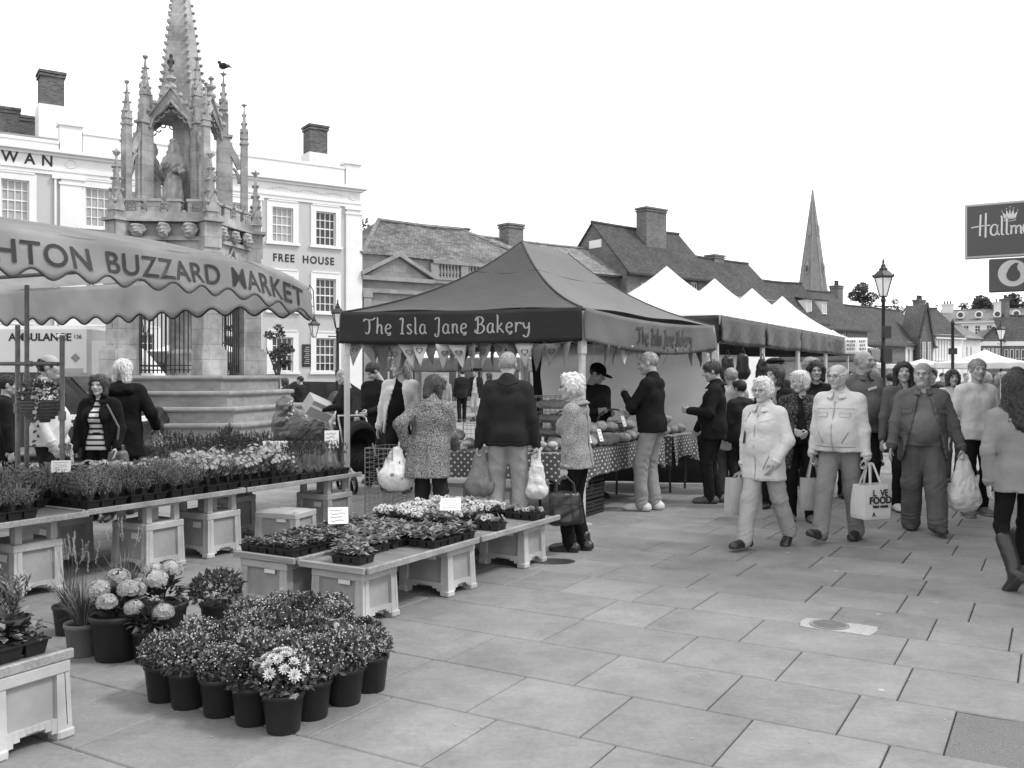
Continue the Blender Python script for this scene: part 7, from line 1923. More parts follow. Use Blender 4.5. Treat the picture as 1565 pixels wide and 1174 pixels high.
    def garment(nm, spec, arms_on=True):
        inf = spec['infl']; pr = [p for p in torso[:-1]] + torso[5:]
        dr = spec.get('drape', .008)
        if spec['hem'] < .95 and spec['sleeve'] != 'none':
            for sx in (-1, 1): pr.append(cap(U((sx * .07 * g, .012 + belly * .35, 1.30)), U((sx * .075 * g, .012 + belly * .45, max(spec['hem'], .8))), .086 * g + dr + bust * .3, .092 * g + dr + belly * .45, (1, 1.0, 1)))
        for sx in (-1, 1): pr.append(cap(U((sx * .045, -.02, 1.448)), U((sx * .15 * g, -.008, 1.402)), .038, .046))
        nz = spec['neck']; pr.append(cap(U((0, -.02, 1.42)), U((0, -.012, nz - .02)), .082, .06 if nz > 1.46 else .075))
        if spec['hem'] < .95:
            hz = spec['hem']; pr.append(cap(U((-.05 * g, 0, .97)), U((-.05 * g, 0, hz - .05)), .125 * g, (.125 + spec['flare']) * g, (1, 1.05, 1))); pr.append(cap(U((.05 * g, 0, .97)), U((.05 * g, 0, hz - .05)), .125 * g, (.125 + spec['flare']) * g, (1, 1.05, 1)))
        for a, e, w in arms:
            if spec['sleeve'] == 'long': pr += [cap(a, e, .052, .041), cap(e, w + (w - e) * .03, .041, .029)]
            elif spec['sleeve'] == 'elbow': pr += [cap(a, e + (w - e) * .25, .058, .046)]
            elif spec['sleeve'] == 'short': pr += [cap(a, a + (e - a) * .78, .06, .058)]
        wr = spec['wr']; hz = spec['hem']; dirn = spec['open']
        def post(F, X, Y, Z):
            amp = wr * (.55 + .45 * np.clip((1.25 + dz - Z) / .3, 0, 1))
            rp_ = ripple(X, Y, Z, .30, seed, 3, .8); F = F + amp * (1.2 * np.sqrt(np.abs(rp_) + .002) - .7) + amp * .22 * ripple(X, Y, Z, .13, seed + 3, 3, .8) + .15 * wr * ripple(X, Y, Z, .06, seed + 7, 3, 1.0)
            for a, e, w in arms:                             # sleeves crease across the elbow
                r2 = (X - e[0]) ** 2 + (Y - e[1]) ** 2 + (Z - e[2]) ** 2; ax = (w - a) / np.linalg.norm(w - a)
                F = F + wr * .4 * np.exp(-r2 / .009) * np.sin((X * ax[0] + Y * ax[1] + Z * ax[2]) * 115 + 40 * X)
            zl = zp + (hz - J['pelvis'])
            near_arm = 0
            torso_r = (np.abs(X) < .17 * g + .05 + spec['flare'])
            F = np.where(torso_r & (Z < zl + .05), np.maximum(F, zl - Z + .004 * np.sin(X * 40 + seed)), F)
            if dirn:                                         # unfastened front
                hw = dirn * np.clip(1.0 + .6 * (1.15 + dz - Z) / .3, .35, 2.2)
                F = np.where((Y > .02) & (np.abs(X) < hw) , np.maximum(F, (hw - np.abs(X)) * .8), F)
            return F
        v, q = sdf_mesh(pr, vb, .035, post=post, inflate=inf)
        bvh['g'] = (v, q); return put(nm, np_mesh(nm, v * s, q, spec.get('mat') or cl(spec['v'], spec['kind'])), rt)
    if tp.get('under'):
        un = dict(v=.4, kind='plain', hem=.92, infl=.003, sleeve='none', wr=.003, flare=0, open=None, neck=1.44); un.update(tp['under']); garment('shirt', un)
    tg = garment(tp['name'], tp)
    if tp.get('collar'):
        mb = MB(); c0 = [U((math.sin(a) * .078, -.012 + math.cos(a) * .09, 1.515 - .014 * (1 + math.cos(a)))) for a in np.linspace(.35, 2 * math.pi - .35, 19)]; c1 = [U((math.sin(a) * .128, -.010 + math.cos(a) * .138, 1.478 - .026 * (1 + math.cos(a)))) for a in np.linspace(.28, 2 * math.pi - .28, 19)]
        vs = [Vector(p * s) for p in c0] + [Vector(p * s) for p in c1] + [Vector((p + np.array([0, 0, .012])) * s) for p in c0] + [Vector((p + np.array([0, 0, .014])) * s) for p in c1]
        fs = []
        for i in range(18): fs += [(i, i + 1, 20 + i, 19 + i), (38 + i, 57 + i, 58 + i, 39 + i), (19 + i, 20 + i, 58 + i, 57 + i), (i, 38 + i, 39 + i, i + 1)]
        mb.add(vs, fs); mb.build('collar', tp.get('mat') or cl(tp['v'] * 1.05, tp['kind']), tg, smooth=True)
    if tp.get('zip'):
        mb = MB(); pts = []
        for z in np.linspace(tp['hem'] + .02, 1.42, 14):
            yy = .115 * g + inf + belly * max(0, 1 - ((z - 1.09) / .2) ** 2) * 1.3 - .03 * max(0, (z - 1.25) / .17); pts.append(Vector(U((.004, yy, z)) * s))
        mb.tube(pts, .0045, 4); mb.build('placket', cl(tp['v'] * tp['zip'], 'plain'), tg)
    if tp.get('det'):
        tree_ = BVHTree.FromPolygons([tuple(x) for x in bvh['g'][0]], [tuple(int(i) for i in x) for x in bvh['g'][1]])
        def surf(x, z, sg, off):
            x2, y2, z2 = U((x, 0, z)); h_ = tree_.ray_cast(Vector((x2, sg * 1.2, z2)), Vector((0, -sg, 0)))
            return (h_[0] + h_[1] * off) if h_[0] is not None else None
        for dt in tp['det']:
            kd, pts, val = dt[0], dt[1], dt[2]; sg = -1 if kd.startswith('b') else 1; mb = MB()
            if kd in ('line', 'bline'):
                Q_ = []
                for a_, b_ in zip(pts[:-1], pts[1:]):
                    for k_ in range(6): t_ = k_ / 6; Q_.append(surf(a_[0] + (b_[0] - a_[0]) * t_, a_[1] + (b_[1] - a_[1]) * t_, sg, .001))
                Q_.append(surf(pts[-1][0], pts[-1][1], sg, .001)); Q_ = [q_ * s for q_ in Q_ if q_ is not None]
                if len(Q_) > 1: mb.tube(Q_, (dt[3] if len(dt) > 3 else .004) * s, 4); mb.build('seam', cl(val), tg)
            elif kd in ('patch', 'bpatch'):
                n_ = 5; G = []
                for j_ in range(n_ + 1):
                    for i_ in range(n_ + 1):
                        u_, v_ = i_ / n_, j_ / n_; x_ = (pts[0][0] * (1 - u_) + pts[1][0] * u_) * (1 - v_) + (pts[3][0] * (1 - u_) + pts[2][0] * u_) * v_; z_ = (pts[0][1] * (1 - u_) + pts[1][1] * u_) * (1 - v_) + (pts[3][1] * (1 - u_) + pts[2][1] * u_) * v_
                        G.append(surf(x_, z_, sg, .009))
                if all(q_ is not None for q_ in G):
                    G = [q_ * s for q_ in G]; w_ = n_ + 1; vs_ = G + [q_ - Vector((0, sg * .02, 0)) for q_ in G]; fs_ = [(j * w_ + i, j * w_ + i + 1, (j + 1) * w_ + i + 1, (j + 1) * w_ + i) for j in range(n_) for i in range(n_)]
                    rim = [i for i in range(w_)] + [j * w_ + n_ for j in range(1, w_)] + [n_ * w_ + i for i in range(n_ - 1, -1, -1)] + [j * w_ for j in range(n_ - 1, 0, -1)]
                    fs_ += [(a_, b_, b_ + w_ * w_, a_ + w_ * w_) for a_, b_ in zip(rim, rim[1:] + rim[:1])]
                    mb.add(vs_, fs_); mb.build('pocket_flap', tp.get('mat') or cl(val, tp['kind']), tg, smooth=True)
            elif kd == 'button':
                for x_, z_ in pts:
                    c_ = surf(x_, z_, sg, .004)
                    if c_ is not None: mb = MB(); mb.lathe([(.0, -.008 * s), (.009 * s, 0), (.0, .008 * s)], 6, c_ * s); mb.build('button', cl(val), tg)
    if tp['sleeve'] == 'long' and lod == 1 and tp['v'] > .05:
        for a, e, w in arms:
            ax = (w - e) / np.linalg.norm(w - e); c_ = w - ax * .012; mb = MB(); mb.tube([Vector((c_ - ax * .016) * s), Vector((c_ + ax * .022) * s)], (.029 + inf + .005) * s, 12); mb.build('cuff', tp.get('mat') or cl(tp['v'], tp['kind']), tg, smooth=True)
    # ---- trousers
    bt = dict(v=.1, kind='plain', infl=.012, wid=1.0, wr=.007, end=.07, name='trousers'); bt.update(bottom or {})
    if bt['name'] != 'none':
        pr = [torso[0], torso[1]]; w_ = bt['wid'] * legw
        if belly: pr.append(ell(U((0, .03, 1.0)), (.15 + belly * .4, .1 + belly * .7, .1)))
        for h_, k_, a_, *_ in legs: pr += [cap(h_, k_, .088 * legw, .063 * w_), cap(k_, a_ + np.array([0, -.005, bt['end'] - .09]), .063 * w_, .056 * w_)]
        if bt['name'] == 'skirt': pr += [cap((0, 0, .9 + dz), (0, 0, .5), .13, .17)]
        wr2 = bt['wr']
        def post2(F, X, Y, Z):
            rp_ = ripple(X, Y, Z, .26, seed + 31, 3, .7); F = F + wr2 * (1.2 * np.sqrt(np.abs(rp_) + .002) - .7) + wr2 * .2 * ripple(X, Y, Z, .11, seed + 33, 3, .9)
            for h_, k_, a_, *_ in legs:
                F = F + wr2 * .2 * np.exp(-((Z - k_[2]) ** 2) / .008) * np.sin(Z * 90 + X * 70 + 30 * Y) + wr2 * .4 * np.exp(-((Z - a_[2] - .03) ** 2) / .003) * np.sin(Z * 130 + Y * 60 + X * 30)
            return np.maximum(F, Z - (zp + .14))
        v, q = sdf_mesh(pr, vb, .028, post=post2, inflate=bt['infl'])
        put(bt['name'], np_mesh(bt['name'], v * s, q, bt.get('mat') or cl(bt['v'], bt['kind'])), rt)
    # ---- shoes
    sh_ = dict(kind='shoe', mat=m_shoe, sole=m_sole); sh_.update(shoes or {})
    if lod < 3 or shoes:
        for h_, k_, a_, pit, yaw in legs:
            v, q, mi = shoe_tpl(sh_['kind']); A = rot3(yaw, pit); put('shoe', np_mesh('shoe', ((v * np.array([1.1, 1.14, 1.0])) @ A.T + a_) * s, q, [sh_['mat'], sh_['sole']], True, mi), rt)
    # ---- hair, hat, glasses
    def strands(v, q, st_):
        rs_ = np.random.RandomState(seed); n_ = {1: 420, 2: 240, 3: 90}[lod]; i_ = rs_.randint(0, len(v), n_); c_ = np.array([0, -.015, .02]); P_ = v[i_]; nn = P_ - c_; nn /= np.linalg.norm(nn, axis=1)[:, None] + 1e-9
        d_ = np.tile(np.array([0, -.25, -1.0]), (n_, 1)) if st_ != 'curly' else rs_.normal(size=(n_, 3)); d_ = d_ + rs_.normal(size=(n_, 3)) * .35; d_ -= nn * (d_ * nn).sum(1)[:, None]; d_ /= np.linalg.norm(d_, axis=1)[:, None] + 1e-9
        L_ = rs_.uniform(.6, 1.3, n_)[:, None] * {'crop': .012, 'bald': .014, 'short': .024, 'fringe': .03, 'curly': .03}.get(st_, .05); w_ = np.cross(nn, d_) * {1: .003, 2: .004, 3: .006}[lod]
        A_ = P_ - nn * .002; B_ = P_ + d_ * L_ * .5 + nn * .006; C_ = P_ + d_ * L_ + nn * .004; V_ = np.concatenate([A_ - w_, A_ + w_, B_ - w_, B_ + w_, C_]); k_ = np.arange(n_)
        F_ = [tuple(map(int, (a, a + n_, a + 3 * n_, a + 2 * n_))) for a in k_] + [tuple(map(int, (a + 2 * n_, a + 3 * n_, a + 4 * n_))) for a in k_]
        return np.concatenate([v, V_]), [tuple(map(int, x)) for x in q] + [tuple(i + len(v) for i in f) for f in F_]
    for st_, m_, nm in ((hair[0], hair[1] or m_hair_br, 'hair'),) + (((hat[0], hat[1], 'hat'),) if hat else ()):
        if st_ is None: continue
        v, q = hair_tpl(st_, vh if lod > 1 else .008)
        if nm == 'hair': v, q = strands(v, q, st_)
        put(nm, np_mesh(nm, (1.05 * v @ HR.T + hc) * s, q, m_), rt)
    if glasses:
        mb = MB(); T = lambda p: Vector((1.05 * HR @ np.array(p) + hc) * s)
        for sg in (-1, 1):
            mb.tube([T((sg * .033 + .021 * math.cos(a), .104 - .006 * abs(math.cos(a)), .005 + .015 * math.sin(a))) for a in np.linspace(0, 6.283, 13)], .0022 * s, 4); mb.tube([T((sg * .054, .098, .008)), T((sg * .078, .0, .012))], .0022 * s, 4)
        mb.tube([T((-.012, .106, .008)), T((.012, .106, .008))], .002 * s, 4); mb.build('glasses', m_black, rt)
    rt['s'] = s
    def W(p): q = Matrix.Rotation(R(face), 3, 'Z') @ Vector((p[0] * s, p[1] * s, p[2] * s)); return Vector(loc) + q
    rt_info = dict(root=rt, W=W, arms=arms, s=s, U=U, hc=hc, HR=HR, legs=legs)
    if tp.get('strap') is not None:                          # bag strap over one shoulder
        sg = tp['strap']; mb = MB()
        pts = [U((sg * .13, -.15 * g, 1.1)), U((sg * .12, -.125 * g, 1.3)), U((sg * .115, -.06, 1.475)), U((sg * .11, .03, 1.475)), U((sg * .115, .125 * g + inf, 1.33)), U((sg * .13, .15 * g + inf, 1.1))]
        mb.tube([Vector(p * s) for p in pts], .011 * s, 5); mb.build('strap', m_black, rt)
    return rt_info

# ---- things people carry
def carrier(label, p, rz, w=.17, h=.30, mat=None, hand_h=.12, seed=0, print_=None, name='carrier_bag'):
    """thin plastic bag hanging from the fist at p"""
    t = thing(name, label, 'bag', p, rz); z = -hand_h
    hh_ = h + hand_h; pr = [cap((0, 0, -.04), (0, 0, -hh_ + w * .8), .02, w * .92, (1, 1.5, 1)), ell((-w * .5, 0, -hh_ + w * .5), (w * .4, w * .42, w * .45)), ell((w * .5, 0, -hh_ + w * .46), (w * .4, w * .42, w * .42)), cap((-.02, 0, .0), (-w * .3, 0, -hh_ * .45), .014, w * .3, (1, 1.6, 1)), cap((.02, 0, .0), (w * .3, 0, -hh_ * .45), .014, w * .3, (1, 1.6, 1))]
    v, q = sdf_mesh(pr, .0135, .05, post=lambda F, X, Y, Z: F + .008 * ripple(X, Y, Z, .11, seed, 4, .4) + .006 * np.sin(np.arctan2(X, Y) * 11 + Z * 12 + 2 * np.sin(Z * 20)) * np.clip((Z - z + h * .85) / (h * .5), .25, 1))
    o = put('sack', np_mesh('sack', v, q, mat or m_bag_w), t)
    if print_:
        mb = MB()
        for (x, zz, sx, sz) in print_: mb.grid(lambda u, vv: (x + (u - .5) * sx, -w * .66 * math.sqrt(max(.05, 1 - ((x + (u - .5) * sx) / w) ** 2 * .8)) - .02, zz + (vv - .5) * sz), 3, 3)
        mb.build('print', m_galv, o)
    return t
def tote(label, p, rz, w, h, dp, mat, text=None, strap=.17, name='tote_bag', drop=0.0):
    """upright shopper hanging from two handles at p"""
    t = thing(name, label, 'bag', p, rz); z1 = -strap - drop; z0 = z1 - h
    mb = MB()
    def ring(z, k, kk): return [(-w / 2 * k, -dp / 2 * kk, z), (w / 2 * k, -dp / 2 * kk, z), (w / 2 * k, dp / 2 * kk, z), (-w / 2 * k, dp / 2 * kk, z)]
    R_ = [ring(z0, .96, 1.0), ring(z0 + h * .1, 1.0, 1.05), ring(z0 + h * .5, 1.0, 1.0), ring(z1, .98, .7)]; vs = sum(R_, []); fs = [(3, 2, 1, 0)]
    for k in range(3):
        for i in range(4): j = (i + 1) % 4; fs.append((4 * k + i, 4 * k + j, 4 * k + 4 + j, 4 * k + 4 + i))
    mb.add(vs, fs); o = mb.build('sack', mat, t)
    for sy in (-1, 1):
        mb = MB(); pts = [(-w * .22, sy * dp * .36, z1 - .03), (-w * .2, sy * dp * .33, z1 + .02), (-.02, sy * .012, -.012), (.02, sy * .012, -.012), (w * .2, sy * dp * .33, z1 + .02), (w * .22, sy * dp * .36, z1 - .03)]
        for a, b in zip(pts[:-1], pts[1:]): mb.bar(a, b, .022, .006, (0, 1, 0))
        mb.build('handle', mat, t)
    if text:
        for (txt, size, x, zz, bold) in text:
            text_on('lettering', txt, m_ink, o, size, lambda u, v, ww: (x + u, -dp / 2 * 1.06 - .003 - ww, z0 + zz * h + v), bold=bold, ext=.001)
    return t
def handbag(label, p, rz, w, h, dp, mat, strap, drop=0.0):
    t = thing('handbag', label, 'handbag', p, rz); z1 = -strap; z0 = z1 - h
    bx3 = [cap((sx * w * .34, 0, z0 + h * .16), (sx * w * .28, 0, z1 - h * .12), h * .15, h * .11, (1, h * .3 / dp, 1)) for sx in (-1, -.5, 0, .5, 1)]
    v, q = sdf_mesh(bx3, .012, .07, post=lambda F, X, Y, Z: F + .004 * ripple(X, Y, Z, .1, 3)); o = put('sack', np_mesh('sack', v, q, mat), t)
    mb = MB(); mb.bar((-w * .4, -dp * .5, z1 - h * .34), (w * .4, -dp * .5, z1 - h * .34), .02, .012); mb.build('flap_edge', mat, t)
    for sy in (-1, 1): mb = MB(); mb.tube([(-w * .25, sy * dp * .3, z1 - .04), (-w * .2, sy * dp * .2, z1 + strap * .5), (0, sy * .01, -.01), (w * .2, sy * dp * .2, z1 + strap * .5), (w * .25, sy * dp * .3, z1 - .04)], .009, 6); mb.build('handle', mat, t)
    mb = MB(); mb.lathe([(.0, -.005), (.018, 0), (.0, .005)], 8); k = mb.build('clasp', m_alu, t); k.location = (0, -dp * .52, z0 + h * .62); k.rotation_euler = (R(90), 0, 0)
    return t
# ------------------------------------------------------------------ the walkers on the right
A = person('elderly woman with curly white hair, glasses and pale jacket walking towards the camera', 1168, 8.9, 132, 1.585, dict(v=.55, det=[('line', [(.0, 1.40), (.0, .74)], .30), ('line', [(-.15, .98), (-.09, .84)], .25, .005), ('line', [(-.2, .745), (0, .742), (.2, .745)], .40), ('button', [(.018, 1.3), (.018, 1.13), (.018, .96), (.018, .8)], .3), ('line', [(-.17, 1.36), (-.04, 1.32)], .42)], hem=.72, infl=.028, flare=.03, collar=True, zip=.75, name='jacket', wr=.008, strap=1), dict(v=.36, wid=1.12), dict(mat=m_shoe), ('curly', m_hair_w), (R(5), 0), ((.25, .03, .74), (-.21, .12, .92)), ((.07, .27, 0, 0), (-.07, -.36, .07, -.6)), 0, 'fo', 1.06, .02, .02, None, True, grips=('grip', 'relax'), legw=1.1, elbow=((.5, -.8, -.3), (-.9, -.5, -.2)))
p = A['W'](A['arms'][0][2]); tote('paper shopping bag with Urb lettering held by the elderly woman', p + Vector((0, .02, -.07)), .25, .34, .36, .12, M('kraft_paper', .40, .8, .05, 6, .2, 20), [('Urb', .085, .05, .62, .004)], .06, 'paper_bag')
B = person('elderly balding man in pale blouson jacket carrying shopping bags', 1284, 9.3, 140, 1.73, dict(v=.58, det=[('line', [(.0, 1.40), (.0, .92)], .36, .006), ('line', [(-.19, 1.33), (0, 1.335), (.19, 1.33)], .42), ('line', [(-.15, 1.10), (-.09, .99)], .25, .005), ('line', [(.15, 1.10), (.09, .99)], .25, .005), ('patch', [(.06, 1.29), (.155, 1.29), (.155, 1.25), (.06, 1.25)], .56), ('patch', [(-.155, 1.29), (-.06, 1.29), (-.06, 1.25), (-.155, 1.25)], .56), ('line', [(-.2, .955), (0, .955), (.2, .955)], .30, .005)], hem=.90, infl=.026, collar=True, zip=.85, wr=.009, under=dict(v=.5, neck=1.49)), dict(v=.23, wid=1.12), dict(mat=m_shoe, kind='ankle'), ('bald', m_hair_w), (R(-12), 0), ((.27, .06, .76), (-.28, .02, .75)), ((.09, .30, .03, .3), (-.09, -.20, 0, 0)), 2, 'mo', 1.12, .05, 0, m_skin, True, grips=('grip', 'grip'), legw=1.08)
p = B['W'](B['arms'][0][2]); tote('plain pale canvas bag in the right hand of the elderly man', p + Vector((0, .0, -.06)), -.15, .25, .32, .12, M('canvas_bag', .36, .8, .08, 10, .3, 60), None, .19)
p = B['W'](B['arms'][1][2]); tote('white shopping bag printed LOVE FOOD in the left hand of the elderly man', p + Vector((.03, -.03, -.06)), .35, .30, .33, .20, M('coated_bag', .60, .5, .08, 6, .3, 12), [('L  VE', .085, .03, .68, .003), ('FOOD', .092, .03, .46, .004), ('hate waste', .042, .03, .34, .002), ('A', .05, -.05, .10, .003)], .21)
mb = MB()
C = person('heavy man in open dark field jacket and glasses striding towards the camera', 1410, 9.9, 164, 1.75, dict(v=.115, det=[('patch', [(.12, 1.30), (.22, 1.29), (.22, 1.24), (.12, 1.25)], .13), ('patch', [(-.22, 1.29), (-.12, 1.30), (-.12, 1.25), (-.22, 1.24)], .13), ('patch', [(.15, .93), (.25, .93), (.25, .87), (.15, .87)], .13), ('patch', [(-.25, .93), (-.15, .93), (-.15, .87), (-.25, .87)], .13)], hem=.74, infl=.03, open=.12, collar=True, wr=.011, under=dict(v=.16, neck=1.475, infl=.012, hem=.9)), dict(v=.11, wid=1.25, wr=.010), dict(mat=M('suede_shoe', .06, .8, .2, 30, .2)), ('crop', m_hair_g), (R(-16), 0), ((.33, .16, .88), (-.38, .04, .84)), ((.10, -.12, 0), (-.11, .30, .0)), -2, 'mx', 1.14, .062, 0, m_skin, True, grips=('relax', 'grip'), legw=1.22, elbow=((.8, -.6, -.2), (-.8, -.5, -.2)))
p = C['W'](C['arms'][1][2]); carrier('full white carrier bag held by the heavy man', p + Vector((.02, -.02, -.07)), .1, .20, .42, None, .16, 4)
mb = MB(); mb.box((0, 0, 0), (.035, .004, .025)); 
D = person('smiling young man in pale tee shirt and dark jeans', 1492, 11.0, 178, 1.81, dict(v=.62, hem=.86, infl=.018, sleeve='short', wr=.007, neck=1.455, name='tee_shirt'), dict(v=.016, wid=.88), dict(mat=m_shoe_gr, sole=m_sole_w), ('short', m_hair_f), (R(-4), 0), ((.30, -.05, .80), (-.30, .0, .80)), ((.13, .05, 0), (-.10, -.08, 0)), 0, 'm', .95, 0, 0, m_skin)
E = person('woman with long dark hair, grey jumper and tall boots seen from behind', 1557, 7.2, -8, 1.64, dict(v=.24, kind='knit', hem=.80, infl=.016, wr=.007, flare=.02, name='jumper'), dict(v=.015, wid=.82, infl=.006), dict(kind='boot', mat=m_shoe), ('longback', m_hair_b), (0, 0), ((.24, .1, .84), (-.24, -.02, .88)), ((.10, .28, 0, 0), (-.09, -.16, .06, -.65)), 3, 'f', 1.05, 0, .02, None, elbow=((.8, -.6, -.2), (-.8, -.7, -.2)))
F_ = person('woman with short white hair in dark patterned cardigan behind the elderly couple', 1222, 10.6, 170, 1.66, dict(v=.05, kind='darkprint', hem=.62, infl=.022, open=.055, wr=.008, flare=.03, name='cardigan', under=dict(v=.02, neck=1.43)), dict(v=.012, wid=1.0), dict(mat=m_shoe_gr), ('bobshort', m_hair_w), (R(-35), 0), ((.10, .25, 1.08), (-.05, .27, 1.06)), ((.1, .0, 0), (-.12, .08, 0)), 0, 'fo', 1.05, .03, .02)
G_ = person('dark haired young woman in patterned jacket behind the heavy man', 1379, 11.4, 182, 1.78, dict(v=.11, hem=.86, infl=.022, open=.05, wr=.009, under=dict(v=.3)), dict(v=.02, wid=.85), dict(mat=m_shoe_w), ('long', m_hair_b), (R(-20), R(4)), ((.28, .05, .78), (-.28, .05, .78)), ((.09, .05, 0), (-.08, -.05, 0)), 0, 'f', .95, 0, .01, m_skin, lod=2)
Hh = person('big man in grey zip jacket towering behind the elderly couple', 1318, 11.8, 195, 1.93, dict(v=.12, hem=.84, infl=.026, collar=True, wr=.009), dict(v=.03), None, ('bald', m_hair_g), (R(24), 0), ((.3, .1, .85), (-.32, .05, .8)), ((.1, 0, 0), (-.1, 0, 0)), 0, 'mx', 1.15, .05, 0, m_skin_dk, lod=2)
mb = MB(); o_ = U_ = None
mb.box((0, 0, 0), (.13, .004, .03)); q = mb.build('chest_stripe', m_card, Hh['root']); q.location = (-.02, .175, 1.48); q.rotation_euler = (-.1, .25, 0)
I_ = person('woman with dark curly hair beyond the elderly woman', 1184, 11.6, 160, 1.74, dict(v=.02, hem=.8, infl=.02, open=.05, under=dict(v=.25)), dict(v=.02), None, ('bob', m_hair_br), (R(-40), 0), ((.25, .1, .8), (-.25, .1, .8)), lod=2, kind='f')
J_ = person('bearded man in dark peaked cap beyond the crowd by the tents', 1183, 13.2, 185, 1.86, dict(v=.04, hem=.8, infl=.022), dict(v=.03), None, ('short', m_hair_g), (R(10), 0), lod=2, kind='mo', glasses=True, hat=('flatcap', cl(.03)))
K_ = person('dark haired woman with glasses between white haired woman and elderly man', 1246, 12.2, 175, 1.80, dict(v=.02, hem=.8, infl=.018, under=dict(v=.15)), dict(v=.02), None, ('bob', m_hair_b), (R(-8), 0), lod=2, kind='f', glasses=True)
person('grey haired man partly hidden behind the elderly man', 1276, 12.6, 170, 1.74, dict(v=.1, hem=.84), dict(v=.05), None, ('short', m_hair_g), (R(20), 0), lod=2, kind='mo')
person('fair haired woman hidden beyond the dark haired woman', 1238, 13.6, 185, 1.86, dict(v=.2, hem=.84), dict(v=.05), None, ('bobshort', m_hair_f), (R(20), 0), lod=2, kind='f')
L_ = person('dark haired boy in dark jacket behind the man by the bakery', 1132, 12.9, 25, 1.55, dict(v=.045, hem=.8, infl=.022), dict(v=.04), None, ('fringe', m_hair_b), (R(15), 0), lod=2)
M_ = person('man in dark fleece jacket looking at the bread with hand in pocket', 1093, 12.05, 72, 1.795, dict(v=.022, det=[('line', [(-.14, 1.0), (-.09, .88)], .10)], hem=.80, infl=.026, zip=6.0, wr=.008, collar=True, under=dict(v=.05)), dict(v=.025, wid=1.02), dict(mat=M('walking_boot', .10, .8, .5, 30, .2)), ('fringe', m_hair_br), (R(6), R(-10)), ((.16, .24, .92), (-.2, .28, 1.16)), ((.1, -.02, 0), (-.08, .06, 0)), 0, 'm', 1.04, .04, 0, m_skin, grips=('relax', 'grip'))
N_ = person('person in pale raincoat behind the man in dark fleece', 1118, 13.0, 10, 1.72, dict(v=.40, hem=.62, infl=.026, flare=.03), dict(v=.1), dict(mat=m_shoe), ('short', m_hair_g), (0, 0), lod=2)
O_ = person('tall grey haired man in dark jumper and pale trousers at the bread table', 998, 11.35, 58, 1.90, dict(v=.022, kind='knit', hem=.88, infl=.018, wr=.007, name='jumper', under=dict(v=.6, neck=1.51)), dict(v=.28, wid=1.12, wr=.009), dict(mat=m_shoe_w, sole=m_sole_w), ('crop', m_hair_g), (R(18), R(-8)), ((.12, .30, 1.10), (-.10, .30, 1.30)), ((.1, .02, 0), (-.09, .1, 0)), 2, 'mo', .98, .02, 0, m_skin, elbow=((.5, -.6, -.8), (-.6, .0, -1)), grips=('relax', 'grip'))
P_ = person('white haired woman in tweed jacket with a black handbag at the stall', 882, 8.75, 66, 1.625, dict(kind='tweed', v=.2, det=[('bline', [(0, 1.38), (0, .86)], .05, .003)], hem=.84, infl=.02, flare=.035, wr=.006, name='jacket', collar=True), dict(v=.012, wid=1.05, wr=.005), dict(kind='ankle', mat=m_shoe), ('curly', m_hair_w), (R(12), 0), ((.18, .12, .80), (-.22, .06, .77)), ((.09, -.03, 0), (-.07, .06, 0)), 2, 'fo', 1.0, 0, .025, m_skin, True, grips=('relax', 'grip'))
p = P_['W'](P_['arms'][1][2]); handbag('large black leather handbag hanging from the tweed woman hand', p + Vector((0, -.02, -.07)), .15, .38, .30, .17, m_shoe, .16)
Q_ = person('broad man in dark sweatshirt and pale trousers seen from behind at the bakery', 776, 9.7, -4, 1.86, dict(v=.042, kind='knit', det=[('bline', [(-.2, .91), (0, .912), (.2, .91)], .02), ('bline', [(-.1, 1.475), (0, 1.44), (.1, 1.475)], .02, .006)], hem=.86, infl=.022, wr=.008, name='sweatshirt', neck=1.5), dict(v=.34, wid=1.1, wr=.008), dict(mat=m_shoe), ('crop', m_hair_g), (0, 0), ((.29, .0, .83), (-.29, .0, .86)), ((.12, 0, 0), (-.12, 0, 0)), 0, 'm', 1.06, .02, 0, m_skin, grips=('grip', 'grip'), legw=1.05)
p = Q_['W'](Q_['arms'][0][2]); carrier('white carrier bag in the right hand of the man in dark sweatshirt', p + Vector((.0, 0, -.07)), .2, .12, .36, None, .12, 6)
p = Q_['W'](Q_['arms'][1][2]); carrier('clear patterned carrier bag in the left hand of the man in dark sweatshirt', p + Vector((.02, 0, -.07)), .1, .17, .36, M('clear_bag', .30, .35, .3, 14, .6, 20, trans=.3), .10, 7)
R_p = person('dark haired woman in paisley coat with white bag leaning over the bread', 655, 9.55, -22, 1.62, dict(kind='print', v=.2, hem=.66, infl=.034, flare=.05, wr=.010, name='coat', strap=-1), dict(v=.05, wid=1.15), dict(mat=m_shoe), ('bob', m_hair_br), (R(-15), R(-14)), ((.16, .34, .98), (-.24, -.06, 1.0)), ((.1, .04, 0), (-.12, .0, 0)), 9, 'f', 1.12, .03, .0, None, grips=('relax', 'grip'))
p = R_p['W'](R_p['arms'][1][2]); carrier('bulging white carrier bag on the arm of the woman in paisley coat', p + Vector((-.10, -.06, -.02)), .2, .20, .36, None, .06, 9, [(-.05, -.26, .035, .03), (.05, -.3, .025, .02), (.02, -.14, .015, .03)])
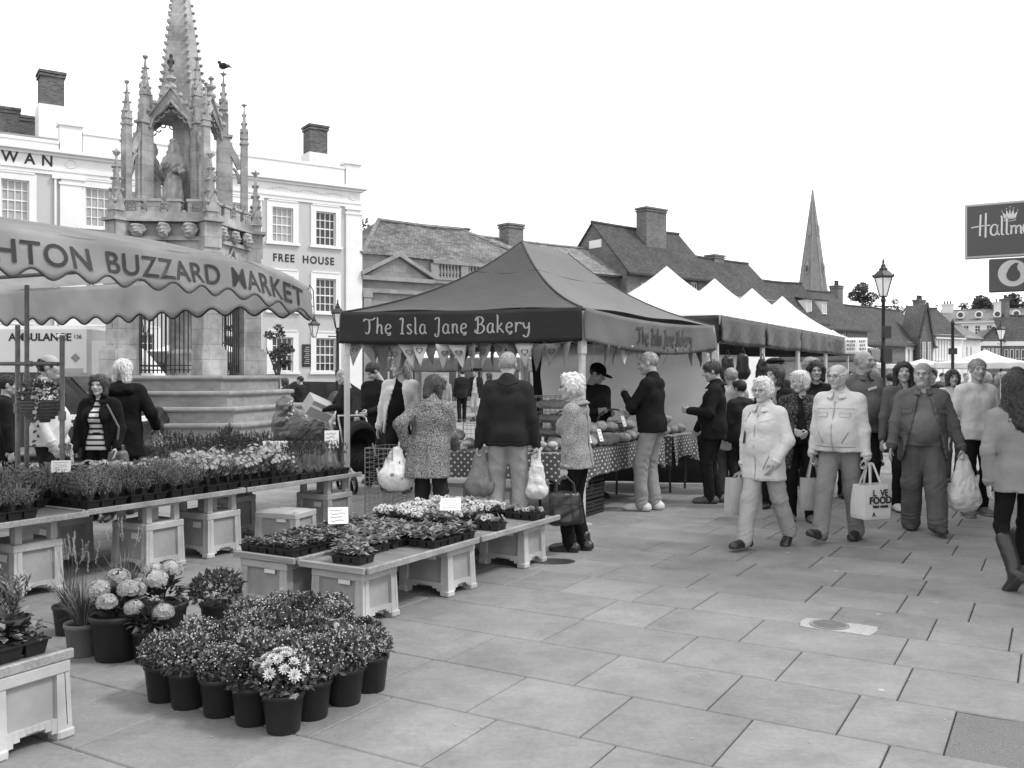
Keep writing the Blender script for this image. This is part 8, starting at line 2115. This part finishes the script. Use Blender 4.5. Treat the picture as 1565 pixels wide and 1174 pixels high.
# ------------------------------------------------------------------ stall holders and people behind
person('bakery seller in black cap bending over a notepad', 905, 12.6, 208, 1.78, dict(v=.045, hem=.8, infl=.02, wr=.007), dict(v=.04), None, ('short', m_hair_br), (R(28), R(-20)), ((.12, .28, 1.15), (-.1, .3, 1.12)), lod=2, hat=('cap', cl(.015)), lean=8)
person('long haired man in black vest and pale open shirt', 612, 13.2, 168, 1.86, dict(v=.55, hem=.78, infl=.022, open=.11, wr=.009, name='shirt_jacket', under=dict(v=.008, neck=1.40, infl=.01)), dict(v=.02), None, ('swept', m_hair_f), (R(-48), 0), ((.3, .05, .8), (-.3, .08, .85)), kind='m', girth=1.12, belly=.03, skin=m_skin, lod=1)
person('young man in dark hooded jacket looking down beside the pushchair', 578, 14.3, 150, 1.82, dict(v=.018, hem=.82, infl=.03, wr=.010), dict(v=.03), None, ('short', m_hair_b), (R(-15), R(-30)), ((.12, .3, 1.05), (-.1, .32, 1.05)), lod=2, lean=8)
S_ = person('person in dark clothes holding an open cardboard box', 527, 15.2, 110, 1.72, dict(v=.02, hem=.82, infl=.022), dict(v=.02), None, ('crop', m_hair_g), (R(-10), R(-15)), ((.12, .38, 1.08), (-.16, .38, 1.12)), lod=2, kind='mo')
p = S_['W']((0, .50, 1.1)); cb = carton('pale cardboard box held up beside the dark hooded man', p - Vector((0, 0, .06)), .6, .42, .3, .26, M('kraft_box', .33, .8, .1, 6, .1)); cb.rotation_euler = (.5, .4, .7)
T_ = person('seated woman in white top and dark trousers on the cross steps', 492, 17.6, -62, 1.68, dict(v=.62, hem=.88, infl=.014, wr=.006, name='top'), dict(v=.02, wid=.9), dict(mat=m_shoe_w), ('long', m_hair_br), (R(10), R(-12)), ((.10, .38, 1.35), (-.16, .36, 1.05)), ((.08, .42, .1), (-.08, .45, .1)), 22, 'f', .92, 0, .01, m_skin, lod=2, sit=.62, elbow=((.3, .2, -1), (-.3, .2, -1)))
bx = thing('stone_block', 'low stone block the woman in white sits on', 'block', (atx(486, 17.7), 17.65, 0), .3); mb = MB(); mb.rbox((0, 0, .25), (.7, .5, .5), .02); mb.build('block', m_step, bx)
# striped top woman and others behind the flower table
U1 = person('dark haired woman in black jacket and striped top behind the flower table', 153, 10.6, 180, 1.62, dict(v=.014, hem=.72, infl=.03, open=.085, wr=.008, collar=True, under=dict(kind='stripe', v=.5, neck=1.43, infl=.01, hem=.86)), dict(v=.02), None, ('bob', m_hair_br), (R(0), 0), ((.26, .14, .86), (-.26, .12, .9)), kind='f', girth=1.06, bust=.02, skin=m_skin)
p = U1['W']((-.26, .1, .98)); hbg = handbag('slouchy leather shoulder bag beside the striped top', p, .1, .27, .26, .13, M('tan_leather', .12, .4, .2, 10, .2, 40), .12)
mb = MB(); q0 = U1['W']((-.13, .1, 1.42)); mb.tube([q0 - p, Vector((.02, -.03, .15)), (0, -.02, 0)], .012, 5); mb.build('shoulder_strap', m_tent_side, hbg)
U2 = person('white haired woman in black hooded coat seen from behind by the cross', 186, 11.1, 18, 1.80, dict(v=.012, hem=.66, infl=.034, flare=.03, wr=.010, name='coat'), dict(v=.02), None, ('bob', m_hair_w), (R(35), 0), ((.36, .16, 1.0), (-.3, .05, .9)), kind='fo', girth=1.08, skin=m_skin, grips=('grip', 'relax'))
mb = MB(); v, q = sdf_mesh([cap((-.09, -.1, 1.42), (.09, -.1, 1.42), .06), cap((-.1, -.06, 1.46), (.1, -.06, 1.46), .05)], .016, .04, post=lambda F, X, Y, Z: F + .008 * ripple(X, Y, Z, .08, 2)); put('hood', np_mesh('hood', v * U2['s'], q, cl(.012)), U2['root'])
p = U2['W'](U2['arms'][0][2]); carrier('shiny dark shopping bag held by the white haired woman in black coat', p + Vector((0, 0, -.05)), .3, .17, .30, m_tarp, .05, 12)
U3 = person('balding man in white shirt and dark waistcoat behind the hanging basket', 70, 9.9, -75, 1.84, dict(v=.62, hem=.86, infl=.02, wr=.008, name='shirt', collar=True), dict(v=.03), None, ('bald', m_hair_b), (R(-8), 0), ((.26, .1, .9), (-.2, .15, .85)), kind='mo', girth=1.1, belly=.05, skin=m_skin)
person('dark haired man in black coat at the left photo edge', 8, 10.8, -60, 1.62, dict(v=.02, hem=.7, infl=.026), dict(v=.02), None, ('short', m_hair_b), (R(-10), 0), lod=2)
# far people
mini = [(727, 33.5, 165, 1.86, .03, 'town crier in tricorn hat, pale breeches and dark coat', 'short', 'tricorn', .5), (706, 33, 10, 1.84, .03, 'man in dark tee shirt standing by the far stall', 'short', None, .02), (748, 34, 60, 1.72, .02, 'person in black coat right of the town crier', 'bob', None, .02), (680, 32, 170, 1.6, .25, 'person with fair hair behind the paisley coat', 'bob', None, .1),
        (436, 25, 80, 1.55, .03, 'person with dark hair low behind the cross steps, left one', 'bob', None, .02), (460, 26, 70, 1.6, .03, 'person with grey hair low behind the cross steps, right one', 'short', None, .02),
        (1424, 15.5, 150, 1.74, .04, 'dark haired youth behind the heavy man', 'fringe', None, .03), (1411, 19, 185, 1.85, .1, 'fair haired person further behind the heavy man', 'crop', None, .03), (1455, 14.5, 175, 1.7, .62, 'woman with brown hair and white top behind the smiling man', 'bob', None, .1),
        (1507, 15.5, 5, 1.66, .015, 'grey haired woman in black seen from behind at right', 'bobshort', None, .02), (1535, 15.0, 8, 1.66, .14, 'grey haired woman in grey coat seen from behind at right', 'bobshort', None, .1), (1556, 13.5, 20, 1.74, .12, 'dark haired man at the right photo edge', 'short', None, .04),
        (1338, 17, 20, 1.74, .02, 'bald man walking away beyond the tall lamp', 'crop', None, .02), (1362, 20, 15, 1.66, .03, 'person in black beyond the tall lamp', 'short', None, .02), (1395, 24, 170, 1.7, .2, 'distant person in grey top behind the dark haired youth', 'bob', None, .04), (1440, 30, 180, 1.7, .1, 'distant walker left of the thin black post', 'short', None, .03), (1476, 28, 175, 1.7, .3, 'distant walker in pale top beyond the smiling man', 'crop', None, .03), (1492, 34, 10, 1.7, .05, 'distant walker in dark coat near the far lamp', 'short', None, .03), (1520, 38, 170, 1.7, .08, 'distant walker beneath the far lamp', 'bob', None, .03), (1560, 30, 190, 1.72, .3, 'distant walker at the right edge of the street', 'short', None, .05), (1373, 33, 185, 1.7, .15, 'distant walker among the far stalls', 'crop', None, .03), (1300, 27, 175, 1.75, .06, 'distant person by the end of the white tents', 'short', None, .03)]
hm = {'bob': m_hair_br, 'short': m_hair_b, 'crop': m_hair_s, 'bobshort': m_hair_g, 'fringe': m_hair_b}
for i, (px, d, fc, h, v, lab, hs, ht, bv) in enumerate(mini):
    person(lab, px, d, fc, h, dict(v=v, hem=.78, infl=.022, **({'open': .08, 'under': dict(v=.6)} if ht else {})), dict(v=bv, **({'end': .35} if ht else {})), dict(mat=m_shoe), (hs, m_hair_f if 'fair' in lab else hm[hs]), (R((i * 37) % 40 - 20), 0), ((.26, .05 + .08 * (i % 3), .82), (-.26, .1 * (i % 2), .82)), ((.09, .12 * (i % 2), 0), (-.09, -.1 * (i % 2), 0)), lod=3 if d > 22 else 2, hat=(ht, cl(.012)) if ht else None, kind='f' if hs.startswith('bob') else 'm')

# ------------------------------------------------------------------ vehicles
am = thing('ambulance', 'pale box bodied ambulance parked left behind the market cross', 'ambulance', (atx(55, 22.3), 22.3, 0), .03)
m_amb = M('ambulance_paint', .62, .35, .03, 2, .02, 20, spec=.5); m_ambg = M('ambulance_grey', .36, .4, .04, 3, 0, spec=.4)
mb = MB(); mb.rbox((-1.3, 1.0, 1.62), (5.2, 2.1, 2.42), .09); mb.build('box_body', m_amb, am)
mb = MB(); mb.ext([(1.32, -.02, .45), (3.6, -.02, .45), (3.65, -.02, 1.05), (3.3, -.02, 1.25), (2.55, -.02, 1.45), (1.95, -.02, 2.2), (1.7, -.02, 2.42), (1.32, -.02, 2.48)], (0, 2.04, 0)); mb.build('cab', m_amb, am)
mb = MB(); mb.ext([(1.62, -.03, 1.4), (2.45, -.03, 1.4), (1.95, -.03, 2.08), (1.72, -.03, 2.2)], (0, .008, 0)); mb.build('cab_window', m_glass_dk, am)
mb = MB(); mb.box((-3.0, -.056, 1.95), (2.2, .006, .62)); mb.build('side_window', m_glass_dk, am)
mb = MB(); mb.box((.75, -.056, 1.5), (.75, .006, .62)); mb.build('side_panel', m_ambg, am)
mb = MB(); mb.box((-1.3, -.057, 1.28), (5.1, .006, .3)); mb.build('stripe', m_ambg, am)
mb = MB(); mb.rbox((-1.3, 1.0, .36), (5.1, 2.0, .22), .02); mb.build('sill', m_black, am)
text_on('lettering', 'AMBULANCE', m_letter, am, .25, lambda u, v, w: (.12 + u, -.056 - w, 2.47 + v), bold=.008, ext=.002); text_on('lettering', '136', m_letter, am, .13, lambda u, v, w: (1.0 + u, -.056 - w, 2.52 + v), bold=.002, ext=.002)
mb = MB(); mb.rbox((.62, -.07, 2.58), (.2, .05, .08), .012); mb.rbox((-2.1, -.07, 2.6), (.45, .05, .1), .012); mb.build('side_lamp', m_lampglass, am)
mb = MB(); mb.add([(.95, -.06, 1.95), (1.06, -.06, 2.06), (.95, -.06, 2.17), (.84, -.06, 2.06)], [(0, 1, 2, 3)]); mb.build('hazard_mark', m_galv, am)
mb = MB(); mb.rbox((1.7, -.22, 1.55), (.12, .2, .26), .02); mb.build('mirror', m_black, am)
def wheel(root, x, y, r_):
    mb = MB(); mb.lathe([(r_ * .62, 0), (r_ * .95, .0), (r_, .04), (r_, .18), (r_ * .95, .22), (r_ * .6, .22)], 20, cap=False); o = mb.build('tyre', m_tray, root, smooth=True); o.location = (x, y, r_); o.rotation_euler = (R(90), 0, 0)
    mb = MB(); mb.lathe([(.001, .15), (r_ * .2, .16), (r_ * .58, .12), (r_ * .63, .17)], 16, cap=False); mb.build('rim', m_alu, o, smooth=True)
for x in (-2.6, 2.6):
    for y in (.14, 2.06): wheel(am, x, y, .36)
vn = thing('dark_van', 'dark trader van with white lettering behind the striped top woman', 'van', (atx(96, 17.5), 17.5, 0), .04)
m_vn = M('dark_van_paint', .02, .3, .1, 2, .02, 20, spec=.5)
mb = MB(); mb.ext([(-2.6, 0, .3), (1.35, 0, .3), (1.42, 0, .75), (1.3, 0, .98), (.62, 0, 1.06), (.05, 0, 1.62), (-.3, 0, 1.70), (-2.5, 0, 1.70), (-2.65, 0, 1.2)], (0, 1.75, 0)); mb.build('body', m_vn, vn)
mb = MB(); mb.ext([(-.45, -.006, 1.06), (.5, -.006, 1.06), (.02, -.006, 1.55), (-.45, -.006, 1.6)], (0, .004, 0)); mb.build('side_window', m_glass_dk, vn)
mb = MB(); mb.ext([(.6, .08, 1.075), (.6, 1.67, 1.075), (.08, 1.6, 1.61), (.08, .15, 1.61)], (.012, 0, .012)); mb.build('windscreen', m_glass_dk, vn)
text_on('lettering', 'wley', m_card, vn, .19, lambda u, v, w: (.13 + u, -.006 - w, .82 + v), bold=.006, ext=.002); text_on('lettering', '0845 2', m_card, vn, .085, lambda u, v, w: (.14 + u, -.006 - w, .69 + v), bold=.002, ext=.002)
for x in (-1.9, .8):
    for y in (.12, 1.85): wheel(vn, x, y, .31)
mb = MB(); mb.rbox((1.36, .3, .8), (.1, .3, .14), .02); mb.build('headlight', m_lampglass, vn)
cr = thing('parked_car', 'dark parked car behind the people by the hotel', 'car', (atx(505, 30), 30, 0), .25)
mb = MB(); mb.ext([(-2.1, 0, .3), (2.1, 0, .3), (2.15, 0, .72), (1.3, 0, .95), (.6, 0, 1.42), (-1.1, 0, 1.45), (-1.9, 0, .98), (-2.15, 0, .85)], (0, 1.7, 0)); mb.build('body', m_vn, cr)
mb = MB(); mb.ext([(-1.5, -.006, .98), (1.1, -.006, .98), (.5, -.006, 1.36), (-1.05, -.006, 1.38)], (0, .004, 0)); mb.build('side_window', m_glass_dk, cr)
for x in (-1.35, 1.35):
    for y in (.12, 1.8): wheel(cr, x, y, .31)

# ------------------------------------------------------------------ pushchair, tarpaulin bundle, barrier
pc = thing('pushchair', 'black pushchair with hood between the stalls', 'pushchair', (atx(553, 13.3), 13.3, 0), .5)
for x in (-.22, .22):
    for y in (-.3, .32):
        mb = MB(); mb.lathe([(.09, -.02), (.12, -.02), (.12, .02), (.09, .02)], 16, cap=False); o = mb.build('wheel', m_tray, pc); o.location = (x, y, .12); o.rotation_euler = (0, R(90), 0)
mb = MB()
for x in (-.22, .22): mb.tube([(x, -.3, .12), (x, .1, .55), (x * .95, .42, 1.02), (x * .8, .5, 1.05)], .014, 6); mb.tube([(x, .32, .12), (x, -.05, .5)], .014, 6)
mb.tube([(-.2, .49, 1.05), (.2, .49, 1.05)], .018, 6); mb.build('frame', m_galv, pc)
v, q = sdf_mesh([cap((0, -.05, .42), (0, .2, .6), .17, .16), cap((0, -.3, .42), (0, -.05, .42), .13, .16)], .02, .05, post=lambda F, X, Y, Z: F + .01 * ripple(X, Y, Z, .14, 6)); put('seat', np_mesh('seat', v, q, cl(.012)), pc)
v, q = sdf_mesh([ell((0, .12, .78), (.23, .26, .22))], .02, .03, sub=[ell((0, -.12, .68), (.2, .26, .2))], post=lambda F, X, Y, Z: np.maximum(F + .006 * np.sin(Y * 45), .66 - Z)); put('hood', np_mesh('hood', v, q, cl(.03)), pc)
v, q = sdf_mesh([cap((-.12, .32, .42), (.12, .32, .42), .12)], .02, .03); put('changing_bag', np_mesh('changing_bag', v, q, cl(.015)), pc)
tp_ = thing('tarpaulin_bundle', 'goods covered by shiny black tarpaulin beside the cross steps', 'tarpaulin', (atx(461, 15.6), 15.6, 0), .1)
v, q = sdf_mesh([cap((-.28, 0, .78), (.28, 0, .72), .22), cap((-.3, 0, .95), (.05, 0, .85), .18), ell((-.26, 0, 1.08), (.16, .2, .2)), ell((.25, 0, .85), (.14, .2, .2))], .022, .06, post=lambda F, X, Y, Z: F + .03 * ripple(X, Y, Z, .3, 8) + .012 * ripple(X, Y, Z, .1, 9)); put('cover', np_mesh('cover', v, q, m_tarp), tp_)
mb = MB(); mb.rbox((0, 0, .28), (.7, .42, .56), .02); mb.build('trolley', m_galv, tp_)
ab = thing('board_sign', 'small white notice board on a grey barrier at the right', 'sign', (atx(1546, 12.6), 12.6, 0), -.2)
mb = MB()
for x in (-.28, .28): mb.tube([(x, 0, 0), (x, 0, 1.15)], .02, 6)
mb.tube([(-.28, 0, 1.15), (-.2, 0, 1.22), (.2, 0, 1.22), (.28, 0, 1.15)], .02, 6); mb.tube([(-.28, 0, .4), (.28, 0, .4)], .02, 6); mb.build('frame', m_galv, ab)
mb = MB(); mb.box((.02, -.03, 1.42), (.34, .015, .34)); bd = mb.build('board', m_card, ab); mb = MB()
for i in range(4): mb.box((.02, -.039, 1.31 + i * .07), (.26, .002, .02))
mb.build('print', m_ink, bd)
mb = MB(); mb.box((-.05, -.02, .85), (.12, .01, .16)); mb.build('small_notice', m_card, ab)

# ------------------------------------------------------------------ shop with projecting signs at the right edge
so = Vector((5.95, 8.9, 0)); sb = thing('shop_building', 'brick shop front beyond the right photo edge carrying the hanging signs', 'building', so, math.atan2(ST.y, ST.x))
mb = MB(); wall_holes(mb, -2.6, 6.5, 0, 5.4, [(-2.2, .4, .5, 2.6), (1.2, 4.8, .5, 2.6), (-1.6, -.6, 3.6, 4.9), (1.6, 2.6, 3.6, 4.9), (3.8, 4.8, 3.6, 4.9)])
wl_ = [(x, -y, z) for x, y, z in mb.v]; mb.v = wl_; mb.f = [f[::-1] for f in mb.f]; mb.bbox((-2.6, -.5, 5.3), (6.5, -.15, 5.42)); mb.bbox((-2.6, -4, .0), (-2.55, -.002, 5.3)); mb.bbox((6.45, -4, .0), (6.5, -.002, 5.3)); mb.build('wall', m_brick, sb)
mb = MB(); mb.quad((-2.2, -.14, .5), (.4, -.14, .5), (.4, -.14, 2.6), (-2.2, -.14, 2.6)); mb.quad((1.2, -.14, .5), (4.8, -.14, .5), (4.8, -.14, 2.6), (1.2, -.14, 2.6)); mb.build('shop_window', m_glass_dk, sb)
mb = MB()
for x in (-1.6, 1.6, 3.8): mb.quad((x, -.14, 3.6), (x + 1, -.14, 3.6), (x + 1, -.14, 4.9), (x, -.14, 4.9))
mb.build('upper_window', m_glass_lt, sb)
mb = MB(); mb.bbox((-2.5, .004, 2.7), (6.4, .1, 3.2)); mb.build('fascia', m_galv, sb)
m_sgn = M('sign_purple', .085, .35, .03, 3, .02, spec=.4); m_sgr = M('sign_red', .12, .35, .03, 3, .02, spec=.4); m_sgw = M('sign_white', .80, .4, .03, 5, 0); m_sgf = M('sign_frame', .55, .4, .05, 5, 0)
def hang_sign(name, label, px, py0, py1, d, W_):
    a = at(px, py1, d); h = (py1 - py0) / FPX * d; t = thing(name, label, 'sign', a, ang); return t, h
t, h = hang_sign('hanging_sign', 'dark hanging shop sign with crown and Hallmark lettering, upper one', 1474, 313, 396, 9.3, .9); W_ = 1.0
mb = MB(); mb.rbox((W_ / 2, .04, h / 2), (W_, .08, h), .008); fr_ = mb.build('sign_frame', m_sgf, t)
mb = MB(); e = .024; mb.box((W_ / 2, -.0025, h / 2), (W_ - 2 * e, .005, h - 2 * e)); fc_ = mb.build('sign_face', m_sgn, t)
script_text('lettering', 'Hallmark', m_sgw, fc_, .68, .013, lambda u, v, w: (.07 + u, -.006 - w * .5, h * .40 + v), hscale=.95, gap=-.02)
mb = MB(); cx, cz = .40, h * .69
pts = [(-.05, .0), (-.068, .065), (-.035, .03), (-.03, .085), (-.008, .035), (0, .1), (.008, .035), (.03, .085), (.035, .03), (.068, .065), (.05, .0)]
mb.add([(cx + x, -.0075, cz + z) for x, z in pts] + [(cx, -.0075, cz)], [(i, i + 1, 11) for i in range(10)])
for x, z in pts[1::2]: mb.lathe([(.0, -.007), (.0075, 0), (.0, .007)], 6, (cx + x, -.008, cz + z + .008))
mb.tube([(cx + .05 * math.cos(a), -.007, cz - .018 + .011 * math.sin(a)) for a in np.linspace(0, 6.283, 17)], .0035, 4); mb.build('crown', m_sgw, fc_)
mb = MB()
for i in range(24): x = .07 + i * .038; mb.tube([(x, .04, h), (x + .01 * math.sin(i * 2), .03, h + .11)], .0015, 3)
mb.build('bird_spikes', m_wire, t); mb = MB(); mb.bar((W_ - .01, .04, h * .8), (W_ + .36, .04, h * .8), .04); mb.bar((W_ - .01, .04, h * .2), (W_ + .36, .04, h * .2), .04); mb.build('bracket', m_black, t)
t, h = hang_sign('hanging_sign', 'square hanging shop sign with white ring and speech drop emblem, lower one', 1511, 396, 447, 10.3, .5); W_ = .56
mb = MB(); mb.rbox((W_ / 2, .04, h / 2), (W_, .08, h), .01); bo = mb.build('sign_box', m_sgr, t)
cx, cz, ro_ = .235, h * .54, .145
N = 40; ring = [(cx + ro_ * math.cos(2 * math.pi * i / N), cz + ro_ * math.sin(2 * math.pi * i / N)) for i in range(N)]
mb = MB(); mb.add([(x, -.003, z) for x, z in ring] + [(cx, -.003, cz)], [(i, (i + 1) % N, N) for i in range(N)]); rg = mb.build('ring', m_sgw, bo)
drop = [(cx + .004 + .068 * math.cos(a), cz - .02 + .068 * math.sin(a)) for a in np.linspace(R(150), R(392), 22)]
drop += [(cx + .045, cz + .04), (cx + .036, cz + .075), (cx + .055, cz + .112), (cx + .02, cz + .11), (cx - .02, cz + .082), (cx - .045, cz + .04)]
cxx = sum(p[0] for p in drop) / len(drop); czz = sum(p[1] for p in drop) / len(drop)
mb = MB(); n = len(drop); mb.add([(x, -.006, z) for x, z in drop] + [(cxx, -.006, czz)], [(i, (i + 1) % n, n) for i in range(n)]); mb.build('drop', m_sgr, rg)
mb = MB(); mb.bar((W_ - .01, .04, h * .8), (W_ + .55, .04, h * .8), .04); mb.build('bracket', m_black, t)
